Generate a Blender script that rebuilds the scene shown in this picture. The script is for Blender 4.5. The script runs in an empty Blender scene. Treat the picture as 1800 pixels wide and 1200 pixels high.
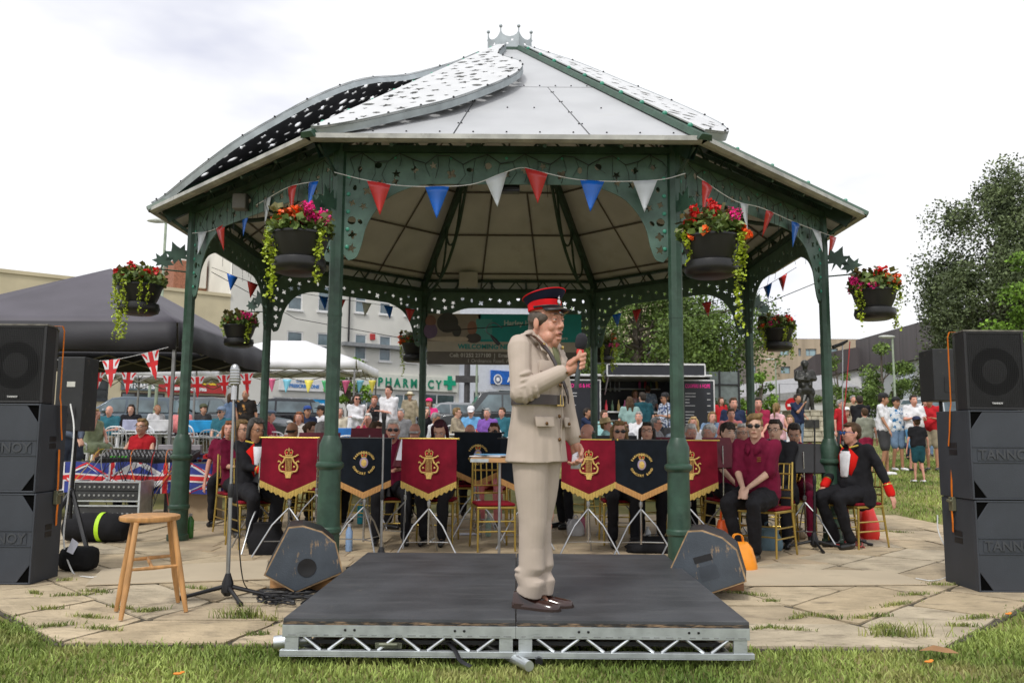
import bpy, bmesh, math, random
import numpy as np
from mathutils import Vector, Matrix, Euler
R = math.radians
SC = bpy.context.scene
COL = SC.collection
rnd = random.Random(7)
NPR = np.random.default_rng(11)

# ---------------------------------------------------------------- camera, world, sun, exposure
EYE, PITCH, ROLL, FPX = 1.17, R(6.5), R(0.4), 1450.0
cam_d = bpy.data.cameras.new('camera'); cam = bpy.data.objects.new('camera', cam_d); COL.objects.link(cam)
cam_d.sensor_width = 36.0; cam_d.lens = 36.0*FPX/1800.0; cam_d.clip_end = 900; cam_d.clip_start = .05
CAMM = Matrix.Translation((0, 0, EYE)) @ Matrix.Rotation(math.pi/2+PITCH, 4, 'X') @ Matrix.Rotation(ROLL, 4, 'Z')
cam.matrix_world = CAMM
cam_d.dof.use_dof = True; cam_d.dof.focus_distance = 4.9; cam_d.dof.aperture_fstop = 5.6
SC.camera = cam

SUN_EL, SUN_AZ = R(52), R(205)      # azimuth from +Y clockwise: behind the camera, a little to its left
w = bpy.data.worlds.new('World'); SC.world = w; w.use_nodes = True
nt = w.node_tree; nt.nodes.clear(); L = nt.links.new
out = nt.nodes.new('ShaderNodeOutputWorld')
sky = nt.nodes.new('ShaderNodeTexSky'); sky.sky_type = 'NISHITA'; sky.sun_disc = False
sky.sun_elevation = SUN_EL; sky.sun_rotation = SUN_AZ
bg1 = nt.nodes.new('ShaderNodeBackground'); bg1.inputs[1].default_value = .12; L(sky.outputs[0], bg1.inputs[0])
tc = nt.nodes.new('ShaderNodeTexCoord'); mp = nt.nodes.new('ShaderNodeMapping'); mp.inputs['Scale'].default_value = (1, 1, 2.6)
mp.inputs['Location'].default_value = (.35, .1, .3)
L(tc.outputs['Generated'], mp.inputs[0])
nz = nt.nodes.new('ShaderNodeTexNoise'); nz.inputs['Scale'].default_value = 2.3; nz.inputs['Detail'].default_value = 5; nz.inputs['Roughness'].default_value = .5
L(mp.outputs[0], nz.inputs['Vector'])
cr = nt.nodes.new('ShaderNodeValToRGB'); e = cr.color_ramp.elements
e[0].position = .33; e[0].color = (.56, .575, .67, 1); e[1].position = .49; e[1].color = (.84, .84, .85, 1)
L(nz.outputs[0], cr.inputs[0])
bg2 = nt.nodes.new('ShaderNodeBackground'); bg2.inputs[1].default_value = 1.0; L(cr.outputs[0], bg2.inputs[0])
mx = nt.nodes.new('ShaderNodeMixShader'); mx.inputs[0].default_value = .955
L(bg1.outputs[0], mx.inputs[1]); L(bg2.outputs[0], mx.inputs[2]); L(mx.outputs[0], out.inputs[0])
sd = bpy.data.lights.new('sun', 'SUN'); sd.energy = 1.5; sd.angle = R(10); sd.color = (1, .965, .91)
so = bpy.data.objects.new('sun', sd); COL.objects.link(so)
sdir = Vector((math.sin(SUN_AZ)*math.cos(SUN_EL), math.cos(SUN_AZ)*math.cos(SUN_EL), math.sin(SUN_EL)))
so.rotation_euler = sdir.to_track_quat('Z', 'Y').to_euler(); so.location = (0, -5, 20)
vs = SC.view_settings; vs.view_transform = 'Standard'; vs.look = 'None'; vs.exposure = 0.42; vs.gamma = 1; vs.use_curve_mapping = False
SC.cycles.max_bounces = 6; SC.cycles.diffuse_bounces = 4; SC.cycles.glossy_bounces = 2; SC.cycles.transparent_max_bounces = 6
SC.cycles.use_adaptive_sampling = True; SC.cycles.use_denoising = True; SC.cycles.caustics_reflective = False; SC.cycles.caustics_refractive = False

# ---------------------------------------------------------------- places: terrain and lines of sight turned into points at a real distance
_TZ = [(-50, 0), (12.6, 0), (15, .16), (18.4, .43), (23, .68), (28, .88), (37, 1.12), (45, 1.2), (400, 1.2)]
def gz(Y):
    for (a, ha), (b, hb) in zip(_TZ, _TZ[1:]):
        if Y <= b: return ha+(hb-ha)*(Y-a)/(b-a)
    return 1.2
_c3 = CAMM.to_3x3()
def ray(px, py): return _c3 @ Vector(((px-900)/FPX, -(py-600)/FPX, -1))
def at(px, py, Y):
    d = ray(px, py); t = Y/d.y; return Vector((0, 0, EYE))+d*t
def flat(px, py, h=0.0):
    d = ray(px, py); t = (h-EYE)/d.z; return Vector((0, 0, EYE))+d*t
def gx(px, Y, h=None):
    h = gz(Y) if h is None else h
    return (px-900)/FPX*(Y*math.cos(PITCH)+(h-EYE)*math.sin(PITCH))
def gp(px, Y): return Vector((gx(px, Y), Y, gz(Y)))

# ---------------------------------------------------------------- materials
MATS = {}
def M(name, col, rough=.6, metal=0, var=.18, scale=6, bump=0, bscale=80, col2=None, spec=.5, island=0, sub=0, detail=4, stretch=None, coat=0, lo=.35, hi=.65, bdist=.01):
    if name in MATS: return MATS[name]
    m = bpy.data.materials.new(name); m.use_nodes = True; t = m.node_tree; n = t.nodes; l = t.links.new
    b = n['Principled BSDF']; b.inputs['Roughness'].default_value = rough; b.inputs['Metallic'].default_value = metal
    b.inputs['Specular IOR Level'].default_value = spec
    if coat: b.inputs['Coat Weight'].default_value = coat
    if sub: b.inputs['Subsurface Weight'].default_value = sub; b.inputs['Subsurface Scale'].default_value = .01
    c = n.new('ShaderNodeTexCoord'); vec = c.outputs['Object']
    if stretch:
        mpn = n.new('ShaderNodeMapping'); mpn.inputs['Scale'].default_value = stretch; l(vec, mpn.inputs[0]); vec = mpn.outputs[0]
    nz = n.new('ShaderNodeTexNoise'); nz.inputs['Scale'].default_value = scale; nz.inputs['Detail'].default_value = detail; l(vec, nz.inputs['Vector'])
    r = n.new('ShaderNodeValToRGB'); e = r.color_ramp.elements
    a = [max(0, x*(1-var)) for x in col]; d = [min(1, x*(1+var)) for x in (col2 or col)]
    e[0].position = lo; e[1].position = hi; e[0].color = (*a, 1); e[1].color = (*d, 1)
    l(nz.outputs[0], r.inputs[0]); outc = r.outputs[0]
    if island:
        g = n.new('ShaderNodeNewGeometry'); mr = n.new('ShaderNodeMapRange'); l(g.outputs['Random Per Island'], mr.inputs[0])
        mr.inputs[3].default_value = 1-island; mr.inputs[4].default_value = 1+island
        hs = n.new('ShaderNodeHueSaturation'); l(outc, hs.inputs['Color']); l(mr.outputs[0], hs.inputs['Value']); outc = hs.outputs[0]
    l(outc, b.inputs['Base Color'])
    if bump:
        nb = n.new('ShaderNodeTexNoise'); nb.inputs['Scale'].default_value = bscale; nb.inputs['Detail'].default_value = 3; l(vec, nb.inputs['Vector'])
        bp = n.new('ShaderNodeBump'); bp.inputs['Strength'].default_value = bump; bp.inputs['Distance'].default_value = bdist
        l(nb.outputs[0], bp.inputs['Height']); l(bp.outputs[0], b.inputs['Normal'])
    MATS[name] = m; return m
def cloth(name, col, **k):
    k.setdefault('bump', .6); k.setdefault('bdist', .012); k.setdefault('bscale', 11); k.setdefault('rough', .85); k.setdefault('spec', .2); k.setdefault('scale', 9)
    return M(name, col, **k)
def wear(m, col, lo, hi, scale, amt=1, stretch=None, edge=0):
    """adds patches of another colour: stains, scuffs, chips"""
    t = m.node_tree; n = t.nodes; l = t.links.new; b = n['Principled BSDF']
    src = b.inputs['Base Color'].links[0].from_socket
    c = n.new('ShaderNodeTexCoord'); vec = c.outputs['Object']
    if stretch:
        mpn = n.new('ShaderNodeMapping'); mpn.inputs['Scale'].default_value = stretch; l(vec, mpn.inputs[0]); vec = mpn.outputs[0]
    nz = n.new('ShaderNodeTexNoise'); nz.inputs['Scale'].default_value = scale; nz.inputs['Detail'].default_value = 8; nz.inputs['Roughness'].default_value = .65; l(vec, nz.inputs['Vector'])
    r = n.new('ShaderNodeMapRange'); r.inputs[1].default_value = lo; r.inputs[2].default_value = hi; r.inputs[4].default_value = amt; l(nz.outputs[0], r.inputs[0])
    f = r.outputs[0]
    mixn = n.new('ShaderNodeMix'); mixn.data_type = 'RGBA'; l(f, mixn.inputs['Factor']); l(src, mixn.inputs['A']); mixn.inputs['B'].default_value = (*col, 1)
    l(mixn.outputs['Result'], b.inputs['Base Color'])
    return m

# ---------------------------------------------------------------- mesh builder
I4 = Matrix.Identity(4)
def T(x=0, y=0, z=0): return Matrix.Translation((x, y, z))
def RX(a): return Matrix.Rotation(R(a), 4, 'X')
def RY(a): return Matrix.Rotation(R(a), 4, 'Y')
def RZ(a): return Matrix.Rotation(R(a), 4, 'Z')
def frame(o, x, y, z=None):
    x = Vector(x).normalized(); y = Vector(y); y = (y-x*y.dot(x)).normalized(); z = x.cross(y)
    m = Matrix((x, y, z)).transposed().to_4x4(); m.translation = o; return m
class MB:
    def __init__(s, xf=None): s.v = []; s.f = []; s.m = []; s.xf = xf or I4; s.mi = 0
    def add(s, vs, fs, xf=None):
        b = len(s.v); X = s.xf @ xf if xf else s.xf
        s.v += [(X @ Vector(p))[:] for p in vs]; s.f += [tuple(i+b for i in f) for f in fs]; s.m += [s.mi]*len(fs); return s
    def box(s, c, d, xf=None):
        x, y, z = d[0]/2, d[1]/2, d[2]/2; cx, cy, cz = c
        vs = [(cx+a*x, cy+b*y, cz+e*z) for a in (-1, 1) for b in (-1, 1) for e in (-1, 1)]
        return s.add(vs, [(0, 1, 3, 2), (4, 6, 7, 5), (0, 4, 5, 1), (2, 3, 7, 6), (0, 2, 6, 4), (1, 5, 7, 3)], xf)
    def b2(s, a, b, xf=None): return s.box([(p+q)/2 for p, q in zip(a, b)], [abs(q-p) for p, q in zip(a, b)], xf)
    def tube(s, pts, r, n=8, cap=True, flat=1.0):
        pts = [Vector(p) for p in pts]; k = len(pts); rs = list(r) if hasattr(r, '__len__') else [r]*k
        vs = []; up = None
        for i, p in enumerate(pts):
            d = (pts[min(i+1, k-1)]-pts[max(i-1, 0)])
            d = d.normalized() if d.length > 1e-9 else Vector((0, 0, 1))
            if up is None: up = Vector((0, 0, 1)) if abs(d.z) < .9 else Vector((1, 0, 0))
            a = d.cross(up).normalized(); b = a.cross(d); up = b
            for j in range(n):
                t = 2*math.pi*j/n; vs.append(p+a*(math.cos(t)*rs[i])+b*(math.sin(t)*rs[i]*flat))
        fs = [(i*n+j, i*n+(j+1) % n, (i+1)*n+(j+1) % n, (i+1)*n+j) for i in range(k-1) for j in range(n)]
        if cap: fs += [tuple(range(n-1, -1, -1)), tuple(range((k-1)*n, k*n))]
        return s.add(vs, fs)
    def lathe(s, prof, n=16, c=(0, 0, 0), xf=None, ph=0):
        vs = [(c[0]+r*math.cos(2*math.pi*j/n+ph), c[1]+r*math.sin(2*math.pi*j/n+ph), c[2]+z) for r, z in prof for j in range(n)]
        fs = [(i*n+j, i*n+(j+1) % n, (i+1)*n+(j+1) % n, (i+1)*n+j) for i in range(len(prof)-1) for j in range(n)]
        fs += [tuple(range(n-1, -1, -1)), tuple(range((len(prof)-1)*n, len(prof)*n))]
        return s.add(vs, fs, xf)
    def ell(s, c, r, nu=10, nv=7, xf=None):
        r = r if hasattr(r, '__len__') else (r, r, r)
        vs = [(c[0], c[1], c[2]-r[2])]; fs = []
        for i in range(1, nv):
            p = -math.pi/2+math.pi*i/nv
            for j in range(nu):
                t = 2*math.pi*j/nu; vs.append((c[0]+r[0]*math.cos(p)*math.cos(t), c[1]+r[1]*math.cos(p)*math.sin(t), c[2]+r[2]*math.sin(p)))
        vs.append((c[0], c[1], c[2]+r[2])); e = len(vs)-1
        fs += [(0, 1+(j+1) % nu, 1+j) for j in range(nu)]
        fs += [(1+i*nu+j, 1+i*nu+(j+1) % nu, 1+(i+1)*nu+(j+1) % nu, 1+(i+1)*nu+j) for i in range(nv-2) for j in range(nu)]
        fs += [(e, 1+(nv-2)*nu+j, 1+(nv-2)*nu+(j+1) % nu) for j in range(nu)]
        return s.add(vs, fs, xf)
    def prism(s, poly, z0, z1, xf=None):
        n = len(poly); vs = [(x, y, z0) for x, y in poly]+[(x, y, z1) for x, y in poly]
        return s.add(vs, [tuple(range(n-1, -1, -1)), tuple(range(n, 2*n))]+[(i, (i+1) % n, n+(i+1) % n, n+i) for i in range(n)], xf)
    def mesh(s, name='mesh'):
        me = bpy.data.meshes.new(name); me.from_pydata(s.v, [], s.f); 
        if any(s.m): me.polygons.foreach_set('material_index', s.m)
        return me
    def obj(s, name, mats, parent=None, smooth=True, ang=35, bev=0, matrix=None):
        return link(s.mesh(name), name, mats, parent, smooth, ang, bev, matrix)
def link(me, name, mats=None, parent=None, smooth=True, ang=35, bev=0, matrix=None):
    if mats is not None and not len(me.materials):
        for m in (mats if isinstance(mats, (list, tuple)) else [mats]): me.materials.append(m)
    if smooth and me.users == 0:
        me.polygons.foreach_set('use_smooth', [True]*len(me.polygons)); me.set_sharp_from_angle(angle=R(ang))
    o = bpy.data.objects.new(name, me); COL.objects.link(o); o.parent = parent
    if matrix is not None: o.matrix_local = matrix
    if bev:
        md = o.modifiers.new('bevel', 'BEVEL'); md.width = bev; md.segments = 2; md.limit_method = 'ANGLE'; md.angle_limit = R(40)
    return o
def thing(name, label, cat, loc=(0, 0, 0), rz=0, group=None):
    o = bpy.data.objects.new(name, None); COL.objects.link(o); o.empty_display_size = .1
    o.location = loc; o.rotation_euler = (0, 0, R(rz)); return tag(o, label, cat, group)
def tag(o, label=None, cat=None, group=None, kind=None):
    if label: o['label'] = label
    if cat: o['category'] = cat
    if group: o['group'] = group
    if kind: o['kind'] = kind
    return o
def dup(o, loc=None, rz=None, label=None, parent=None, group=None):
    c = o.copy(); COL.objects.link(c); c.parent = parent
    for ch in list(o.children): dup(ch, parent=c)
    if loc is not None: c.location = loc
    if rz is not None: c.rotation_euler = (0, 0, R(rz))
    if label: c['label'] = label
    if group: c['group'] = group
    return c
def cut(outer, holes, th, name, mat, parent=None, xf=I4, xfs=None, smooth=False):
    """sheet of thickness th in the xy plane of xf, with real holes"""
    cu = bpy.data.curves.new('cut', 'CURVE'); cu.dimensions = '2D'; cu.fill_mode = 'BOTH'; cu.extrude = th/2
    for pl in [outer]+holes:
        sp = cu.splines.new('POLY'); sp.points.add(len(pl)-1); sp.use_cyclic_u = True
        for p, q in zip(sp.points, pl): p.co = (q[0], q[1], 0, 1)
    ob = bpy.data.objects.new('cut', cu); me = bpy.data.meshes.new_from_object(ob); bpy.data.objects.remove(ob); bpy.data.curves.remove(cu)
    me.transform(xf)
    return link(me, name, mat, parent, smooth)
def tmesh(s, size=1, bold=0, ext=.002, align='CENTER', sp=1.0):
    cu = bpy.data.curves.new('t', 'FONT'); cu.body = s; cu.size = size; cu.offset = bold; cu.extrude = ext; cu.align_x = align; cu.align_y = 'CENTER'; cu.space_character = sp
    cu.resolution_u = 3
    ob = bpy.data.objects.new('t', cu); me = bpy.data.meshes.new_from_object(ob); bpy.data.objects.remove(ob); bpy.data.curves.remove(cu)
    return me
def text(s, size, xf, name, mat, parent, bold=0, ext=.002, align='CENTER', sp=1.0):
    me = tmesh(s, size, bold, ext, align, sp); me.transform(xf); me.materials.clear(); return link(me, name, mat, parent, False)
def addtext(mb, s, size, xf, bold=0, ext=.001):
    me = tmesh(s, size, bold, ext); mb.add([v.co[:] for v in me.vertices], [tuple(p.vertices) for p in me.polygons], xf); bpy.data.meshes.remove(me)
def npmesh(name, V, F, k):
    """V (n,3), F (m,k) arrays to a mesh, fast"""
    me = bpy.data.meshes.new(name); me.vertices.add(len(V)); me.vertices.foreach_set('co', np.ascontiguousarray(V, dtype=np.float32).ravel())
    me.loops.add(F.size); me.loops.foreach_set('vertex_index', F.ravel().astype(np.int32)); me.polygons.add(len(F))
    me.polygons.foreach_set('loop_start', np.arange(0, F.size, k, dtype=np.int32)); me.polygons.foreach_set('loop_total', np.full(len(F), k, dtype=np.int32))
    me.update(calc_edges=True); return me
def leaves(C, size, seed=0, asp=.6, up=.0, shape=4):
    """mesh of leaf-shaped quads at the points C (n,3)"""
    g = np.random.default_rng(seed); n = len(C)
    a = g.normal(size=(n, 3)); a /= np.linalg.norm(a, axis=1)[:, None]
    b = g.normal(size=(n, 3)); b[:, 2] *= (1-up); b -= a*(a*b).sum(1)[:, None]; b /= np.linalg.norm(b, axis=1)[:, None]
    s = (size*g.uniform(.6, 1.3, n))[:, None]
    V = np.stack([C-a*s*.5, C+b*s*asp*.5, C+a*s*.5, C-b*s*asp*.5], 1).reshape(-1, 3)
    return npmesh('leaves', V, np.arange(4*n).reshape(n, 4), 4)
def bez(pts, n=10):
    """smooth curve (Catmull-Rom) through points"""
    P = [Vector(p) for p in pts]; P = [P[0]*2-P[1]]+P+[P[-1]*2-P[-2]]; o = []
    for i in range(1, len(P)-2):
        for k in range(n):
            t = k/n; a, b, c, d = P[i-1:i+3]
            o.append(.5*((2*b)+(c-a)*t+(2*a-5*b+4*c-d)*t*t+(3*b-a-3*c+d)*t**3))
    o.append(P[-2]); return o
def inst(me, name, mat, parent, pos, rot=(0, 0, 0), scale=None):
    o = link(me, name, mat if not len(me.materials) else None, parent, me.users == 0); o.location = pos; o.rotation_euler = rot
    if scale: o.scale = scale if hasattr(scale, '__len__') else (scale,)*3
    return o
# common materials
GREEN = M('painted green iron', (.031, .073, .048), .42, var=.22, scale=9, bump=.12, bscale=30)
wear(GREEN, (.10, .17, .13), .55, .75, 5, .5)
GREENP = M('dusty green sheet iron', (.075, .14, .108), .5, var=.2, scale=6, bump=.08, bscale=20); wear(GREENP, (.03, .07, .05), .56, .7, 7, .7)
DARKG = M('dark green rafter paint', (.02, .05, .035), .5, var=.3, scale=8)
RIVET = M('pale green rivet', (.05, .30, .20), .4)
WHITEP = M('white roof sheet', (.45, .46, .475), .45, var=.06, scale=2.2, bump=.04, bscale=6); wear(WHITEP, (.42, .42, .40), .58, .8, 2.2, .6)
LEAFM = M('white leaf sheet', (.58, .59, .60), .4, var=.05, scale=3); 
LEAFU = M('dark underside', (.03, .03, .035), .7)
GALV = M('galvanised grey', (.36, .40, .42), .45, metal=.3, var=.15)
GUTTER = M('weathered gutter', (.34, .34, .31), .5, var=.25, scale=5); wear(GUTTER, (.15, .15, .13), .55, .7, 9, .6)
CEIL = M('ceiling board', (.58, .575, .60), .8, var=.1, scale=1.5); wear(CEIL, (.36, .33, .30), .56, .75, 1.6, .6)
BATTEN = M('ceiling batten', (.12, .105, .10), .7)
BLACK = M('black plastic', (.012, .012, .014), .45, var=.3)
BLACKM = M('black metal', (.015, .015, .017), .35, metal=.2)
CHROME = M('chrome', (.55, .55, .56), .2, metal=1, var=.1)
STEEL = M('dull steel', (.42, .43, .44), .35, metal=.9, var=.15)
ALU = M('aluminium rail', (.56, .60, .62), .38, metal=.65, var=.12, scale=12); wear(ALU, (.3, .33, .34), .55, .75, 14, .6, (1, 1, 6))
ALUL = M('bright tube', (.70, .73, .75), .3, metal=.8)
GOLD = M('gold chair lacquer', (.50, .36, .09), .32, metal=.75, var=.15)
REDV = M('red seat velvet', (.22, .008, .018), .9, spec=.2)
WHITEPL = M('white plastic', (.74, .75, .77), .4, var=.05)
ORANGE = M('orange webbing', (.78, .20, .01), .6)
WOOD = M('light beech', (.50, .26, .095), .45, var=.22, scale=5, stretch=(6, 6, .8), bump=.05)
PLY = M('plywood', (.48, .26, .11), .65, var=.2, scale=5, stretch=(1, 6, 6))
GLASS = M('window glass', (.10, .14, .16), .08, var=.5, scale=1.2, spec=.9)
# ---------------------------------------------------------------- ground, paving, road
CX, CY = -.06, 10.8                      # centre of the bandstand
LAWN = M('lawn soil and thatch', (.13, .14, .05), .95, var=.2, scale=.9, col2=(.22, .20, .08), bump=.5, bscale=30, spec=.1, detail=8)
wear(LAWN, (.33, .28, .14), .50, .68, .7, .75)
ys = [-40, -10, 0, 2, 4, 6, 9, 12, 12.6, 14, 15, 17, 18.4, 21, 23, 26, 28, 32, 37, 41, 45, 60, 90, 150, 260, 420]
xs = [-420, -200, -90, -50, -30, -20, -12, -8, -4, 0, 4, 8, 12, 20, 30, 50, 90, 200, 420]
g = MB(); g.add([(x, y, gz(y)-.022) for y in ys for x in xs], [(j*len(xs)+i, j*len(xs)+i+1, (j+1)*len(xs)+i+1, (j+1)*len(xs)+i) for j in range(len(ys)-1) for i in range(len(xs)-1)])
tag(g.obj('ground', LAWN), kind='structure')
ASPH = M('asphalt', (.06, .06, .062), .9, var=.2, scale=3, bump=.2)
yr = [31, 34, 37, 41, 45, 60, 90]
g = MB(); g.add([(x, y+(x*.25 if y < 50 else 0), gz(y+(x*.25 if y < 50 else 0))+.03) for y in yr for x in (-60, -30, -10, 8)], [(j*4+i, j*4+i+1, (j+1)*4+i+1, (j+1)*4+i) for j in range(len(yr)-1) for i in range(3)])
tag(g.obj('road', ASPH), kind='structure')
def octpt(ap, k):                       # vertex k of an octagon with apothem ap round the bandstand
    r = ap/math.cos(math.pi/8); a = R(-90-22.5+45*k); return Vector((CX+r*math.cos(a), CY+r*math.sin(a)))
SOIL = M('joint soil', (.075, .065, .045), .95, var=.3, scale=10)
g = MB(); g.prism([octpt(6.02, k)[:] for k in range(8)], -.06, -.012); bed = g.obj('paving', SOIL); tag(bed, kind='structure')
STONES = [M('sandstone slab %d' % i, c, .88, var=.16, scale=3.5, bump=.7, bscale=16, spec=.2, detail=8, bdist=.02) for i, c in enumerate([(.46, .37, .245), (.50, .41, .28), (.43, .35, .24), (.47, .40, .29)])]
for m in STONES: wear(m, (.20, .165, .12), .53, .68, 5, .75, (.6, 1.6, 1)); wear(m, (.13, .11, .085), .60, .70, 34, .6); wear(m, (.47, .38, .26), .58, .8, 2.2, .5)
def slab(poly, name='slab'):
    c = sum((Vector(p) for p in poly), Vector((0, 0)))/len(poly); q = []
    n = len(poly)
    for i in range(n):                  # subdivided, chipped outline set in from the joint
        a, b = Vector(poly[i]), Vector(poly[(i+1) % n])
        for t in (0.03, .3, .55, .8):
            p = a.lerp(b, t); d = (c-p).normalized(); q.append((p+d*rnd.uniform(.008, .024))[:])
    h = rnd.uniform(-.003, .004); m = MB(); m.prism(q, -.05, h)
    o = m.obj(name, rnd.choice(STONES), bed, False); return o
rings = [6.0, 5.42, 4.86, 4.3, 3.8]
for ri, (a, b) in enumerate(zip(rings, rings[1:])):
    for k in range(8):
        p0, p1, q0, q1 = octpt(a, k), octpt(a, k+1), octpt(b, k), octpt(b, k+1)
        far = k in (3, 4, 5)
        nseg = 2 if far else [5, 4, 4, 4][ri]
        cutsA = [0]+[(i+rnd.uniform(-.16, .16))/nseg for i in range(1, nseg)]+[1]
        cutsB = [0]+[min(.98, max(.02, c+rnd.uniform(-.05, .05))) for c in cutsA[1:-1]]+[1]
        for i in range(nseg):
            slab([p0.lerp(p1, cutsA[i])[:], p0.lerp(p1, cutsA[i+1])[:], q0.lerp(q1, cutsB[i+1])[:], q0.lerp(q1, cutsB[i])[:]])
PAVER = [M('buff paver %d' % i, c, .85, var=.12, scale=4, bump=.2) for i, c in enumerate([(.46, .36, .23), (.50, .40, .26), (.42, .33, .22)])]
y = CY-3.8; row = 0; nb = 0
while y < CY-.2:
    dy = .30 if row < 7 else .6; dx = .45 if row < 7 else .9; x = -1.7-(.2 if row % 2 else 0)-min(2.1, (y-(CY-3.8)))
    xe = -x
    while x < xe and nb < 190:
        m = MB(); m.b2((CX+x+.006, y+.006, -.05), (CX+x+dx-.006, y+dy-.006, rnd.uniform(-.004, 0))); m.obj('paver', rnd.choice(PAVER), bed, False); nb += 1; x += dx
    y += dy; row += 1
g = MB(); g.prism([octpt(3.79, k)[:] for k in range(8)], -.055, -.009); tag(g.obj('paved_floor', PAVER[0], bed), kind='stuff')

def inoct(x, y, ap):
    dx = np.abs(x-CX); dy = np.abs(y-CY); return (dx < ap) & (dy < ap) & ((dx+dy)*.7071 < ap)
def blades(P, h, name, mat, seed=1, w=.0045, lean=.45):
    g = np.random.default_rng(seed); n = len(P); hh = h*g.uniform(.45, 1.3, n); a = g.uniform(0, 2*np.pi, n); ln = hh*g.uniform(.05, lean*2, n)
    ca, sa = np.cos(a), np.sin(a); b = g.uniform(0, 2*np.pi, n); wx, wy = np.cos(b)*w, np.sin(b)*w
    z = np.zeros(n)
    v0 = P+np.stack([-wx, -wy, z], 1); v1 = P+np.stack([wx, wy, z], 1)
    mid = P+np.stack([ca*ln*.35, sa*ln*.35, hh*.6], 1); v2 = mid+np.stack([wx*.8, wy*.8, z], 1); v3 = mid-np.stack([wx*.8, wy*.8, z], 1)
    tp = P+np.stack([ca*ln, sa*ln, hh*.95], 1)
    V = np.stack([v0, v1, v2, v3, tp, tp+np.stack([wx*.1, wy*.1, z], 1)], 1).reshape(-1, 3); i = np.arange(n)[:, None]*6
    F = np.concatenate([i+np.array([0, 1, 2, 3]), i+np.array([3, 2, 5, 4])]); me = npmesh(name, V, F, 4)
    return link(me, name, mat, None, False)
GRASS = M('grass blade', (.13, .215, .035), .6, var=.25, scale=.9, col2=(.27, .33, .085), spec=.3, island=.35, detail=7)
wear(GRASS, (.44, .37, .17), .51, .68, 1.1, .8)
GRASSD = M('greener tuft', (.13, .20, .035), .6, var=.25, scale=5, col2=(.26, .27, .08), island=.35)
def pts(n, x0, x1, y0, y1, ap=6.0, seed=0):
    g = np.random.default_rng(seed); x = g.uniform(x0, x1, n); y = g.uniform(y0, y1, n)
    k = ~inoct(x, y, ap+g.normal(0, .035, n)); x, y = x[k], y[k]
    z = np.interp(y, [a for a, b in _TZ], [b for a, b in _TZ])-.02; return np.stack([x, y, z], 1)
P = np.concatenate([pts(70000, -3.9, 3.9, 3.1, 5.3, seed=1), pts(22000, -6.5, -2.4, 4.8, 8.5, seed=2), pts(22000, 2.4, 6.5, 4.8, 8.5, seed=3)])
tag(blades(P, .034, 'grass', GRASS, 1), 'short worn lawn grass in front of the paving and stage', 'grass', kind='stuff')
P = np.concatenate([pts(52000, 4.0, 14, 8.5, 22, seed=4), pts(16000, -14, -4, 14.5, 27, seed=5), pts(14000, -4, 14, 15, 30, seed=6)])
tag(blades(P, .055, 'grass', GRASS, 2, .009), 'dry mown lawn beyond the bandstand on the right', 'grass', kind='stuff')
def tuft(ctrs, n, r, h, label):
    g = np.random.default_rng(len(ctrs)); P = []
    for (x, y, s) in ctrs:
        q = g.normal(0, 1, (int(n*s), 3))*np.array([r*3.0*s, r*.55*s, 0]); q[:, 1] += q[:, 0]*g.uniform(-.6, .6); q += (x, y, 0); P.append(q)
    o = blades(np.concatenate(P), h, 'grass_tufts', GRASSD, 5, .0035, .5); tag(o, label, 'grass', kind='stuff')
tl = [(212, 1068), (250, 1075), (160, 1085), (100, 1100), (480, 1090), (425, 1080), (530, 1105), (180, 1105), (270, 1073), (130, 1046), (60, 1043), (115, 1020), (170, 1040), (350, 1035), (610, 1112), (455, 1115), (90, 1070)]
tr = [(1318, 1045), (1355, 1057), (1575, 1063), (1610, 1045), (1655, 1028), (1400, 1086), (1440, 1083), (1510, 1086), (1545, 1083), (1720, 1086), (1690, 1100), (1335, 1106), (1380, 1106), (1545, 1105), (1575, 935)]
tuft([(*flat(a, b, 0)[:2], rnd.uniform(.4, 1.1)) for a, b in tl+tr], 120, .028, .028, 'small tufts of grass growing in the joints of the stone paving')
tuft([(*flat(1578, 1118, 0)[:2], 1.2), (*flat(425, 1086, 0)[:2], .9)], 130, .03, .085, 'taller grass clump sprouting at the paving edge on the right')

# ---------------------------------------------------------------- leaf-shaped cut-outs
def hole(kind, x, y, s, a=0):
    o = []
    if kind == 'oval': o = [(math.cos(t)*s*.62, math.sin(t)*s*.95) for t in np.linspace(0, 2*math.pi, 9)[:-1]]
    elif kind == 'disc': o = [(math.cos(t)*s*.8, math.sin(t)*s*.8) for t in np.linspace(0, 2*math.pi, 11)[:-1]]
    elif kind == 'maple':
        for i in range(5):
            t = math.pi/2+i*2*math.pi/5
            o += [(math.cos(t)*s, math.sin(t)*s), (math.cos(t+.63)*s*.42, math.sin(t+.63)*s*.42)]
    else:
        for i in range(4):
            t = math.pi/4+i*math.pi/2
            o += [(math.cos(t-.25)*s, math.sin(t-.25)*s), (math.cos(t+.25)*s, math.sin(t+.25)*s), (math.cos(t+.78)*s*.5, math.sin(t+.78)*s*.5)]
    c, d = math.cos(a), math.sin(a); return [(x+p*c-q*d, y+p*d+q*c) for p, q in o]
KINDS = ['oval', 'disc', 'maple', 'oak', 'maple', 'oak']

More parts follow.
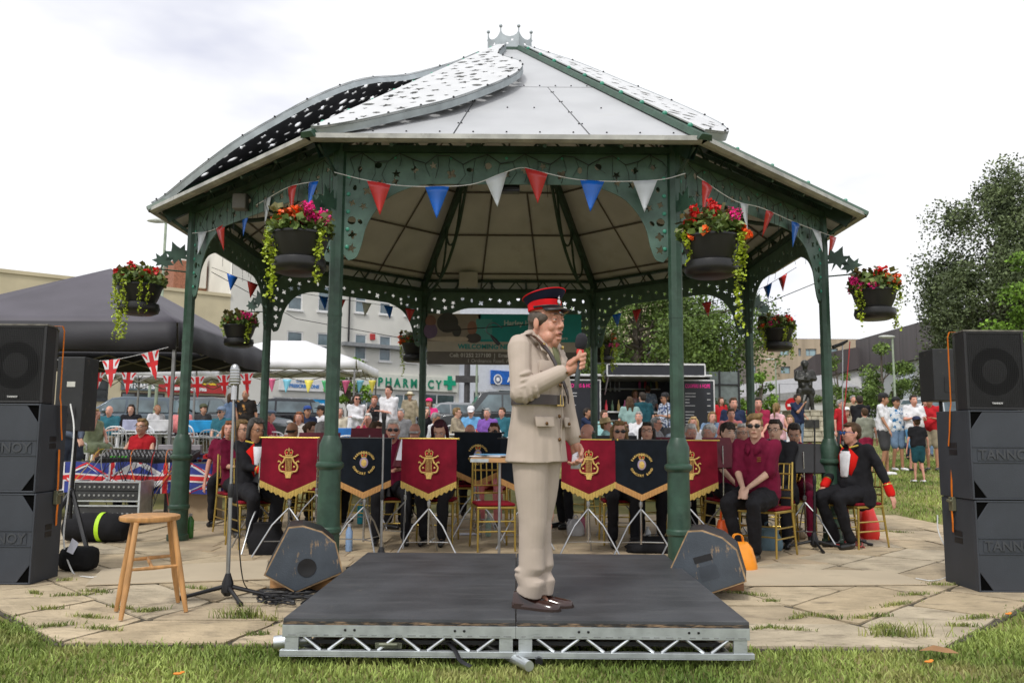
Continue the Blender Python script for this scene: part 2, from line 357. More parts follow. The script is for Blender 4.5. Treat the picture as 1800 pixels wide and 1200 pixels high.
# ---------------------------------------------------------------- the bandstand
BS = thing('bandstand', 'octagonal green iron bandstand with a white roof and small crown on top', 'bandstand', (CX, CY, 0))
AP = 3.62; RC = AP/math.cos(math.pi/8)
def vang(k): return R(-90-22.5+45*k)     # column k; side k lies between columns k and k+1
def vp(r, k, z=0): return Vector((r*math.cos(vang(k)), r*math.sin(vang(k)), z))
colm = MB(); n8 = 12
colm.lathe([(.062, 1.16), (.062, 2.2), (.066, 2.2), (.066, 2.23), (.062, 2.23), (.062, 3.9)], 8)
colme = colm.mesh('column')
bs = MB(); bs.lathe([(.115, 0), (.115, .06), (.10, .07), (.10, .33), (.112, .345), (.112, .375), (.10, .39), (.095, .87), (.118, .89), (.122, .905), (.118, .925), (.098, .94), (.098, 1.08), (.066, 1.16)], 16)
bsme = bs.mesh('column_base')
for k in range(8):
    p = vp(RC, k); a = vang(k)
    inst(colme, 'column', GREEN, BS, p, (0, 0, a+R(22.5))); inst(bsme, 'column_base', GREEN, BS, p, (0, 0, a))
# fretted arch sheets between the columns, pierced with leaves
HS = RC*math.sin(math.pi/8)-.055           # half side
def arch_outline():
    P = [(-HS, 3.68), (-HS, 2.76)]
    P += [(p.x, p.y) for p in bez([(-HS+.05, 2.70, 0), (-HS+.12, 2.73, 0), (-HS+.165, 2.85, 0), (-HS+.20, 3.0, 0), (-HS+.28, 3.15, 0), (-HS+.42, 3.29, 0), (-HS+.66, 3.385, 0), (-HS+.9, 3.40, 0)], 4)]
    return P
lo = arch_outline(); arch = lo+[(-x, z) for x, z in reversed(lo)]
hs = []
for i in range(17):
    x = -HS+.13+i*(2*HS-.26)/16; hs.append(hole(KINDS[i % 6], x, 3.53+.045*math.sin(i*2.1), .034+.012*((i*7) % 3)/2, i*1.3))
for sg in (-1, 1):
    for j, (dx, z) in enumerate([(.09, 3.36), (.2, 3.33), (.32, 3.40), (.07, 3.22), (.17, 3.19), (.07, 3.06), (.145, 3.05), (.08, 2.93), (.075, 2.81), (.45, 3.42)]):
        hs.append(hole(KINDS[(j*5) % 6], sg*(HS-dx), z, .030+.009*(j % 3), j*1.7))
archme = cut(arch, hs, .012, 'arch_panel', GREENP, BS).data
bpy.data.objects.remove(bpy.data.objects['arch_panel'])
riv = MB(); [riv.ell((sg*(HS-.035), -.008, z), (.019, .012, .019), 8, 5) for sg in (-1, 1) for z in (2.82, 2.98, 3.14, 3.30, 3.46)]
[riv.ell((x, -.008, 3.64), (.014, .01, .014), 8, 5) for x in (-1.0, -.5, 0, .5, 1.0)]
rivme = riv.mesh('rivets'); 
beam = MB(); beam.b2((-HS-.02, -.05, 3.68), (HS+.02, .05, 3.74)); beam.b2((-HS-.02, -.035, 3.86), (HS+.02, .035, 3.90))
for i in range(13):
    x = -HS+i*2*HS/12; beam.tube([(x, 0, 3.74), (x+(.11 if i % 2 else -.11), 0, 3.87)], .011, 5)
beamme = beam.mesh('lattice_beam')
for k in range(8):
    a = R(-90+45*k); X = Matrix.Rotation(a+math.pi/2, 4, 'Z') @ T(0, -AP, 0)
    link(archme, 'arch_panel', None, BS, False, matrix=X @ RX(90))
    rv = link(rivme, 'rivets', RIVET, BS, k == 0, matrix=X @ T(0, 0, 0)); rv['kind'] = 'stuff'
    link(beamme, 'lattice_beam', DARKG, BS, k == 0, matrix=X)
# roof
RE = 4.338; ZE = 3.70; RT = .36; ZT = 6.27
def rp(k, t, off=0):                       # point on hip k, t 0 eave .. 1 top, off = metres above the sheet
    r = RE+(RT-RE)*t; z = ZE+(ZT-ZE)*t+off; return vp(r, k, z)
def rs(k, u, t, off=0): return rp(k, t, off).lerp(rp(k+1, t, off), u)
ts = [0, .46, 1]
for k in range(8):
    for j, us in enumerate([(0, .36, .72, 1), (0, 1)]):
        for u0, u1 in zip(us, us[1:]):
            e = .0025
            m = MB(); q = [rs(k, u0+e, ts[j]+e), rs(k, u1-e, ts[j]+e), rs(k, u1-e, ts[j+1]-e), rs(k, u0+e, ts[j+1]-e)]
            n = (q[1]-q[0]).cross(q[3]-q[0]).normalized(); m.add([p for p in q]+[p-n*.02 for p in q], [(0, 1, 2, 3), (7, 6, 5, 4), (0, 4, 5, 1), (1, 5, 6, 2), (2, 6, 7, 3), (3, 7, 4, 0)])
            m.obj('roof_panel', WHITEP, BS, False)
    m = MB()
    for t in (.02, .46): 
        for u in np.arange(.05, 1, .09): m.ell(rs(k, u, t+.012, .004), .009, 6, 4)
    for t in (.1, .2, .3, .4):
        for u in (.355, .365, .715, .725): m.ell(rs(k, u, t, .004), .008, 6, 4)
    for u in (.1, .2, .5, .6, .85): m.ell(rs(k, u, .24, .004), .009, 6, 4)
    m.obj('roof_bolts', LEAFU, BS, False)['kind'] = 'stuff'
    # ceiling boards and battens under the sheet
    m = MB(); q = [rs(k, 0, .01, -.05), rs(k, 1, .01, -.05), rs(k, 1, .99, -.05), rs(k, 0, .99, -.05)]; m.add(q, [(3, 2, 1, 0)]); m.obj('ceiling_board', CEIL, BS, False)
    m = MB()
    for t in (.14, .34, .54, .76): m.tube([rs(k, .01, t, -.07), rs(k, .99, t, -.07)], .016, 4)
    for u in (.33, .66): m.tube([rs(k, u, .02, -.07), rs(k, u, .54, -.07)], .014, 4)
    m.tube([rs(k, .5, .54, -.07), rs(k, .5, .98, -.07)], .014, 4)
    m.obj('ceiling_batten', BATTEN, BS, False)['kind'] = 'stuff'
    # gutter
    m = MB(); a, b = rp(k, 0, -.02)*1.0, rp(k+1, 0, -.02)*1.0
    d = ((a+b)/2); d.z = 0; d.normalize(); pr = [(-.03, .022), (.055, .022), (.062, -.022), (.02, -.036), (-.03, -.03)]
    m.add([p+d*x*(1.0)+Vector((0, 0, z)) for p in (a, b) for x, z in pr], [(0, 1, 6, 5), (1, 2, 7, 6), (2, 3, 8, 7), (3, 4, 9, 8), (4, 0, 5, 9)])
    m.obj('gutter', GUTTER, BS, False)
    # hip ridge with domed bolts
    m = MB(); p, q = rp(k, -.015), rp(k, 1.0)
    d = (q-p).normalized(); s = Vector((-math.sin(vang(k)), math.cos(vang(k)), 0)); n = d.cross(s).normalized()
    if n.z < 0: n = -n
    for P0 in [0]: m.add([p-s*.07+n*.0, p-s*.05+n*.05, p+s*.05+n*.05, p+s*.07, q-s*.05, q-s*.035+n*.05, q+s*.035+n*.05, q+s*.05], [(0, 1, 5, 4), (1, 2, 6, 5), (2, 3, 7, 6), (0, 3, 2, 1)])
    rg = m.obj('roof_ridge', GREEN, BS, False); m = MB()
    for t in np.linspace(.06, .94, 10): m.ell(p.lerp(q, t)+n*.055, .026, 8, 5)
    m.obj('ridge_bolts', RIVET, rg)['kind'] = 'stuff'
    # rafter and its curved scrolls
    m = MB(); p, q = rp(k, .03, -.16), rp(k, .99, -.16); w_ = s*.035; h_ = n*.07
    m.add([p-w_-h_, p+w_-h_, p+w_+h_, p-w_+h_, q-w_-h_, q+w_-h_, q+w_+h_, q-w_+h_], [(0, 1, 5, 4), (1, 2, 6, 5), (2, 3, 7, 6), (3, 0, 4, 7)])
    rf = m.obj('rafter', DARKG, BS, False); m = MB()
    def rz_(r): return ZE+(ZT-ZE)*(RE-r)/(RE-RT)-.22
    m.tube([vp(r, k, z) for r, z in [(p.x, p.y) for p in bez([(3.86, 3.42, 0), (3.55, 3.62, 0), (3.1, 3.72, 0), (2.6, 3.95, 0), (2.1, 4.4, 0), (1.75, 4.95, 0), (1.45, rz_(1.45), 0)], 5)]], .026, 6)
    m.tube([vp(r, k, z) for r, z in [(p.x, p.y) for p in bez([(3.2, rz_(3.2), 0), (3.25, 3.95, 0), (3.0, 3.8, 0), (2.8, 4.0, 0), (2.62, rz_(2.62), 0)], 5)]], .018, 6)
    m.tube([vp(r, k, z) for r, z in [(p.x, p.y) for p in bez([(2.75, rz_(2.75), 0), (2.55, 4.25, 0), (2.3, 4.25, 0), (2.1, 4.55, 0), (1.95, rz_(1.95), 0)], 5)]], .018, 6)
    m.obj('scroll_bracket', DARKG, rf)
    # outrigger from column head to the eave
    for a_, b_, r_ in [(vp(RC+.03, k, 3.80), vp(RE-.05, k, 3.70), .03), (vp(RC+.03, k, 3.45), vp(RE-.1, k, 3.66), .02)]+[(rs(k, u, .01, -.09), rs(k, u, .12, -.12), .02) for u in (.2, .4, .6, .8)]:
        m = MB(); m.tube([a_, b_], r_, 5); m.obj('eave_strut', DARKG, BS, False)
# roof leaf sheets: hinged on a hip, standing proud over the next face to its right
def leafsheet(k, prof, tilt, seed, rise=.07):
    p, q = rp(k, 0), rp(k, 1); X = (q-p).normalized(); fn = (rp(k+1, 0)-p).cross(q-p).normalized()
    Y = fn.cross(X); 
    if Y.dot(rp(k+1, 0)-p) < 0: Y = -Y
    Fm = frame(p+fn*rise, X, Y); Lh = (q-p).length
    if (Fm.to_3x3() @ Vector((0, 0, 1))).dot(fn) < 0: tilt = -tilt
    Fm = Fm @ RX(tilt)
    out = [(u*Lh, v) for u, v in prof]; sm = [(p.x, p.y) for p in bez([(a, b, 0) for a, b in out], 4)]
    sm = [(a, max(b, -.0)) for a, b in sm]+[(out[-1][0], 0), (out[0][0], 0)] if out[-1][1] > .02 else sm
    g = random.Random(seed); hs = []; tries = 0
    vmax = lambda u: np.interp(u, [a for a, b in sm[:len(bez([(0, 0, 0)]*len(out), 4))]], [b for a, b in sm[:len(bez([(0, 0, 0)]*len(out), 4))]])
    used = []
    while len(hs) < 70 and tries < 4000:
        tries += 1; u = g.uniform(.2, Lh-.15); v = g.uniform(.08, 2.2)
        if v > vmax(u)-.11 or any((u-a)**2+(v-b)**2 < .022+.03*c for a, b, c in used): continue
        s = g.choice((.035, .05, .065, .075)); used.append((u, v, s)); hs.append(hole(g.choice(KINDS), u, v, s, g.uniform(0, 6)))
    o = cut(sm, hs, .012, 'roof_leaf_sheet', LEAFM, BS, xf=Fm)
    sgn = 1 if (Fm.to_3x3() @ Vector((0, 0, 1))).z > 0 else -1
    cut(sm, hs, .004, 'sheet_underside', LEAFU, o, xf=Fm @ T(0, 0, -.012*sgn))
    rim = [Fm @ Vector((a, b, 0)) for a, b in sm[:len(sm)-2]]
    nn = (Fm.to_3x3() @ Vector((0, 0, 1))); nn = nn if nn.z > 0 else -nn
    m = MB(); m.add([p+nn*.012 for p in rim]+[p-nn*.075 for p in rim], [(i, i+1, len(rim)+i+1, len(rim)+i) for i in range(len(rim)-1)]); rimo = m.obj('leaf_rim', GALV, o, True)
    bo = MB(); [bo.ell(p.lerp(rim[len(rim)//2], .02)+nn*.012, .012, 6, 4) for p in rim[1:-1:3]]; bo.obj('rim_bolts', LEAFU, o)['kind'] = 'stuff'
PROF = [(0.0, 0.0), (.004, .12), (.057, .362), (.139, .599), (.236, .838), (.398, .993), (.512, 1.021), (.619, .929), (.688, .765), (.758, .488), (.82, .295), (.90, .19), (.985, .12)]
PROFC = [(0, 0), (.02, .28), (.065, .43), (.162, .576), (.351, .601), (.552, .528), (.792, .44), (.915, .197), (.98, .05)]
PROFB = [(0, 0), (.03, .03), (.092, .3), (.204, .714), (.315, .905), (.43, 1.011), (.559, .892), (.719, .39), (.886, .09), (.985, .03)]
LEAF_SHEETS = [(0, PROF, 5), (7, PROFB, 17), (1, PROFC, 12), (3, PROF, 8), (5, PROF, 8)]
for k, pf, tl_ in LEAF_SHEETS: leafsheet(k, pf, tl_, 40+k)
# crown
m = MB(); m.lathe([(RT+.02, ZT-.02), (RT+.02, ZT+.03), (.325, ZT+.05), (.325, ZT+.02)], 8, ph=R(22.5)); m.obj('crown_plate', GREEN, BS, False)
cr8 = .315
for k in range(8):
    s_ = 2*cr8*math.sin(math.pi/8)*.5
    out = [(-s_, 0), (s_, 0), (s_, .265)]+[(s_*math.cos(t), .265-.11*math.sin(t)) for t in np.linspace(0.3, math.pi-.3, 7)]+[(-s_, .265)]
    X = Matrix.Rotation(R(45*k), 4, 'Z') @ T(0, -cr8*math.cos(math.pi/8), ZT+.05) @ RX(90)
    cut(out, [hole('maple', 0, .085, .035, .2*k)] if k % 2 else [hole('disc', -.03, .06, .02), hole('oak', .035, .11, .022)], .006, 'crown_panel', GALV, BS, xf=X)
    m = MB(); p = Vector((cr8*math.cos(vang(k)), cr8*math.sin(vang(k)), ZT+.05)); m.tube([p, p+Vector((0, 0, .28))], .009, 5); m.ell(p+Vector((0, 0, .30)), .024, 8, 6); m.obj('crown_finial', GALV, BS)
# fairy-light cables hanging on the beams, lamp box, junction boxes
m = MB(); g = random.Random(3)
for k in (7, 0, 1, 2, 6):
    a = R(-90+45*k); X = Matrix.Rotation(a+math.pi/2, 4, 'Z') @ T(0, -AP-.03, 0); m.xf = X; pr = None
    for i in range(26):
        x = -1.4+i*.112; z = 3.62+.05*math.sin(i*1.9+k)
        if pr: m.tube([pr, (x, g.uniform(-.03, .0), z)], .004, 4, False)
        pr = (x, 0, z); d = g.uniform(.1, .34)
        m.tube([(x, 0, z), (x+g.uniform(-.05, .05), -.01, z-d*.5), (x+g.uniform(-.05, .05), 0, z-d)], .0028, 3, False)
m.obj('fairy_light_cables', BLACK, BS, False)['kind'] = 'stuff'
m = MB(); m.b2((-.08, -3.55, 3.36), (.12, -3.45, 3.49)); m.b2((-.06, -3.56, 3.38), (.10, -3.54, 3.47)); m.obj('flood_lamp', BLACKM, BS, bev=.005)
m = MB(); m.b2((-.75-.12, 3.35, 3.74), (-.55, 3.5, 4.0)); m.obj('junction_box', CEIL, BS, bev=.01)
m = MB(); m.b2((-2.82, -2.56, 3.46), (-2.68, -2.44, 3.62)); m.obj('speaker_box', M('grey box', (.13, .125, .115), .6), BS, bev=.01)
# leaf-shaped basket brackets
MAPLE = [(0, -1), (.1, -.35), (.55, -.6), (.5, -.25), (1, -.1), (.62, .15), (.8, .6), (.35, .42), (.2, .65), (0, 1.1), (-.2, .65), (-.35, .42), (-.8, .6), (-.62, .15), (-1, -.1), (-.5, -.25), (-.55, -.6), (-.1, -.35)]
BRK = []
def bracket(k, dz=0):
    a = vang(k); X = Matrix.Rotation(a, 4, 'Z'); X.translation = vp(RC, k); m = MB(X)
    m.tube([(.05, 0, 3.0+dz), (.40, 0, 3.01+dz), (.45, 0, 3.0+dz), (.47, 0, 2.95+dz), (.50, 0, 2.90+dz), (.55, 0, 2.89+dz), (.58, 0, 2.93+dz), (.57, 0, 2.99+dz)], .009, 6)
    for (lx, lz, s, r_) in [(.30, 3.10, .12, 10), (.15, 3.19, .15, -25)]:
        c_, s_ = math.cos(R(r_)), math.sin(R(r_))
        pl = [(lx+(x*c_-y*s_)*s, lz+dz+(x*s_+y*c_)*s) for x, y in MAPLE]
        m.prism(pl, -.003, .003, RX(90))
    m.obj('basket_bracket', GREEN, BS, False)
    p = X @ Vector((.525, 0, 2.90+dz)); return BS.location+p
HOOK = {k: bracket(k) for k in range(8)}
# ---------------------------------------------------------------- terraced shops across the road
FA, FB = Vector((gx(0, 32, 1.2), 32, 1.2)), Vector((gx(810, 45.2, 1.2), 45.2, 1.2))
FX = (FB-FA).normalized(); FN = Vector((FX.y, -FX.x, 0))            # FN points out of the facade towards the green
if FN.y > 0: FN = -FN
def fac(px, py):
    d = ray(px, py); t = (FA-Vector((0, 0, EYE))).dot(FN)/d.dot(FN); p = Vector((0, 0, EYE))+d*t-FA; return p.dot(FX), p.z
def FM(s, z=0, out=0): return frame(FA+FX*s+Vector((0, 0, z))+FN*out, FX, (0, 0, 1))    # local x along wall, y up, z out
CREAM = M('cream render', (.56, .49, .33), .85, var=.07, scale=1.2, bump=.1); wear(CREAM, (.30, .28, .22), .60, .78, .5, .6)
OFFW = M('off white render', (.64, .63, .585), .85, var=.06, scale=1, bump=.1); wear(OFFW, (.40, .39, .35), .60, .8, .45, .5)
PWHITE = M('white painted wood', (.72, .72, .72), .5, var=.05)
DARKR = M('dark roof', (.06, .058, .06), .8); BRICK = M('brick', (.28, .12, .075), .9, var=.25, scale=14, bump=.3)
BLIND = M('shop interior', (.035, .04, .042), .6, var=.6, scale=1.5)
def window(par, wx, z0, w_, h_, out=-.08, sash=True, fm=PWHITE, pane=GLASS, n=1):
    m = MB(FM(wx, z0, out)); e = .06
    for a, b in [((0, 0, 0), (e, h_, .06)), ((w_-e, 0, 0), (w_, h_, .06)), ((e, 0, 0), (w_-e, e, .06)), ((e, h_-e, 0), (w_-e, h_, .06))]: m.b2(a, b)
    if sash: m.b2((e, h_/2-.03, .005), (w_-e, h_/2+.03, .055))
    for i in range(1, n): m.b2((w_*i/n-.03, e, .004), (w_*i/n+.03, h_-e, .056))
    if sash: m.b2((-.06, -.07, .02), (w_+.06, 0, .16))
    f = m.obj('window', fm, par, False); m = MB(FM(wx, z0, out)); m.b2((e*.5, e*.5, .015), (w_-e*.5, h_-e*.5, .03)); m.obj('pane', pane, f, False); return f
def rect(px0, py0, px1, py1):
    pm = (px0+px1)/2; a, _ = fac(px0, py0); b, _ = fac(px1, py0); _, t = fac(pm, py0); _, l = fac(pm, py1); return a, max(0, l), b-a, t-max(0, l)
def block(label, name, s0, s1, H, mat, openings, depth=8, shops=()):
    t = thing(name, label, 'building', FA+FX*s0, 0); t.location = (0, 0, 0)
    t.location = (FA+FX*s0)[:]; inv = Matrix.Translation(-t.location)
    holes = [[(x, z), (x+w_, z), (x+w_, z+h_), (x, z+h_)] for x, z, w_, h_ in openings]
    cut([(s0, -.3), (s1-.004, -.3), (s1-.004, H), (s0, H)], holes, .24, 'wall', mat, t, xf=inv @ FM(0, 0, -.12))
    m = MB(inv @ FM(0, 0, 0)); m.b2((s0, -.3, -depth), (s0+.2, H-.02, -.25)); m.b2((s1-.2, -.3, -depth), (s1-.005, H-.02, -.25)); m.b2((s0, -.3, -depth-.2), (s1, H-.02, -depth)); m.obj('rear_wall', mat, t, False)
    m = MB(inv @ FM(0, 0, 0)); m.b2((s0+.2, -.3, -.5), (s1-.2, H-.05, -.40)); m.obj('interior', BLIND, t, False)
    m = MB(inv @ FM(0, 0, 0)); m.b2((s0-.0, H-.03, -depth), (s1-.005, H+.12, .06)); m.obj('parapet', mat, t, False)
    return t, inv
_fm = FM
def winset(t, inv, ops, **k):
    global FM
    FM = lambda s, z=0, out=0: inv @ _fm(s, z, out)
    r = [window(t, *o, **k) for o in ops]; FM = _fm; return r
def board(t, inv, px0, py0, px1, py1, mat, out=.12, name='fascia_sign'):
    x, z, w_, h_ = rect(px0, py0, px1, py1); m = MB(inv @ FM(x, z, 0)); m.b2((0, 0, .01), (w_, h_, out)); return m.obj(name, mat, t, False), (x, z, w_, h_)
def words(s, px, py, hpx, inv, mat, par, out=.125, bold=.0, sp=1.0, xs=1.0):
    x, z = fac(px, py); _, z2 = fac(px, py+hpx); size = (z-z2)*1.38; return text(s, size, inv @ FM(x, z, out) @ Matrix.Diagonal((xs, 1, 1, 1)), 'lettering', mat, par, bold, .01, sp=sp)
s400 = fac(402, 600)[0]; s812 = fac(808, 600)[0]; s360 = fac(300, 600)[0]
# cream block on the left
H1 = fac(180, 497)[1]
ops = [rect(150, 662, 192, 702), rect(213, 690, 290, 764), rect(298, 694, 396, 764)]
t, inv = block('cream flat-roofed shop block with grey and red shop signs behind the black gazebo', 'shop_building', -6, s400, H1, CREAM, ops)
winset(t, inv, ops[:1], pane=BLIND, fm=M('black frame', (.03, .035, .04), .5)); winset(t, inv, ops[1:], sash=False, n=3, fm=M('brown shop frame', (.06, .035, .03), .5))
GREYS = M('grey sign', (.12, .155, .17), .5); REDS = M('red shop sign', (.42, .03, .03), .5, var=.1); WTX = M('white lettering', (.85, .85, .85), .5); YEL = M('yellow lettering', (.85, .62, .03), .5)
b, _ = board(t, inv, 213, 661, 277, 686, GREYS); words('TO', 245, 668, 6, inv, WTX, b, bold=.01); words('THAMES', 249, 679, 8, inv, WTX, b, bold=.012)
b, _ = board(t, inv, 278, 661, 396, 690, REDS); words('FRUIT', 318, 668, 7, inv, M('green lettering', (.1, .45, .05), .5), b, bold=.02); words('GROCE', 358, 672, 9, inv, YEL, b, bold=.02); words('FRESH FOOD & VEG', 330, 684, 5, inv, WTX, b, bold=.01)
m = MB(T(*(-t.location)) @ FM(*fac(95, 490), -3)); m.add([(-1.6, -.2, 0), (0, .55, 0), (1.6, -.2, 0), (-1.6, -.2, -2), (0, .55, -2), (1.6, -.2, -2)], [(0, 2, 1), (3, 4, 5), (0, 1, 4, 3), (1, 2, 5, 4), (0, 3, 5, 2)]); m.obj('roof_gable', DARKR, t, False)
# brick gable and chimney standing behind it
t = thing('brick_house', 'brick gable wall rising behind the cream shop block beside the second column', 'building', FA+FX*fac(375, 600)[0]-FN*3.5)
X = frame((0, 0, 0), FX, (0, 0, 1)); m = MB(X); m.prism([(-.9, 0), (1.5, 0), (1.5, 7.4), (.5, 8.3), (-.9, 8.3)], -5, 0); m.obj('wall', BRICK, t, False)
m = MB(X); m.b2((.2, 7.0, .0), (.55, 8.6, .3)); m.obj('chimney', OFFW, t, False)
# off-white pharmacy block
w1 = [rect(505, 582, 533, 628), rect(558, 585, 582, 630), rect(624, 587, 645, 632), rect(667, 590, 688, 635), rect(712, 592, 732, 637), rect(756, 594, 775, 639)]
w2 = [rect(507, 498, 533, 545), rect(560, 502, 583, 548), rect(625, 508, 645, 550), rect(668, 512, 688, 553), rect(712, 516, 732, 556)]
w0 = [rect(480, 698, 575, 752), rect(618, 690, 672, 765), rect(694, 692, 726, 765), rect(736, 692, 800, 760)]
t, inv = block('off-white three-storey block with a pharmacy sign in green letters', 'pharmacy_building', s400, s812, 9.2, OFFW, w0+w1+w2)
winset(t, inv, w1+w2); winset(t, inv, w0[1:], sash=False, n=2)
m = MB(inv); TEAL = M('teal arch print', (.25, .52, .50), .4); f = winset(t, inv, w0[:1], sash=False, n=3)[0]
x, z, w_, h_ = w0[0]
for i in range(3):
    m = MB(inv @ FM(x+w_*(i+.5)/3, z+.15, -.01)); r_ = w_/6.6; hh = h_-.35-r_*.8
    m.prism([(-r_, 0), (r_, 0), (r_, hh)]+[(r_*math.cos(a), hh+r_*.8*math.sin(a)) for a in np.linspace(.3, math.pi-.3, 6)]+[(-r_, hh)], 0, .015); m.obj('window_decal', TEAL, f, False)
b, _ = board(t, inv, 490, 667, 575, 687, PWHITE); words('PRESCRIPTIONS', 533, 679, 6, inv, M('blue lettering', (.06, .2, .5), .5), b, bold=.01, xs=.95); words('WE FILL', 530, 671, 5, inv, M('blue lettering', (0, 0, 0)), b)
b, (bx, bz, bw, bh) = board(t, inv, 598, 659, 803, 685, M('cream sign', (.66, .67, .60), .5, var=.04)); GL = M('green letters', (.0, .22, .12), .4)
words('P H A R M A C Y', 719, 674.5, 15, inv, GL, b, bold=.022, out=.14, xs=.86)
px, pz = fac(788, 673); m = MB(inv @ FM(px, pz, .12)); m.b2((-.13, -.38, 0), (.13, .38, .06)); m.b2((-.38, -.13, .002), (.38, .13, .058)); m.obj('pharmacy_cross', M('green cross', (.0, .33, .18), .4), b, False)
m = MB(inv @ FM(fac(600, 600)[0], 4.35, .0)); m.b2((0, 0, 0), (s812-fac(600, 600)[0], .18, .35)); m.obj('lead_canopy', M('lead grey', (.25, .26, .27), .6), t, False)
m = MB(inv); m.tube([_f for _f in [(FA+FX*fac(611, 600)[0]+FN*.1+Vector((0, 0, 4.4))), (FA+FX*fac(611, 600)[0]+FN*.1+Vector((0, 0, 9.1)))]], .05, 6); m.obj('drainpipe', BLACKM, t, False)
m = MB(inv @ FM(fac(654, 592)[0], fac(654, 592)[1], 0)); m.b2((-.12, -.15, 0), (.12, .15, .12)); m.obj('alarm_box', REDS, t, False)
x, z = fac(558, 714); m = MB(inv @ FM(x, z, .0)); m.b2((-.75, -.32, -.0), (.75, .32, .03)); d = m.obj('window_decal', M('blue health logo panel', (.0, .25, .55), .5), f, False); words('NHS', 558, 714, 9, inv, WTX, d, out=.035, bold=.02)
# white and blue shop to the right
sE = fac(1040, 600)[0]
w0 = [rect(832, 688, 858, 765), rect(876, 686, 980, 756)]; w1 = [rect(850, 590, 870, 632), rect(905, 592, 925, 634)]
t, inv = block('white shop with a blue sign and round logo beside the pharmacy', 'white_shop_building', s812, sE, 7.5, M('white shop wall', (.66, .69, .75), .7, var=.05), w0+w1)
winset(t, inv, w0, sash=False, n=2); winset(t, inv, w1)
b, _ = board(t, inv, 862, 655, 1000, 678, M('blue sign', (.01, .12, .50), .4)); words('AGE', 899, 668, 9, inv, WTX, b, bold=.02)
x, z = fac(873, 667); m = MB(inv @ FM(x, z, .12)); m.lathe([(.30, 0), (.30, .012), (.23, .012), (.23, 0)], 20); m.lathe([(.12, 0), (.12, .014)], 12); m.obj('round_logo', WTX, b, False)
# dark cross-armed post
t = thing('wooden_post', 'tall dark post with a small cross board in front of the shops', 'post', gp(821, 36)); m = MB(); m.tube([(0, 0, -.3), (0, 0, 5.2)], .13, 8); m.obj('post', DARKR, t); m = MB(); m.b2((-.5, -.2, 2.35), (.5, -.14, 2.65)); m.obj('cross_board', DARKR, t, False)

# ---------------------------------------------------------------- cream house behind the trees, beige flats, grey-clad building
def wbox(label, name, px0, px1, Y, H, mat, depth=8, wins=(), pane=GLASS, rz=0):
    a, b = gx(px0, Y, 1.2), gx(px1, Y, 1.2); t = thing(name, label, 'building', ((a+b)/2, Y, 1.2), rz); hw = (b-a)/2
    hs = [[(x0, z0), (x1, z0), (x1, z1), (x0, z1)] for x0, z0, x1, z1 in wins]
    cut([(-hw, -.5), (hw, -.5), (hw, H), (-hw, H)], hs, .3, 'wall', mat, t, xf=RX(90))
    m = MB(); m.b2((-hw, .15, -.5), (-hw+.3, depth, H)); m.b2((hw-.3, .15, -.5), (hw, depth, H)); m.b2((-hw, depth, -.5), (hw, depth+.3, H)); m.obj('side_wall', mat, t, False)
    m = MB(); m.b2((-hw, .6, H), (hw, depth, H+.12)); m.obj('roof', DARKR, t, False)
    for x0, z0, x1, z1 in wins:
        m = MB(); e = .07
        for p, q in [((x0, -.06, z0), (x0+e, .02, z1)), ((x1-e, -.06, z0), (x1, .02, z1)), ((x0+e, -.06, z0), (x1-e, .02, z0+e)), ((x0+e, -.06, z1-e), (x1-e, .02, z1))]: m.b2(p, q)
        m.b2(((x0*.62+x1*.38)-.03, -.05, z0+e), ((x0*.62+x1*.38)+.03, .01, z1-e))
        f = m.obj('window', M('grey frame', (.2, .2, .2), .5), t, False); m = MB(); m.b2((x0+.03, .0, z0+.03), (x1-.03, .012, z1-.03)); m.obj('pane', pane, f, False)
    return t
wbox('tall cream rendered house seen through the leaves behind the food trailer', 'house', 1060, 1215, 52, 8.5, CREAM, wins=[(-3, 4.3, -2, 5.9), (0, 4.3, 1, 5.9), (0, 1, 1, 2.6)])
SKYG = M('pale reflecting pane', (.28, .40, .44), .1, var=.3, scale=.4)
BEIGE = M('beige cladding', (.36, .29, .21), .8, var=.16, scale=1, stretch=(3, 3, .05)); BEIGED = M('dark taupe cladding', (.17, .15, .14), .8, var=.12, scale=1, stretch=(3, 3, .05))
W75 = lambda px: gx(px, 75, 8)-(gx(1330, 75, 1.2)+gx(1530, 75, 1.2))/2
zz = lambda py: at(1400, py, 75).z-1.2
ws = [(W75(a), zz(d), W75(b), zz(c)) for a, b, c, d in [(1376, 1392, 612, 625), (1408, 1413, 612, 626), (1421, 1440, 613, 626), (1376, 1393, 644, 657), (1321, 1333, 642, 656), (1460, 1478, 612, 626), (1460, 1478, 643, 657), (1340, 1356, 675, 690)]]
t = wbox('beige clad apartment block with small square windows behind the statue', 'apartment_building', 1330-10, 1530, 75, zz(596), BEIGE, 14, ws, SKYG)
wbox('dark taupe wing of the apartment block with vertical lettering', 'apartment_wing', 1236, 1319, 74, zz(608)-.2, BEIGED, 14, [(-1.5, 4.4, -.4, 5.7), (-1.5, 2.2, -.4, 3.4), (-3.3, 2.2, -2.3, 3.4)], SKYG)
t = [o for o in COL.objects if o.name == 'apartment_wing'][0]
text('TRAVEL STOP', .72, T(gx(1291, 73.8, 6)-t.location.x, -.25, zz(655)) @ RX(90) @ RZ(-90), 'lettering', M('blue white lettering', (.35, .42, .65), .5), t, .01, .03)
CLAD = M('dark metal fascia', (.055, .045, .047), .5, var=.25, scale=1, stretch=(2, 2, .1)); PANEL = M('pale grey cladding', (.43, .45, .46), .6, var=.06, scale=.5, stretch=(1, 1, .1)); PANW = M('white cladding wall', (.62, .62, .63), .7, var=.04)
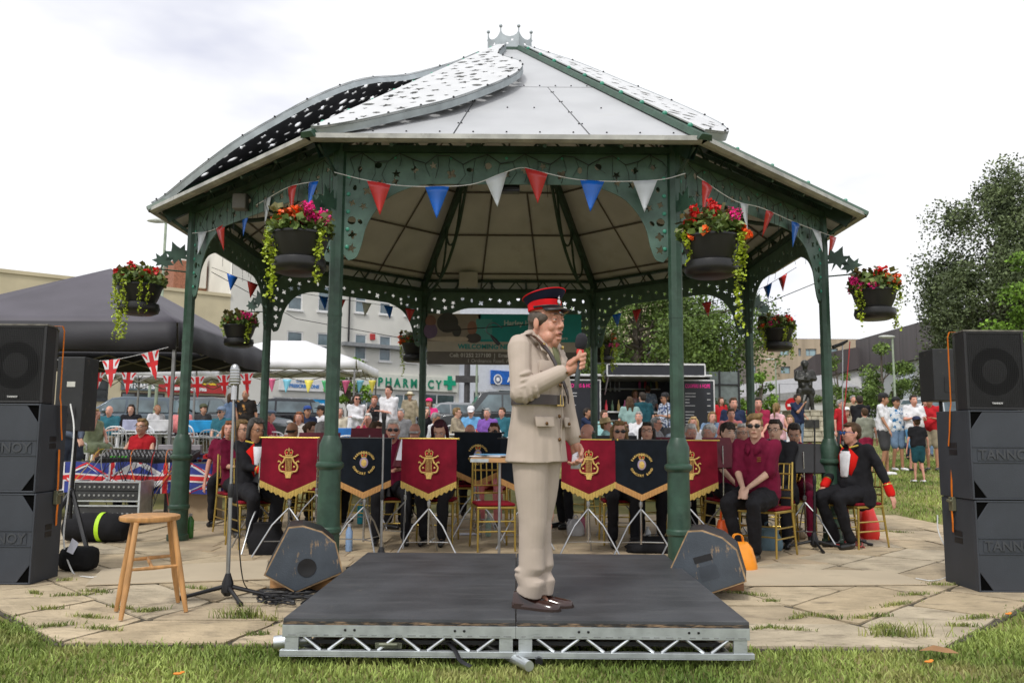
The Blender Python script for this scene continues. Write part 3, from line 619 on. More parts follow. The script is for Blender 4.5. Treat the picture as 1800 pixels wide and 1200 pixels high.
# right building: facade receding from the right towards the corner at x=1520
P0 = Vector((gx(1520, 62, 1.2), 62, 1.2)); P1 = Vector((gx(1830, 41, 1.2), 41, 1.2)); ex = (P1-P0).normalized(); X = frame((0, 0, 0), ex, (0, 0, 1)); Lb = (P1-P0).length
t = thing('clad_building', 'long pale grey building with a dark metal fascia behind the lamp post on the right', 'building', P0)
hC = at(1520, 598, 62).z-1.2
m = MB(X); m.b2((0, -.5, -18), (Lb, hC-2.3, 0)); m.obj('wall', PANEL, t, False)
m = MB(X)
for i in range(int(Lb/2.4)): m.b2((i*2.4+.02, hC-2.3, -.1), (i*2.4+2.38, hC, .35))
m.b2((0, hC-.1, -18), (Lb, hC-.02, -.1)); m.obj('fascia', CLAD, t, False)
for sx in (6.5, 12, 17, 23): m = MB(X); m.b2((sx, 1.5, .0), (sx+1.8, 4.6, .06)); m.obj('wall_panel', M('light panel', (.55, .6, .66), .4), t, False)
for sx in (5, 10, 15): m = MB(X); m.b2((sx, 2.1, .0), (sx+1.5, 2.2, .35)); m.obj('ledge', CLAD, t, False)
P2 = Vector((gx(1415, 66, 1.2), 66, 1.2)); P3 = Vector((gx(1522, 61.8, 1.2), 61.8, 1.2)); ex = (P3-P2).normalized(); X = frame((0, 0, 0), ex, (0, 0, 1)); Lb = (P3-P2).length; hD = at(1480, 613, 63).z-1.2
t = thing('clad_annexe', 'white rendered annexe with a dark curved fascia left of the long grey building', 'building', P2)
m = MB(X); m.b2((0, -.5, -10), (Lb-.1, hD-1.6, 0)); m.obj('wall', PANW, t, False)
m = MB(X); m.prism([(-.5, hD-3.2), (1.5, hD-2.2), (Lb-.05, hD-1.6), (Lb-.05, hD), (1.5, hD-.3), (-.5, hD-1.4)], -3, .4); m.obj('fascia', CLAD, t, False)
t = thing('low_hall', 'low white hall with a grey sloping roof behind the statue', 'building', gp(1400, 55)); m = MB(); m.b2((-3.6, 0, -.3), (4.0, 6, 2.6)); m.obj('wall', PANW, t, False)
m = MB(); m.add([(-3.8, -.2, 2.6), (4.2, -.2, 3.4), (4.2, 6, 4.6), (-3.8, 6, 3.6), (-3.8, -.2, 2.4), (4.2, -.2, 2.4), (4.2, 6, 2.4), (-3.8, 6, 2.4)], [(0, 1, 2, 3), (4, 5, 1, 0), (5, 6, 2, 1), (7, 4, 0, 3), (6, 7, 3, 2)]); m.obj('roof', M('grey roof sheet', (.30, .30, .31), .6), t, False)

# ---------------------------------------------------------------- trees
LF = {n: M('foliage '+n, c, .6, var=.3, scale=1.2, col2=c2, spec=.25, island=.4) for n, c, c2 in [('birch', (.06, .085, .035), (.13, .165, .075)), ('mid', (.07, .12, .028), (.14, .21, .05)), ('bright', (.10, .19, .02), (.17, .30, .04)), ('dark', (.03, .055, .018), (.07, .10, .035))]}
BARK = M('bark', (.12, .10, .08), .9, var=.3, scale=6, bump=.5)
def tree(label, px, Y, H, r, n, lf, z0=.3, size=.13, seed=0, name='tree', droop=0, dens=1.0, squash=1.0, tap=.45):
    """trunk, limbs and a crown of leaf clumps; H total height, r crown radius, z0 crown base as a share of H"""
    g = np.random.default_rng(seed); q = random.Random(seed)
    t = thing(name, label, 'tree', gp(px, Y)); cz = H*(1+z0)/2; hz = H*(1-z0)/2
    m = MB(); m.tube([(0, 0, -.2), (q.uniform(-.1, .1), 0, H*z0), (q.uniform(-.2, .2), q.uniform(-.2, .2), H*.92)], [r*.07+.05, r*.05+.03, .02], 7)
    nc = int(26*dens); C = []
    for i in range(nc):
        v = g.normal(size=3); v /= np.linalg.norm(v); k = g.uniform(.45, 1)**.6; taper = 1-tap*max(0, v[2])
        c = np.array([v[0]*r*k*taper, v[1]*r*k*taper*squash, cz+v[2]*hz*k]); C.append(c)
        h0 = q.uniform(z0*.8, .75)*H; h0 = min(h0, c[2]-.1); m.tube([(0, 0, h0), (c[0]*.5, c[1]*.5, (h0+c[2])/2+.1*r), tuple(c)], [r*.022+.01, .02, .006], 4)
    m.obj('trunk', BARK, t); C = np.array(C)
    idx = g.integers(0, nc, n); cr = r*g.uniform(.22, .42, nc)[idx][:, None]; d = g.normal(size=(n, 3)); d /= np.linalg.norm(d, axis=1)[:, None]
    P = C[idx]+d*cr*(g.uniform(0, 1, (n, 1))**.45)*np.array([1, 1, .75])
    if droop:
        s = g.uniform(0, 1, n) < droop; ci = idx[s]; hang = g.integers(0, 14, s.sum()); ga = (ci*14+hang)*2.399; rr = r*.30
        P[s] = C[ci]+np.stack([np.cos(ga)*rr*((hang % 5)/5+.2), np.sin(ga)*rr*((hang % 5)/5+.2), -g.uniform(0, 1, s.sum())*r*(.35+.35*((ga*7) % 1))], 1)+g.normal(0, size*.5, (s.sum(), 3))
    o = link(leaves(P, size, seed, .6), 'crown', LF[lf], t, False); return t
tree('large drooping birch standing behind the right loudspeaker stack', 1785, 38, 12.7, 3.5, 66000, 'birch', .20, .155, 1, droop=.45, dens=3.4, tap=.15)
tree('light green tree at the right edge beside the tall birch', 1850, 33, 8.2, 1.7, 7000, 'bright', .2, .16, 2)
tree('drooping dark tree spreading in front of the grey building near the birch', 1668, 42, 5.6, 1.6, 6000, 'birch', .25, .17, 3, droop=.5)
tree('leafy tree directly behind the middle of the food trailer', 1125, 31, 6.6, 3.0, 21000, 'mid', .3, .14, 4, droop=.3, dens=1.5)
tree('broad tree with sky gaps right of the front right column', 1245, 33, 7.2, 2.9, 15000, 'mid', .32, .14, 5, droop=.3, dens=1.3)
tree('bushy dark tree low behind the left end of the food trailer', 1045, 34, 4.6, 1.7, 5000, 'dark', .2, .14, 6)
tree('small bright green tree between the menu board and the beige flats', 1262, 40, 3.3, 1.5, 4500, 'bright', .1, .15, 7)
tree('bright young tree just left of the statue', 1338, 42, 3.4, .95, 2600, 'bright', .15, .15, 8)
tree('rounded green tree in front of the grey building beside the lamp post', 1556, 36, 4.4, 1.35, 7000, 'mid', .12, .13, 9)
tree('small tree with layered twigs immediately right of the statue', 1478, 37, 3.7, 1.0, 3800, 'mid', .15, .12, 10)
tree('small round street tree in front of the pharmacy windows', 613, 27, 2.9, .72, 2600, 'bright', .35, .11, 11)
tree('dark shrub under the beige flats beside the menu board', 1262, 27, 1.5, .8, 2500, 'dark', .02, .09, 12, name='shrub')

# ---------------------------------------------------------------- lamp posts, statue, road sign
def lamp(label, px, Y, ytop, group=None):
    H = at(px, ytop, Y).z-gz(Y); t = thing('street_lamp', label, 'street lamp', gp(px, Y)); m = MB(); m.tube([(0, 0, 0), (0, 0, 1.2), (0, 0, 1.21), (0, 0, H-.05)], [.075, .07, .05, .04], 8); m.obj('pole', M('pale green pole', (.30, .36, .27), .5), t)
    m = MB(); m.ell((-.22, 0, H), (.36, .13, .07), 12, 6); m.obj('lamp_head', M('pale lamp head', (.50, .52, .48), .5), t); return t
lamp('tall street lamp standing behind the black gazebo', 271, 24, 388); lamp('street lamp in front of the grey building by the round green tree', 1578, 34, 592)
lamp('thin street lamp left of the statue', 1368, 46, 632); lamp('pale lamp post in front of the white and blue shop', 838, 33, 560)
lamp('slim green lamp post under the white canopy edge near the grey sign', 259, 27, 600)
BRONZE = M('dark bronze', (.045, .045, .042), .4, metal=.5, var=.35, scale=5)
t = thing('stone_plinth', 'rough stone plinth with a dark plaque under the bronze soldier', 'plinth', gp(1420, 33)); STW = M('pale rubble stone', (.46, .42, .33), .9, var=.22, scale=5, bump=.8, bscale=6)
hp = at(1420, 723, 33).z-gz(33)
q = random.Random(5); rows = 6
for j in range(rows):
    x = -.8
    while x < .78:
        wd = min(q.uniform(.22, .5), .8-x); m = MB(); m.b2((x+.01, -.55+q.uniform(-.03, .03), hp*j/rows+.008), (x+wd-.01, .55, hp*(j+1)/rows-.008)); m.obj('stone', STW, t, False, bev=.015); x += wd
m = MB(); m.b2((-.74, -.5, 0), (.74, .5, hp-.02)); m.obj('core', STW, t, False); m = MB(); m.b2((-.84, -.6, hp-.001), (.84, .6, hp+.04)); m.obj('cap_stone', STW, t, False)
m = MB(); m.b2((-.28, -.62, hp*.45), (.28, -.58, hp*.72)); m.obj('plaque', BRONZE, t, False)
fg = thing('soldier_statue', 'dark bronze statue of a helmeted soldier with folded arms on the plinth', 'statue', (t.location.x, 33, gz(33)+hp))
m = MB(); zs = (at(1420, 634, 33).z-gz(33)-hp)/2.3
def cp(a, b, r0, r1): m.tube([Vector(a)*zs-(Vector(b)-Vector(a)).normalized()*r0*zs*.8, Vector(a)*zs, Vector(b)*zs, Vector(b)*zs+(Vector(b)-Vector(a)).normalized()*r1*zs*.8], [r0*.4*zs, r0*zs, r1*zs, r1*.4*zs], 12)
for k in (-1, 1): cp((k*.14, 0, 1.15), (k*.24, -.02, .60), .15, .12); cp((k*.24, -.02, .60), (k*.30, .02, .10), .12, .09); cp((k*.30, .0, .05), (k*.33, -.16, .05), .08, .07); cp((k*.12, 0, 1.10), (k*.14, 0, 1.62), .20, .20); cp((k*.14, 0, 1.62), (k*.26, 0, 1.78), .19, .12); cp((k*.32, 0, 1.80), (k*.42, -.08, 1.45), .12, .11); cp((k*.42, -.08, 1.45), (-k*.06, -.28, 1.47+.06*k), .10, .08)
cp((-.16, 0, .98), (.16, 0, .98), .22, .22); cp((0, 0, 1.80), (0, -.02, 2.0), .12, .11)
for k in (-1, 1): cp((k*.16, -.17, 1.12), (k*.16, -.18, 1.22), .08, .08); cp((k*.24, 0, .98), (k*.28, 0, .78), .17, .16)
m.ell((0, -.04*zs, 2.08*zs), (.13*zs, .15*zs, .17*zs), 14, 10); ob = link(m.mesh('figure'), 'figure', BRONZE, fg, False); r_ = ob.modifiers.new('r', 'REMESH'); r_.mode = 'VOXEL'; r_.voxel_size = .028; r_.use_smooth_shade = True; s_ = ob.modifiers.new('s', 'SMOOTH'); s_.iterations = 2
m = MB(); m.lathe([(.175*zs, 2.10*zs), (.18*zs, 2.14*zs), (.165*zs, 2.24*zs), (.10*zs, 2.32*zs), (.01, 2.345*zs)], 16); m.obj('helmet', BRONZE, fg); m = MB(); m.tube([(-.05, -.0, .0), (.30*zs, .15*zs, 1.0*zs)], [.16*zs, .12*zs], 10); m.obj('tree_stump', BRONZE, fg)
t = thing('road_sign', 'round red no entry sign on a grey frame behind the bandstand', 'sign', gp(1396, 40)); m = MB(); m.tube([(-.6, .05, 0), (-.6, .05, 2.6), (.9, .05, 2.6), (.9, .05, 0)], .03, 6); m.obj('sign_frame', STEEL, t)
zc = at(1396, 712, 40).z-gz(40); m = MB(T(0, 0, zc) @ RX(90)); m.lathe([(.36, 0), (.36, .03)], 24); sg = m.obj('sign_disc', M('sign red', (.55, .01, .015), .4), t, False); m = MB(T(0, -.035, zc)); m.b2((-.25, -.004, -.06), (.25, .0, .06)); m.obj('sign_bar', WTX, sg, False)
# ---------------------------------------------------------------- people: one continuous remeshed body each, clothes and hair as children
SK = [M('skin %s' % n, c, .5, var=.07, scale=14, spec=.35) for n, c in [('fair', (.60, .34, .24)), ('pink', (.62, .31, .23)), ('tanned', (.42, .215, .13)), ('brown', (.22, .10, .06)), ('light', (.66, .42, .31))]]
HR = {n: M('hair '+n, c, .65, var=.35, scale=22, bump=.9, bscale=60, spec=.3, stretch=(1, 1, .22), bdist=.02) for n, c in dict(dark=(.034, .025, .019), darkgrey=(.06, .056, .052), brown=(.07, .038, .018), light=(.22, .14, .06), blond=(.42, .29, .13), grey=(.30, .29, .28), white=(.62, .60, .57), ginger=(.22, .08, .03), purple=(.045, .008, .015)).items()}
CL = {n: cloth('cloth '+n, c) for n, c in dict(maroon=(.16, .008, .035), black=(.014, .014, .017), navy=(.02, .03, .07), teal=(.03, .13, .17), green=(.28, .32, .20), red=(.42, .015, .022), redtee=(.30, .02, .06), white=(.70, .70, .73), grey=(.20, .20, .21), stone=(.33, .28, .20), blue=(.14, .36, .62), purple=(.22, .10, .42), pink=(.70, .24, .24), palepink=(.68, .42, .46), denim=(.10, .15, .24), cream=(.62, .56, .44), darkgrey=(.06, .06, .065), aqua=(.30, .52, .52), jean=(.16, .24, .36), olive=(.24, .25, .20), hotpink=(.75, .04, .22), slate=(.09, .11, .15), darkteal=(.015, .07, .09), sage=(.24, .36, .34)).items()}
BLK_SHOE = M('black shoe leather', (.01, .01, .01), .3); WHT_SHOE = M('white trainer', (.75, .75, .78), .6)
EYEW = M('eye white', (.62, .60, .58), .3); IRIS = M('iris', (.03, .02, .012), .2); LIPS = M('lips', (.36, .12, .10), .5); LENS = M('dark lens', (.008, .008, .01), .06); WIRE = M('spectacle wire', (.03, .025, .02), .3)
def capm(mb, a, b, r0, r1, n=10):
    a, b = Vector(a), Vector(b); d = (b-a); d = d.normalized() if d.length > 1e-6 else Vector((0, 0, 1))
    if (b-a).length < 1e-6: b = a+d*1e-4
    mb.tube([a-d*r0, a-d*r0*.72, a, b, b+d*r1*.72, b+d*r1], [r0*.08, r0*.7, r0, r1, r1*.7, r1*.08], n)
def soft(name, mb, mat, par, vox, it=3, fac=.5, matrix=None):
    me = mb.mesh(name); o = link(me, name, mat, par, False, matrix=matrix); softmod(o, vox, it, fac)
    if vox > .009 and name in ('shirt', 'trousers', 'dress') or (name == 'jacket' and vox > .009):
        for t_, st in zip(TXF, (.022, .030)): d = o.modifiers.new('folds', 'DISPLACE'); d.texture = t_; d.strength = st; d.mid_level = .5; d.texture_coords = 'LOCAL'
    return o
TXF = [bpy.data.textures.new('folds', 'CLOUDS') for _ in range(2)]; TXF[0].noise_scale = .10; TXF[1].noise_scale = .22
for q_ in TXF: q_.noise_depth = 1
def softmod(o, vox, it=3, fac=.5):
    r = o.modifiers.new('remesh', 'REMESH'); r.mode = 'VOXEL'; r.voxel_size = vox; r.use_smooth_shade = True
    s = o.modifiers.new('smooth', 'SMOOTH'); s.factor = fac; s.iterations = it; return o
def head_prims(m, H, detail=False):
    m.xf = H
    m.ell((0, .015, .035), (.074, .094, .082), 14, 10); m.ell((0, -.022, -.028), (.061, .070, .088), 14, 10); m.ell((0, -.055, -.092), (.034, .028, .024), 10, 7)
    m.ell((0, -.012, -.060), (.060, .066, .052), 12, 8)
    capm(m, (0, -.084, .02), (0, -.107, -.018), .0085, .0118); 
    capm(m, (-.036, -.076, .032), (.036, -.076, .032), .013, .013)
    for s in (-1, 1):
        m.ell((s*.038, -.060, -.025), (.022, .024, .022)); m.ell((s*.077, .012, -.008), (.010, .019, .031)); m.ell((s*.012, -.098, -.024), (.009, .010, .008))
    capm(m, (-.018, -.088, -.054), (.018, -.088, -.054), .009, .009)
    if detail:
        for s in (-1, 1):
            m.ell((s*.040, -.040, -.070), (.026, .034, .030))   # jowl and smile fold
            m.ell((s*.031, -.074, .012), (.0165, .012, .012))
        m.ell((0, -.088, -.078), (.018, .012, .008)); capm(m, (-.02, -.03, -.105), (.02, -.03, -.105), .03, .03)
    m.xf = I4
_hc = {}
def hairmesh(style, colr):
    if (style, colr) in _hc: return _hc[style, colr]
    m = MB(); E = m.ell
    if style in ('short', 'boy', 'bob', 'long', 'bun', 'pony', 'swept'):
        E((0, .034, .050), (.081, .090, .080), 14, 10); E((0, .055, .0), (.073, .066, .07), 12, 8)
        q = random.Random(5)
        for i in range(12): x = -.055+.11*q.random(); capm(m, (x*.8, -.01+.03*q.random(), .118), (x+q.uniform(-.02, .02), -.062-.008*q.random(), .088+.012*q.random()), .020, .011, 6)
        for s in (-1, 1): capm(m, (s*.074, -.015, .05), (s*.077, -.005, .0), .014, .008)
    if style == 'boy':
        q = random.Random(3)
        for i in range(16): x = -.06+.12*q.random(); capm(m, (x*.8, -.02, .11), (x*1.1+q.uniform(-.01, .01), -.085, .045+.02*q.random()), .022, .010, 6)
    if style == 'swept': capm(m, (-.05, -.062, .085), (.06, -.03, .12), .03, .03); E((0, .0, .10), (.075, .08, .045))
    if style in ('bob', 'long'):
        for s in (-1, 1): capm(m, (s*.078, .01, .04), (s*.088, -.0, -.09), .028, .022)
        capm(m, (0, .075, .03), (0, .085, -.09), .06, .045)
    if style == 'long':
        for s in (-1, 1): capm(m, (s*.088, .0, -.09), (s*.085, -.02, -.22), .032, .022); capm(m, (s*.05, .08, -.05), (s*.06, .07, -.24), .045, .03)
    if style == 'curly':
        q = random.Random(4); E((0, .03, .04), (.09, .10, .09))
        for i in range(26):
            a = q.uniform(0, 6.3); z = q.uniform(-.05, .12)
            if math.sin(a) > -.55 or z > .07: E((math.cos(a)*.08, math.sin(a)*.085+.025, z), .03, 8, 6)
    if style == 'ring':            # bald with hair at the sides
        for s in (-1, 1): capm(m, (s*.070, .0, .01), (s*.055, .07, .0), .014, .018)
        capm(m, (-.05, .085, -.01), (.05, .085, -.01), .025, .025)
    if style == 'bun': E((0, .12, .03), (.04, .04, .04))
    if style == 'pony': capm(m, (0, .12, .06), (0, .17, -.03), .03, .03); capm(m, (0, .17, -.03), (0, .13, -.2), .03, .012)
    me = m.mesh('hair'); me.materials.append(HR[colr]); _hc[style, colr] = me; return me
_sh = {}
def shared(key, fn, mat, smooth=True):
    if key not in _sh:
        m = MB(); fn(m); me = m.mesh(key)
        for q in (mat if isinstance(mat, (list, tuple)) else [mat]): me.materials.append(q)
        if smooth: me.polygons.foreach_set('use_smooth', [True]*len(me.polygons))
        _sh[key] = me
    return _sh[key]
def eyesf(m):
    m.ell((0, 0, 0), (.0135, .008, .0075), 10, 7); m.mi = 1; m.ell((0, -.0055, 0), (.0058, .004, .0062), 8, 6); m.mi = 0
def face(E, H, sk, glasses=None, browm=None, moust=None, small=False):
    def put(n, me, x, y, z, **k): o = link(me, n, None, E, False, matrix=H @ T(x, y, z)); return o
    if glasses not in ('sun', 'bluesun'):
        for s in (-1, 1): put('eye', shared('eye', eyesf, [EYEW, IRIS]), s*.031, -.0805, .011)
    bm = shared('eyebrow'+(browm.name if browm else ''), lambda m: capm(m, (-.015, 0, 0), (.015, .003, .001), .0045, .003, 6), browm or HR['brown'])
    if not small:
        for s in (-1, 1): put('eyebrow', bm, s*.032, -.090, .034)
    put('mouth', shared('mouth', lambda m: m.ell((0, 0, 0), (.021, .006, .0055), 10, 6), LIPS), 0, -.0955, -.054)
    if moust: put('moustache', shared('moust'+moust, lambda m: capm(m, (-.024, .004, -.006), (.024, .004, -.006), .0075, .0075, 8), HR[moust]), 0, -.103, -.038)
    if glasses:
        dk = glasses in ('sun', 'bluesun'); lm = {'sun': LENS, 'bluesun': M('blue mirror lens', (.02, .10, .35), .08)}.get(glasses)
        def gl(m):
            for s in (-1, 1):
                if dk: m.ell((s*.034, 0, 0), (.028, .006, .020), 12, 6)
                else:
                    m.tube([(s*.034+.027*math.cos(t), 0, .019*math.sin(t)) for t in np.linspace(0, 2*math.pi, 13)], .0018, 5, False)
                m.tube([(s*.060, 0, .008), (s*.078, .03, .01), (s*.082, .10, 0)], .0028, 4)
            m.tube([(-.008, -.002, .006), (.008, -.002, .006)], .003, 4)
        put('sunglasses' if dk else 'spectacles', shared('g'+glasses, gl, lm or WIRE), 0, -.106, .010)
def hat_on(E, H, hat, mat):
    m = MB()
    if hat == 'cap':
        m.lathe([(.089, .0), (.093, .03), (.085, .065), (.06, .09), (.015, .102)], 18, (0, 0, 0), Matrix.Diagonal((1, 1.1, 1, 1))); m.ell((0, -.125, .008), (.070, .065, .008), 14, 6)
    elif hat == 'flat': m.ell((0, 0, .04), (.10, .125, .042), 18, 8); m.ell((0, -.10, .022), (.065, .05, .008), 12, 6)
    elif hat == 'sun': m.lathe([(.16, -.005), (.17, .0), (.095, .012), (.09, .07), (.07, .098), (.02, .10)], 22, (0, 0, 0), Matrix.Diagonal((1, 1.12, 1, 1)))
    elif hat == 'backcap': m.lathe([(.089, .0), (.093, .03), (.085, .065), (.06, .09), (.015, .102)], 18, (0, 0, 0), Matrix.Diagonal((1, 1.1, 1, 1))); m.ell((0, .125, .008), (.070, .065, .008), 14, 6)
    return m.obj('hat', mat, E, True, 50, matrix=H @ T(0, .018, .052) @ RX(-6 if hat != 'backcap' else 4))
def ik(S, W, l1, l2, pole):
    d = W-S; L_ = min(d.length, (l1+l2)*.995); dn = d.normalized(); W = S+dn*L_
    a = (l1*l1-l2*l2+L_*L_)/(2*L_); h = math.sqrt(max(0, l1*l1-a*a)); p = Vector(pole); p = (p-dn*p.dot(dn)).normalized(); return S+dn*a+p*h, W
def hand(m, E_, W, s, out=.0, grip=False, r=1.0):
    """palm, four unequal bent fingers and a side thumb, continuing the forearm E_->W"""
    d = (W-E_).normalized(); side = d.cross(Vector((0, 0, 1))); side = side.normalized() if side.length > .1 else Vector((1, 0, 0)); nrm = side.cross(d)
    p0 = W+d*.02; p1 = W+d*.085; 
    for k in (-1, 0, 1): capm(m, p0+side*k*.016*r, p1+side*k*.024*r, .016, .013, 8)
    for k, ln in zip((-1.5, -.5, .5, 1.5), (.062, .074, .078, .066)):
        b = p1+side*k*.017*r; q = b+d*ln*.5-nrm*(.012 if not grip else .03); e = q+d*(ln*.45 if not grip else -.0)-nrm*(.022 if not grip else .03)
        capm(m, b, q, .0095, .009, 6); capm(m, q, e, .009, .0075, 6)
    b = p0+d*.01+side*s*.025; q = b+d*.035+side*s*.02-nrm*.015; capm(m, b, q, .012, .010, 6); capm(m, q, q+d*.028-nrm*.008, .010, .008, 6)
ARMS = dict(down=((.30, -.02, -.60), (.30, -.02, -.60)), lap=((.05, -.30, -.42), (.05, -.32, -.42)), crossed=((-.12, -.20, -.28), (-.14, -.17, -.25)),
            table=((.16, -.34, -.28), (.14, -.36, -.28)), face=((.06, -.20, .08), (.10, -.33, -.36)), play=((.04, -.28, -.30), (.04, -.27, -.18)), clasp=((.03, -.28, -.40), (.03, -.28, -.40)),
            hip=((.24, .02, -.48), (.24, .02, -.48)), phone=((.04, -.25, -.02), (.12, -.2, -.35)), point=((.14, -.38, -.1), (.28, -.02, -.58)), hold=((.10, -.26, -.24), (.10, -.26, -.24)))
PEOPLE = {}
def person(label, x, y, rz, pose='stand', top='black', bot='black', hair=('short', 'brown'), sk=0, H=1.72, arms='down', sleeve='short', legs='long', glasses=None, hat=None, head=(0, 0), group=None, vox=.015, fat=1.0, z=None, seat=.46, shoe=BLK_SHOE, feet=(-.36, .12), spread=.10, moust=None, lean=0, topmat=None, botmat=None, dress=False, jacket=False, key=None, small=False, crest=False, kid=1.0, extra_head=False, tor=.525, al=1.0, hdz=.680):
    if fat == 1.0: fat = 1.07
    z = gz(y) if z is None else z; s = H/1.75; f = fat
    E = thing('person', label, 'person', (x, y, z), rz, group)
    sit = pose == 'sit'; hz = (seat+.085) if sit else .92*s
    hip = {k: Vector((k*.085*s*f, 0, hz)) for k in (-1, 1)}
    if sit:
        kn = {k: Vector((k*spread*s*1.25, -.43*s, seat+.075)) for k in (-1, 1)}; an = {k: Vector((k*feet[1]*s, feet[0]*s-.02*k, .085)) for k in (-1, 1)}
    else:
        kn = {k: Vector((k*.095*s, -.02*s+.012*k, .49*s)) for k in (-1, 1)}; an = {k: Vector((k*(.05+spread*.5)*s, .02*s-.03*k, .08*s)) for k in (-1, 1)}
    tl = Matrix.Rotation(R(-lean), 3, 'X'); ts = .52*s; base = Vector((0, .0, hz))
    def tp(x_, y_, z_): return base+tl @ Vector((x_*s, y_*s, z_*s))
    sh = {k: tp(k*.175*(.9+.1*f), .01, tor) for k in (-1, 1)}; nk = tp(0, .01, tor+.035)
    hd = tp(0, -.028, hdz); HM = T(*hd) @ Matrix.Rotation(R(head[0]), 4, 'Z') @ Matrix.Rotation(R(head[1]-lean*.4), 4, 'X') @ Matrix.Scale(min(1, s*kid if s > .8 else s*1.18), 4)
    ap = arms if isinstance(arms, tuple) else ARMS[arms]; el, wr = {}, {}
    for k, (ax, ay, az) in zip((-1, 1), ap):
        tgt = Vector((k*ax*s, ay*s, sh[k].z+az*s)); el[k], wr[k] = ik(sh[k], tgt, .29*s*al, .255*s*al, (k*.55, .35, -1))
    b = MB(); cov = .014
    for k in (-1, 1):
        capm(b, hip[k]+Vector((0, 0, .02)), tp(k*.075, 0, .3), .105*s*f-cov, .10*s*f-cov); capm(b, tp(k*.075, 0, .3), sh[k]-Vector((k*.06, 0, .05)), .10*s*f-cov, .042*s)
        capm(b, sh[k]-Vector((k*.02, 0, .03)), el[k], .032*s, .036*s); capm(b, el[k], wr[k], .037*s, .024*s)
        capm(b, hip[k], kn[k], .082*s*f-cov, .050*s); capm(b, kn[k], an[k], .050*s, .034*s)
        fd = Vector((0, -1, 0)); capm(b, an[k]-Vector((0, 0, .04)), an[k]+fd*.13-Vector((0, 0, .055)), .03, .025); hand(b, el[k], wr[k], -k)
    capm(b, tp(0, .01, tor-.02), hd-Vector((0, -.01, .04)), .058*s, .053*s)
    capm(b, sh[-1]*.6+sh[1]*.4, sh[1]*.6+sh[-1]*.4, .045*s, .045*s); head_prims(b, HM, extra_head)
    skm = SK[sk]; soft('body', b, skm, E, vox)
    tm = topmat or CL[top]; bm = botmat or CL[bot]
    t = MB(); rb = .118*f*s
    for k in (-1, 1):
        capm(t, hip[k]+Vector((-k*.01, 0, .03 if not (jacket or dress) else -.03)), tp(k*.08, 0, .26), rb, .112*s*f); capm(t, tp(k*.08, -.005, .26), sh[k]-Vector((k*.045, 0, .035)), .112*s*f, .076*s)
        if sleeve != 'none':
            e = {'short': .72, 'elbow': 1.0, 'long': 1.0}[sleeve]; capm(t, sh[k]-Vector((0, 0, .008)), sh[k].lerp(el[k], e), .062*s, .054*s)
        if sleeve == 'long': capm(t, el[k], el[k].lerp(wr[k], .94), .053*s, .036*s)
        if jacket: capm(t, hip[k]+Vector((k*.015, 0, .04)), hip[k]+Vector((k*.03, 0, -.10 if not sit else -.02)), rb, rb*1.02)
    capm(t, tp(0, -.012, .06), tp(0, -.01, .40), .118*s*f, .112*s*f)
    if fat > 1.1: t.ell(tp(0, -.05, .13), (.13*f*s, .13*f*s, .15*s))
    capm(t, tp(-.08, .01, tor-.01), tp(.08, .01, tor-.01), .064*s, .064*s); capm(t, tp(-.04, .015, tor+.02), tp(.04, .015, tor+.02), .058*s, .058*s)
    if dress:
        for k in (-1, 1): capm(t, hip[k], hip[k].lerp(kn[k], .85 if sit else .9), .12*s*f, .115*s)
        capm(t, (hip[1]+hip[-1])/2, (kn[1]+kn[-1])/2+Vector((0, 0, .02)), .12*s*f, .1*s)
    nm = 'dress' if dress else ('jacket' if jacket else 'shirt'); so_ = soft(nm, t, tm, E, vox)
    if not dress:
        t = MB(); e = {'long': 1, 'shorts': .8, 'crop': 1}[legs]
        for k in (-1, 1):
            capm(t, hip[k]+Vector((-k*.01, 0, .03)), hip[k].lerp(kn[k], e), .112*s*f, (.072 if legs == 'long' else .088)*s)
            if legs != 'shorts': capm(t, kn[k], kn[k].lerp(an[k], .97 if legs == 'long' else .6), .070*s, .058*s)
        soft('trousers' if legs != 'shorts' else 'shorts', t, bm, E, vox)
    for k in (-1, 1):
        m = MB(); c = an[k]+Vector((0, -.05, -.045)); capm(m, c+Vector((0, .06, 0)), c+Vector((k*.01, -.11, -.012)), .040*s, .032*s, 10)
        m.v = [(x_, y_, max(z_, .004)) for x_, y_, z_ in m.v]; m.obj('shoe', shoe, E)
    if hair and hair[0] != 'none': softmod(link(hairmesh(*hair), 'hair', None, E, False, matrix=HM), .012 if vox < .018 else .018, 2)
    face(E, HM, sk, glasses, HR[hair[1]] if hair else None, moust, small)
    if hat: hat_on(E, HM, hat[0], hat[1])
    if crest:
        m = MB(); c = tp(.075, -.118*f, .36); 
        for i in range(3): m.tube([c+Vector((-.02, -.0, i*.018)), c+Vector((.02, -.0, i*.018+.004))], .004, 4)
        m.obj('gold_crest', GOLD, E)
    PEOPLE[label] = dict(E=E, H=HM, el=el, wr=wr, sh=sh, tp=tp, hip=hip, kn=kn, hd=hd, s=s, an=an)
    return PEOPLE[label]
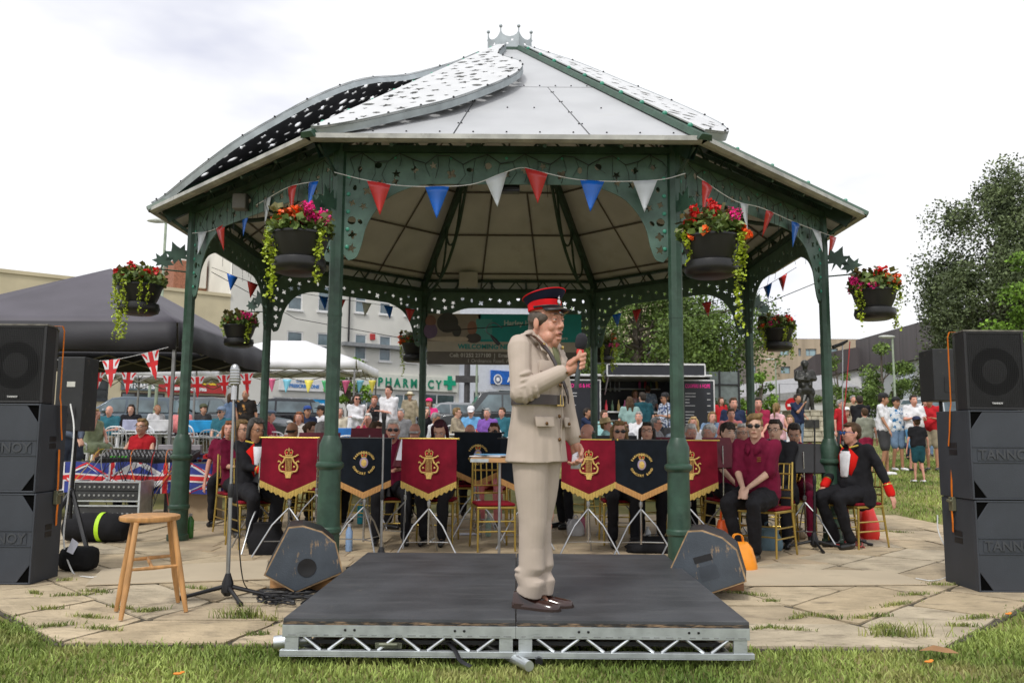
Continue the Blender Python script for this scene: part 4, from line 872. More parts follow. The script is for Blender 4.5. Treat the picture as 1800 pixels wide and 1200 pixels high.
def lapels(P, red, trim=True):
    """red facings, white shirt front, black bow tie, red cuffs of the band's evening jackets"""
    E, tp = P['E'], P['tp']; s = P['s']
    m = MB(); m.add([tp(-.055, -.122, .49), tp(.055, -.122, .49), tp(.035, -.137, .16), tp(-.035, -.137, .16)], [(0, 1, 2, 3)]); sf = m.obj('shirt_front', CL['white'], E); sf.modifiers.new('s', 'SOLIDIFY').thickness = .02
    m = MB(); [m.add([tp(k*.045, -.125, .53), tp(k*.135, -.095, .43), tp(k*.115, -.12, .32), tp(k*.028, -.142, .14), tp(k*.04, -.135, .30)], [(0, 1, 2, 3, 4) if k < 0 else (4, 3, 2, 1, 0)]) for k in (-1, 1)]
    o = m.obj('lapels', red, E); o.modifiers.new('s', 'SOLIDIFY').thickness = .02
    for k in (-1, 1):
        m = MB(); a, b_ = P['el'][k], P['wr'][k]; capm(m, a.lerp(b_, .62), a.lerp(b_, .97), .047*s, .050*s, 12); m.obj('cuff', red, E)
        m = MB(); p = a.lerp(b_, .60); d = (b_-a).normalized(); m.tube([p, p+d*.012], .052*s, 12); m.obj('cuff_braid', GOLD, E)
    m = MB(); m.ell(tp(-.022, -.135, .50), (.022, .01, .014)); m.ell(tp(.022, -.135, .50), (.022, .01, .014)); m.obj('bow_tie', CL['black'], E)
    for k in (-1, 1):
        m = MB(); m.tube([tp(k*.05, -.12, .53), tp(k*.12, -.06, .555)], .009, 5); m.obj('collar_braid', M('yellow braid', (.6, .45, .05), .5), E)
# ---------------------------------------------------------------- the officer on the stage
DECK = .22
KHAKI = cloth('khaki barathea', (.47, .395, .335), bump=.25, bscale=9, var=.05, scale=4); LEATH = M('brown belt leather', (.03, .014, .010), .30, coat=.25); SHOEB = M('brown oxford leather', (.035, .013, .010), .2, coat=.5)
BUTT = M('bronze button', (.16, .08, .03), .35, metal=.6); SHIRTK = cloth('fawn shirt', (.46, .41, .30), bump=.1); TIEK = cloth('olive tie', (.17, .18, .10), bump=.1)
HR['officer'] = M('hair greying brown', (.085, .065, .05), .6, var=.35, scale=25, bump=.6, bscale=60)
P = person('officer in khaki service dress and red-banded peaked cap speaking on the stage', .150, 4.76, 52, 'stand', hair=('short', 'officer'), sk=1, H=1.735, arms=((.085, -.25, -.175), (.215, -.135, -.665)), sleeve='long', jacket=True, vox=.0048, z=DECK, shoe=SHOEB, head=(-2, 1), topmat=KHAKI, botmat=KHAKI, extra_head=True, spread=.05, fat=1.001, tor=.575, al=1.08, hdz=.70)
E, tp, s = P['E'], P['tp'], P['s']
for k in (-1, 1): P['an'][k] += Vector((-.052 if k > 0 else .0, -.035+(.052 if k > 0 else -.0), 0))
HZ = P['H'] @ T(0, -.034, -.010) @ Matrix.Diagonal((1.03, 1.07, 1.24, 1))
for o in list(E.children):
    if o.name.split('.')[0] in ('eye', 'eyebrow', 'mouth'): o.matrix_local = HZ @ (P['H'].inverted() @ o.matrix_basis)
P['H'] = HZ
for o in list(E.children):
    if o.name.split('.')[0] in ('jacket', 'trousers', 'body', 'shoe', 'hair'): bpy.data.objects.remove(o)
# body with real fingers closed round the microphone
b = MB()
for k in (-1, 1):
    capm(b, P['hip'][k], tp(k*.06, 0, .3), .08, .08); capm(b, tp(k*.06, 0, .3), P['sh'][k]-Vector((k*.06, 0, .05)), .08, .04)
    capm(b, P['sh'][k]-Vector((k*.02, 0, .045)), P['el'][k], .032, .034); capm(b, P['el'][k], P['wr'][k], .035, .026); capm(b, P['hip'][k], P['kn'][k], .05, .035); capm(b, P['kn'][k]*.9+P['an'][k]*.1, P['an'][k], .03, .025)
    capm(b, P['an'][k], P['an'][k]+Vector((0, -.06, -.045)), .02, .016)
capm(b, tp(0, .015, .56), P['hd']-Vector((0, .012, .05)), .062, .060); head_prims(b, P['H'], True)
W = P['wr'][-1]; d = (W-P['el'][-1]).normalized(); up = Vector((0, 0, 1)); side = d.cross(up).normalized()
MIC0 = W+d*.085+side*.012; MICD = (Vector((.05, -.10, 1))).normalized()
capm(b, W+d*.02-up*.015, W+d*.06+up*.0, .027, .030); capm(b, W+d*.03+up*.022, W+d*.07+up*.028, .022, .022); capm(b, W+d*.02-up*.02, W+d*.065-up*.022, .022, .021)
for i, z_ in enumerate((.042, .018, -.006, -.028)):
    r_ = .0112-.0008*(i == 3); c0 = W+d*.068-side*.026+MICD*z_; c1 = MIC0+d*.004-side*.034+MICD*z_; c2 = MIC0+d*.034-side*.012+MICD*(z_-.003); c3 = MIC0+d*.032+side*.014+MICD*(z_-.005); c4 = MIC0+d*.010+side*.028+MICD*(z_-.006)
    for p_, q_ in ((c0, c1), (c1, c2), (c2, c3), (c3, c4)): capm(b, p_, q_, r_, r_*.96, 8)
capm(b, W+d*.03+up*.02+side*.02, MIC0-d*.014+side*.026+MICD*.036, .014, .013, 8); capm(b, MIC0-d*.014+side*.026+MICD*.036, MIC0-d*.002+side*.020+MICD*.066, .0125, .0105, 8)
W1 = P['wr'][1]; d1 = (W1-P['el'][1]).normalized(); d1 = (d1+Vector((0, -.12, -.3))).normalized(); s1 = Vector((0, -1, 0)); s1 = (s1-d1*s1.dot(d1)).normalized(); inn = Vector((-1, 0, 0)); inn = (inn-d1*inn.dot(d1)-s1*inn.dot(s1)).normalized()
capm(b, W1, W1+d1*.045+s1*.014, .024, .025); capm(b, W1+d1*.02-s1*.01, W1+d1*.07-s1*.018, .022, .020); capm(b, W1+d1*.03+s1*.015, W1+d1*.075+s1*.022, .020, .017)
for i, (o_, ln) in enumerate(((.030, .066), (.010, .074), (-.010, .070), (-.028, .056))):
    a0 = W1+d1*.085+s1*o_; a1 = a0+d1*ln*.45+inn*.014; a2 = a1+d1*ln*.22+inn*.032; a3 = a2-d1*.008+inn*.026
    for p_, q_ in ((a0, a1), (a1, a2), (a2, a3)): capm(b, p_, q_, .0105, .0095, 8)
t0 = W1+d1*.03+s1*.03; capm(b, t0, t0+d1*.035+s1*.016+inn*.012, .013, .012, 8); capm(b, t0+d1*.035+s1*.016+inn*.012, t0+d1*.062+s1*.010+inn*.03, .0115, .010, 8)
SKO = M('ruddy skin', (.56, .285, .20), .42, var=.10, scale=16, bump=.12, bscale=70, spec=.4, sub=.12)
soft('body', b, SKO, E, .0042, 4, .5)
# tunic
def wrinkle(o, st, size, sub=0, tex='CLOUDS'):
    tx = bpy.data.textures.new('folds', tex); tx.noise_scale = size
    if tex == 'CLOUDS': tx.noise_depth = 1
    m = o.modifiers.new('folds', 'DISPLACE'); m.texture = tx; m.strength = st; m.mid_level = .5; return m
# sleeve folds on the bent right arm
def folds(m):
  e_, w_, s_ = P['el'][-1], P['wr'][-1], P['sh'][-1]
  for i, t in enumerate((.03, .15, .28)):
      c = e_.lerp(w_, t); a = (w_-e_).normalized(); u = a.cross((s_-e_).normalized()).normalized(); v = a.cross(u); pl = [c+a*(.012*math.sin(3*q))+u*math.cos(q)*.062+v*math.sin(q)*.060 for q in np.linspace(.5, 5.2, 12)]; m.tube(pl, [.004]+[.012]*10+[.004], 7)
  for t in (.70, .82, .93):
      c = s_.lerp(e_, t); a = (e_-s_).normalized(); u = a.cross((w_-e_).normalized()).normalized(); v = a.cross(u); pl = [c+a*(.015*math.cos(2*q))+u*math.cos(q)*.063+v*math.sin(q)*.061 for q in np.linspace(2.2, 6.2, 12)]; m.tube(pl, [.004]+[.012]*10+[.004], 7)
J = MB(); kz = P['hip'][1].z
for k in (-1, 1):
    capm(J, Vector((k*.068, .005, .80)), Vector((k*.062, 0, 1.13)), .140, .108, 16); capm(J, Vector((k*.062, 0, 1.13)), tp(k*.078, -.012, .38), .112, .120, 16); capm(J, tp(k*.078, -.012, .38), P['sh'][k]-Vector((k*.055, 0, .050)), .120, .070, 14)
    e_, w_ = P['el'][k], P['wr'][k]; capm(J, P['sh'][k]-Vector((k*.012, 0, .030)), e_, .068, .060, 14); capm(J, e_, e_.lerp(w_, .93 if k > 0 else .90), .062, .048, 14)
capm(J, tp(-.11, .012, .570), tp(.11, .012, .570), .058, .058); capm(J, Vector((0, -.02, .80)), Vector((0, -.01, 1.13)), .140, .115, 16)
capm(J, tp(-.14, .012, .550), tp(-.03, .012, .605), .050, .052, 12); capm(J, tp(.14, .012, .550), tp(.03, .012, .605), .050, .052, 12)
folds(J); capm(J, Vector((0, -.015, 1.15)), tp(0, -.025, .45), .118, .118, 16)
capm(J, tp(-.045, .02, .61), tp(.045, .02, .61), .05, .05)
J.v = [(x, y, max(z, .800+.02*x)) for x, y, z in J.v]
jk = soft('jacket', J, KHAKI, E, .0052, 5); wrinkle(jk, .011, .15)
TR = MB()
for k in (-1, 1):
    x0 = P['kn'][k].x; an = P['an'][k]; hp_ = Vector((k*.070, .0, .86)); kn = Vector((k*.070-(.03 if k > 0 else 0), -.02+(.045 if k > 0 else 0), .47)); bt = Vector((an.x, an.y-.015, .078))
    pts_ = [hp_, hp_.lerp(kn, .5), kn, kn.lerp(bt, .35), kn.lerp(bt, .62)+Vector((0, -.012, 0)), kn.lerp(bt, .74)+Vector((k*.006, .012, 0)), kn.lerp(bt, .86)+Vector((0, -.016, 0)), bt]
    TR.tube(pts_, [.104, .097, .079, .073, .072, .070, .073, .073], 20); TR.ell(kn.lerp(bt, .82)+Vector((0, -.045, 0)), (.055, .045, .018)); TR.ell(kn.lerp(bt, .66)+Vector((k*.02, .03, 0)), (.06, .045, .016)); TR.ell(kn.lerp(bt, .93)+Vector((0, .025, 0)), (.06, .045, .018))
capm(TR, (-.05, 0, .9), (.05, 0, .9), .105, .105)
tr_ = soft('trousers', TR, KHAKI, E, .0055, 4); wrinkle(tr_, .012, .20)
# trouser creases, belt, cross strap, buckles
def band(name, pts_, w_, th, mat, par):
    m = MB(); n = len(pts_); vs = []
    for i, (p_, nn) in enumerate(pts_):
        p_ = Vector(p_); t_ = (Vector(pts_[min(i+1, n-1)][0])-Vector(pts_[max(i-1, 0)][0])).normalized(); nn = Vector(nn).normalized(); wd = t_.cross(nn).normalized()
        vs += [p_-wd*w_/2, p_+wd*w_/2, p_+wd*w_/2+nn*th, p_-wd*w_/2+nn*th]
    m.add(vs, [(i*4+j, i*4+(j+1) % 4, i*4+4+(j+1) % 4, i*4+4+j) for i in range(n-1) for j in range(4)]); return m.obj(name, mat, par, True, 50)
bz = 1.15
def torso_r(q, z=bz): return Vector((math.cos(q)*(.178), math.sin(q)*(.137)-.008, z))
B_ = [(torso_r(q), (math.cos(q), math.sin(q), 0)) for q in np.linspace(-math.pi, math.pi, 41)]
belt = band('belt', B_, .055, .006, LEATH, E)
m = MB(T(*torso_r(-math.pi/2))); bq = [(-.030, 0, -.030), (.030, 0, -.030), (.030, 0, .030), (-.030, 0, .030), (-.030, 0, -.030)]; m.tube([(x, -.012, z) for x, y, z in bq], .005, 6); m.tube([(0, -.014, -.03), (0, -.014, .03)], .0035, 6); m.obj('belt_buckle', M('brass', (.62, .45, .16), .25, metal=1), belt)
stp = [((-.135, .03, 1.555), (-.2, .1, 1)), ((-.128, -.055, 1.545), (-.1, -.6, 1)), ((-.105, -.112, 1.49), (-.1, -1, .4)), ((-.070, -.144, 1.43), (0, -1, .1)), ((-.025, -.157, 1.355), (0, -1, .05)), ((.030, -.158, 1.28), (.1, -1, 0)), ((.085, -.150, 1.21), (.3, -1, 0)), ((.118, -.132, 1.17), (.5, -1, 0))]
ss = s; stp = [((a*1.0, b*1.0, 1.45*.0+c*ss*.985), n) for (a, b, c), n in stp]
band('cross_strap', [((p.x, p.y, p.z), stp[min(len(stp)-1, i//3)][1]) for i, p in enumerate(bez([a for a, n in stp], 3))], .026, .005, LEATH, E)
m = MB(); c = bez([a for a, n in stp], 3)[12]; m.tube([c+Vector((x, -.012, z)) for x, z in ((-.018, -.012), (.018, -.012), (.018, .02), (-.018, .02), (-.018, -.012))], .0035, 6); m.obj('strap_buckle', MATS['brass'], E)
# collar, shirt, tie, lapels, pockets, buttons
def patch(name, pl, mat, th=.007, par=None, off=0):
    m = MB(); m.add([Vector(p) for p in pl], [tuple(range(len(pl)))]); o = m.obj(name, mat, par or E); sd_ = o.modifiers.new('s', 'SOLIDIFY'); sd_.thickness = th; sd_.offset = 0; bv = o.modifiers.new('b', 'BEVEL'); bv.width = .002; bv.segments = 2; return o
zb = P['sh'][1].z-.035
patch('shirt_front', [(-.050, -.085, zb+.055), (.050, -.085, zb+.055), (.03, -.132, zb-.085), (0, -.142, zb-.14), (-.03, -.132, zb-.085)], SHIRTK, .02)
m = MB(); m.tube([(math.cos(q)*.064, math.sin(q)*.066+.005, zb+.066+(.016*math.sin(q))) for q in np.linspace(0, 2*math.pi, 22)], .011, 8, False, 2.0); m.obj('shirt_collar', SHIRTK, E)
patch('tie', [(-.014, -.100, zb+.045), (.014, -.100, zb+.045), (.022, -.128, zb-.02), (.024, -.150, zb-.13), (-.024, -.150, zb-.13), (-.022, -.128, zb-.02)], TIEK, .012)
m = MB(); m.ell((0, -.092, zb+.046), (.018, .014, .020)); m.obj('tie_knot', TIEK, E)
for k in (-1, 1):
    patch('lapel', [(k*.062, -.045, zb+.075), (k*.095, -.060, zb+.055), (k*.115, -.112, zb-.02), (k*.085, -.132, zb-.035), (k*.100, -.138, zb-.055), (k*.012, -.158, zb-.17), (k*.045, -.135, zb-.06), (k*.050, -.100, zb+.02)], KHAKI, .009)
    m = MB(); m.ell((k*.092, -.112, zb+.012), (.012, .006, .012)); m.obj('collar_badge', MATS['brass'], E)
    pz = 1.345*ss; x0, x1 = k*.045, k*.145
    patch('breast_pocket', [(x0, -.147, pz-.10), (x1, -.118, pz-.10), (x1, -.114, pz+.03), (x0, -.147, pz+.03)], KHAKI, .010); patch('pocket_flap', [(x0-.002*k, -.153, pz-.025), ((x0+x1)/2, -.142, pz-.04), (x1+.002*k, -.124, pz-.025), (x1+.002*k, -.122, pz+.034), (x0-.002*k, -.153, pz+.034)], KHAKI, .008)
    m = MB(); m.ell(((x0+x1)/2, -.146, pz-.024), (.010, .008, .010)); m.obj('button', BUTT, E)
    for dx0, dx1, y0, y1 in [(.055, .165, -.147, -.100)]:
        patch('hip_pocket_flap', [(k*dx0, y0-.010, 1.00), (k*dx1, y1-.014, 1.00), (k*dx1, y1-.004, 1.055), (k*dx0, y0+.0, 1.055)], KHAKI, .010); m = MB(); m.ell((k*(dx0+dx1)/2, (y0+y1)/2-.022, 1.018), (.010, .008, .010)); m.obj('button', BUTT, E)
    m = MB(); a = P['wr'][k].lerp(P['el'][k], .12); 
    m.ell(a+Vector((k*.0, -.05, .0)), (.008, .008, .008)); m.obj('cuff_button', BUTT, E)
    m = MB(); a, b2_ = P['el'][k], P['wr'][k]; d_ = (b2_-a).normalized(); q0 = a.lerp(b2_, .90 if k < 0 else .93); m.tube([q0-d_*.005, q0+d_*.018], .036, 14); m.obj('shirt_cuff', SHIRTK, E)
for y_, z_ in ((-.160, 1.345*ss), (-.156, 1.245*ss), (-.150, 1.06), (-.152, .93)): m = MB(); m.ell((.004, y_, z_), (.011, .008, .011)); m.obj('button', BUTT, E)
patch('front_edge', [(.018, -.160, 1.38*ss), (.024, -.160, 1.38*ss), (.020, -.152, .825), (.014, -.152, .825)], KHAKI, .006)
for k in (-1, 1):
    patch('shoulder_strap', [(k*.085, -.025, zb+.088), (k*.085, .025, zb+.088), (k*.185, .02, zb+.055), (k*.185, -.02, zb+.055)], KHAKI, .010)
for k in (-1, 1):
    m = MB(); m.ell((0, 0, .0062), (.0185, .0125, .0080), 12, 7); m.ell((0, .001, -.0085), (.0175, .011, .0055), 12, 7); o = m.obj('eyelids', SKO, E, matrix=HZ @ T(k*.031, -.0800, .011))
m = MB(); m.ell((0, 0, 0), (.016, .006, .0045), 10, 6); m.obj('open_mouth', M('mouth dark', (.06, .015, .012), .5), E, matrix=HZ @ T(0, -.0985, -.055))
# ear rims, sideburns, hat: crown, red band, peak, chin strap, badge
H = P['H']; CN = cloth('navy cap cloth', (.012, .014, .035), bump=.1); CR = cloth('scarlet cap band', (.60, .008, .012), bump=.1)
hb = H @ T(0, .012, .058) @ RX(-5) @ Matrix.Diagonal((.95, .91, .84, 1)); S_ = Matrix.Diagonal((1, 1.13, 1, 1))
m = MB(); m.lathe([(.090, 0), (.093, .004), (.094, .048), (.090, .052)], 28, xf=S_); hatb = m.obj('cap_band', CR, E, matrix=hb)
m = MB(); pr = [(.093, .048), (.102, .060), (.114, .080), (.119, .088), (.117, .094), (.10, .102), (.05, .106), (.01, .107)]
m.lathe(pr, 28, xf=S_ @ Matrix(((1, 0, 0, 0), (0, 1, 0, 0), (0, -.14, 1, 0), (0, 0, 0, 1)))); m.obj('cap_crown', CN, hatb)
m = MB(); m.tube([(math.cos(q)*.119, math.sin(q)*.119*1.13, .090-.14*math.sin(q)*.119*1.13) for q in np.linspace(0, 2*math.pi, 33)], .0035, 6, False); m.obj('cap_piping', CR, hatb)
m = MB(); q = np.linspace(math.pi*1.14, math.pi*1.86, 13); vs = [(math.cos(a)*.093, math.sin(a)*.105, .004) for a in q]+[(math.cos(a)*.098, math.sin(a)*.165-.004, -.022) for a in q]
m.add(vs, [(i, i+1, 14+i, 13+i) for i in range(12)]); pk = m.obj('cap_peak', BLACK, hatb); pk.modifiers.new('s', 'SOLIDIFY').thickness = .006
m = MB(); m.tube([(math.cos(a)*.096, math.sin(a)*.162-.003, -.017) for a in q], .0045, 6, True, .5); m.tube([(math.cos(a)*.094, math.sin(a)*.150-.003, -.008) for a in q], .003, 6, True, .5); m.obj('gold_peak_braid', MATS['brass'], hatb)
m = MB(); m.tube([(math.cos(a)*.096, math.sin(a)*.110, .012) for a in np.linspace(math.pi, 2*math.pi, 15)], .0055, 6); [m.ell((k*.098, -.0, .012), .008) for k in (-1, 1)]; m.obj('chin_strap', BLACK, hatb)
m = MB(); m.ell((0, -.109, .034), (.014, .006, .018)); m.ell((0, -.110, .056), (.009, .005, .009)); m.ell((0, -.111, .066), (.004, .004, .004)); m.obj('cap_badge', CHROME, hatb)
m = MB(); 
m.ell((0, .022, .022), (.0845, .090, .056), 18, 12); m.ell((0, .072, -.025), (.058, .038, .045)); soft('hair_sides', m, M('hair greying brown', (.10, .08, .065), .6, var=.3, scale=25, bump=.5), E, .008, 2, matrix=H)
# brown oxfords
for k in (-1, 1):
    a = P['an'][k]; m = MB(T(a.x, a.y, 0) @ RZ(k*5+20))
    sl = [(.075, .030, .075, .042), (.05, .034, .078, .05), (.0, .036, .070, .055), (-.06, .042, .048, .05), (-.11, .048, .036, .04), (-.155, .044, .030, .033), (-.185, .030, .024, .022), (-.195, .012, .018, .012)]
    n = 14; vs = []
    for y_, wd, zt, zc in sl:
        for j in range(n):
            q = 2*math.pi*j/n; vs.append((math.cos(q)*wd, y_, max(.014, .014+(zt)*max(0, math.sin(q)))))
    m.add(vs, [(i*n+j, i*n+(j+1) % n, (i+1)*n+(j+1) % n, (i+1)*n+j) for i in range(len(sl)-1) for j in range(n)]+[tuple(range(n)), tuple(range((len(sl)-1)*n, len(sl)*n))])
    so_ = m.obj('shoe', SHOEB, E, True, 80); m = MB(T(a.x, a.y, 0) @ RZ(k*5+20)); ol = [(-x, y) for y, x in [(.082, .018), (.06, .036), (0, .036), (-.06, .045), (-.12, .052), (-.165, .044), (-.195, .022), (-.202, .0)]]
    ol = ol+[(-x, y) for x, y in ol[::-1][1:]]; m.prism(ol, 0, .014); m.prism([(x*.95, y) for x, y in [(-.036, .0), (-.038, .06), (-.018, .084), (.018, .084), (.038, .06), (.036, 0)]], 0, .028); m.obj('sole', M('shoe sole', (.03, .015, .01), .6), so_, False)
    m = MB(T(a.x, a.y, 0) @ RZ(k*5+20)); [m.tube([(-.016, y_, z_), (.016, y_-.008, z_)], .003, 5) for y_, z_ in ((-.055, .066), (-.072, .060), (-.088, .054))]; m.obj('laces', BLACK, so_)
E.rotation_euler = (0, 0, R(52)); MW = E.matrix_basis.copy(); MW = Matrix.Translation(E.location) @ RZ(52)
# microphone in his hand
m0 = MW @ MIC0; md = (MW.to_3x3() @ MICD).normalized(); X = md.to_track_quat('Z', 'Y').to_matrix().to_4x4(); X.translation = m0
t = thing('microphone', 'black foam-topped microphone with a red ring held by the officer', 'microphone', m0); t.rotation_euler = X.to_euler()
m = MB(); m.lathe([(.010, -.14), (.0135, -.135), (.0145, .0), (.017, .055)], 16); m.obj('handle', M('mic handle grey', (.09, .11, .13), .35, metal=.3), t)
m = MB(); m.lathe([(.0195, .052), (.021, .056), (.021, .074), (.0195, .078)], 18); m.obj('red_ring', M('red ring', (.65, .02, .02), .4), t)
m = MB(); m.lathe([(.020, .078), (.029, .088), (.0335, .11), (.0335, .135), (.028, .155), (.015, .167), (.002, .17)], 20); m.obj('foam_cover', M('black foam', (.02, .02, .026), .95, bump=.5, bscale=220), t)
pp = MW @ (W1+d1*.12+inn*.03); t = MB(); t.add([(-.03, 0, -.04), (.03, .01, -.045), (.035, .0, .02), (.012, .02, .055), (-.025, .0, .04)], [(0, 1, 2, 3, 4)]); o = t.obj('folded_paper', M('paper', (.72, .72, .80), .7, var=.05), None, matrix=None); o.location = pp; o.rotation_euler = (R(12), 0, R(15)); o.modifiers.new('s', 'SOLIDIFY').thickness = .010
tag(o, 'small folded white paper held in the officer\'s lowered left hand', 'paper')
# trailing radio cord of the microphone
# ---------------------------------------------------------------- modular stage decks
DECKM = M('scuffed black deck ply', (.058, .061, .067), .5, var=.22, scale=3, bump=.15, bscale=50, spec=.4); wear(DECKM, (.11, .113, .118), .52, .75, 3, .8, (.5, 4, 1)); wear(DECKM, (.30, .25, .18), .70, .74, 5, .8, (1, 2.2, 1))
EDGE = M('worn deck edge', (.03, .028, .026), .7, var=.4, scale=12); wear(EDGE, (.33, .22, .13), .48, .62, 9, .9, (1, 1, 6))
d0 = flat(497, 1086, DECK); d1 = flat(1318, 1093, DECK); fx = (d1-d0).normalized(); fy = Vector((-fx.y, fx.x, 0)); WD = (d1-d0).length; DD = 2.44
def deck(i, lbl):
    o = d0+fx*(WD/2*i); t = thing('stage_deck', lbl, 'stage deck', (o.x, o.y, 0), math.degrees(math.atan2(fx.y, fx.x)), 'stage decks side by side'); w_ = WD/2
    m = MB(); m.b2((.004, .0, DECK-.014), (w_-.004, DD, DECK)); m.obj('deck_board', DECKM, t, False)
    m = MB(); m.b2((.004, -.004, DECK-.030), (w_-.004, DD+.004, DECK-.0145)); m.obj('board_edge', EDGE, t, False)
    for y in (.012, DD-.012):
        m = MB(); m.b2((.0, y-.014, DECK-.092), (w_-.001, y+.014, DECK-.031)); r_ = m.obj('top_rail', ALU, t, False, bev=.002)
        m = MB(); m.b2((-.01 if i == 0 else 0, y-.018, .035), (w_+(.02 if i else 0), y+.018, .062)); m.b2((-.01 if i == 0 else 0, y-.016, .030), (w_, y+.016, .034)); m.obj('bottom_rail', ALU, t, False, bev=.002)
        n = 8
        for j in range(n):
            x0 = .09+(w_-.18)*j/n; x1 = .09+(w_-.18)*(j+1)/n; a = (x0+.02, y, DECK-.094) if j % 2 == 0 else (x0+.02, y, .062); b = (x1-.02, y, .062) if j % 2 == 0 else (x1-.02, y, DECK-.094)
            m = MB(); m.tube([a, b], .0085, 8); m.obj('truss_strut', ALUL, t)
        for x in (.05, w_-.05): m = MB(); m.b2((x-.035, y-.01, .062), (x+.035, y+.01, DECK-.092)); m.obj('corner_plate', ALU, t, False)
    m = MB(); [m.ell((x, -.004, DECK-.055), (.007, .003, .007), 8, 5) for x in (w_*.27, w_*.31, w_*.74, w_*.78)]; m.obj('bolt_holes', BLACK, t)['kind'] = 'stuff'
    m = MB(); q = random.Random(i)
    for j in range(19): x = .03+j*w_/19.5; m.b2((x, -.0035, DECK-.083), (x+q.uniform(.018, .045), -.0018, DECK-.079)); 
    m.obj('rail_print', M('faded print', (.22, .23, .23), .6), t, False)['kind'] = 'stuff'
    for x in (.0, w_): 
        m = MB(); m.b2((x-.012 if x else 0, .05, DECK-.092), (x if x else .012, DD-.05, DECK-.034)); m.obj('side_rail', ALU, t, False)
    m = MB(); m.tube([(.1 if i == 0 else w_-.1, .10, .028), (.1 if i == 0 else w_-.1, DD-.1, .028)], .024, 10); m.obj('skid_tube', ALUL, t); return t
deck(0, 'left half of the scuffed black low stage with scratched top'); deck(1, 'right half of the scuffed black low stage, the officer\'s side')
X = Matrix.Translation((d0.x, d0.y, 0)) @ Matrix.Rotation(math.atan2(fx.y, fx.x), 4, 'Z')
def lbl(o, l, c, g=None): return tag(o, l, c, g)
m = MB(X); m.tube([(-.07, .10, .075), (.12, .14, .085)], [.034, .038], 12); lbl(m.obj('silver_tube', ALUL, None), 'silver tubular leg end sticking out at the left front of the stage', 'tube')
m = MB(X); m.tube([(1.05, .30, .026), (1.28, -.13, .026)], .026, 12); lbl(m.obj('silver_tube', ALUL, None), 'loose silver tube poking out under the middle of the stage front', 'tube')
m = MB(X); m.tube([(1.33, .10, .024), (1.33, -.04, .024)], .020, 12); lbl(m.obj('dark_tube', BLACKM, None), 'short dark tube end under the stage beside the loose silver tube', 'tube')
m = MB(X); m.b2((.12, .045, .085), (2.30, .050, .105)); lbl(m.obj('ratchet_strap', BLACK, None, False), 'black webbing strap stretched along inside the stage front', 'strap')
m = MB(X); m.b2((.48, .018, .068), (.62, .05, .098)); m.b2((.49, .012, .074), (.61, .018, .10)); m.tube([(.5, .01, .09), (.6, .01, .09)], .012, 8); lbl(m.obj('strap_ratchet', M('green grey ratchet', (.16, .17, .12), .45, metal=.4, var=.3, scale=25), None, bev=.004), 'muddy green metal ratchet lying on the bottom stage rail', 'ratchet')
m = MB(X); pl = bez([(.86, .03, .10), (.90, -.02, .07), (.93, -.05, .03), (.985, -.09, .012)], 4); m.tube(pl, .014, 4, True, .15); lbl(m.obj('strap_tail', BLACK, None, False), 'loose black strap tail hanging from the stage onto the grass', 'strap')

# ---------------------------------------------------------------- loudspeaker stacks
SUBM = M('dark grey subwoofer paint', (.040, .046, .058), .55, var=.1, scale=4, bump=.12, bscale=160); wear(SUBM, (.11, .115, .12), .66, .74, 9, .5)
GRILM = M('black grille mesh', (.010, .010, .011), .5); CABM = M('chipped black cabinet', (.015, .015, .017), .5, bump=.15, bscale=140); wear(CABM, (.18, .15, .12), .66, .72, 11, .6)
TXM = M('embossed grey lettering', (.048, .052, .060), .5); GRY = M('light lettering', (.6, .6, .6), .5)
WIDE, HS_, DP = .56, .70, .50
def sub(label, x, y, z, rz=0, side=1, dz=0):
    DP = .40 if side > 0 else .50
    t = thing('subwoofer', label, 'subwoofer', (x, y, z), rz, 'stacked grey subwoofers'); w_ = WIDE/2; m = MB(); h = HS_-.006; c = .085
    # shell: recessed front with corner ports
    m.b2((-w_, .03, 0), (w_, DP, h)); m.b2((-w_, 0, 0), (-w_+.014, .03, h)); m.b2((w_-.014, 0, 0), (w_, .03, h)); m.b2((-w_+.014, 0, 0), (w_-.014, .03, .014)); m.b2((-w_+.014, 0, h-.014), (w_-.014, .03, h))
    m.obj('cabinet', SUBM, t, False, bev=.004)
    W_, H_ = w_-.014, h/2-.014; px_, pz_ = .095, .135
    oc = [(-W_+px_, -H_), (W_-px_, -H_), (W_, -H_+pz_), (W_, H_-pz_), (W_-px_, H_), (-W_+px_, H_), (-W_, H_-pz_), (-W_, -H_+pz_)]
    m = MB(T(0, .003, h/2) @ RX(90)); m.prism(oc, -.012, 0); fp = m.obj('front_panel', SUBM, t, False, bev=.003)
    m = MB(T(0, .002, h/2)); m.b2((-W_, -.0045, .058), (W_, .0, .062)); m.b2((-W_, -.0045, -.062), (W_, 0, -.058)); m.b2((-w_*.82, -.003, -.045), (w_*.82, 0, .045)); m.obj('name_band', SUBM, fp, False)
    text('TANNOY', .105, T(0, -.003, h/2) @ RX(90), 'lettering', TXM, fp, .002, .004)
    for sx in (-1, 1):
        for sz in (-1, 1):
            m = MB(T(sx*(W_), .010, h/2+sz*H_)); m.add([(0, 0, 0), (-sx*px_, 0, 0), (0, 0, -sz*pz_), (-sx*px_*.4, .14, -sz*pz_*.4)], [(0, 1, 3), (1, 2, 3), (2, 0, 3), (0, 1, 2)]); m.obj('port', M('port black', (.002, .002, .002), .9, spec=.05), t, False)
    for sz in (.60, .52):
        m = MB(); m.b2((side*w_-.001 if side > 0 else -w_-.0015, DP*.40, sz*h-.022), (side*w_+.0015 if side > 0 else -w_+.001, DP*.64, sz*h+.022)); m.obj('handle_recess', BLACK, t, False)
    return t
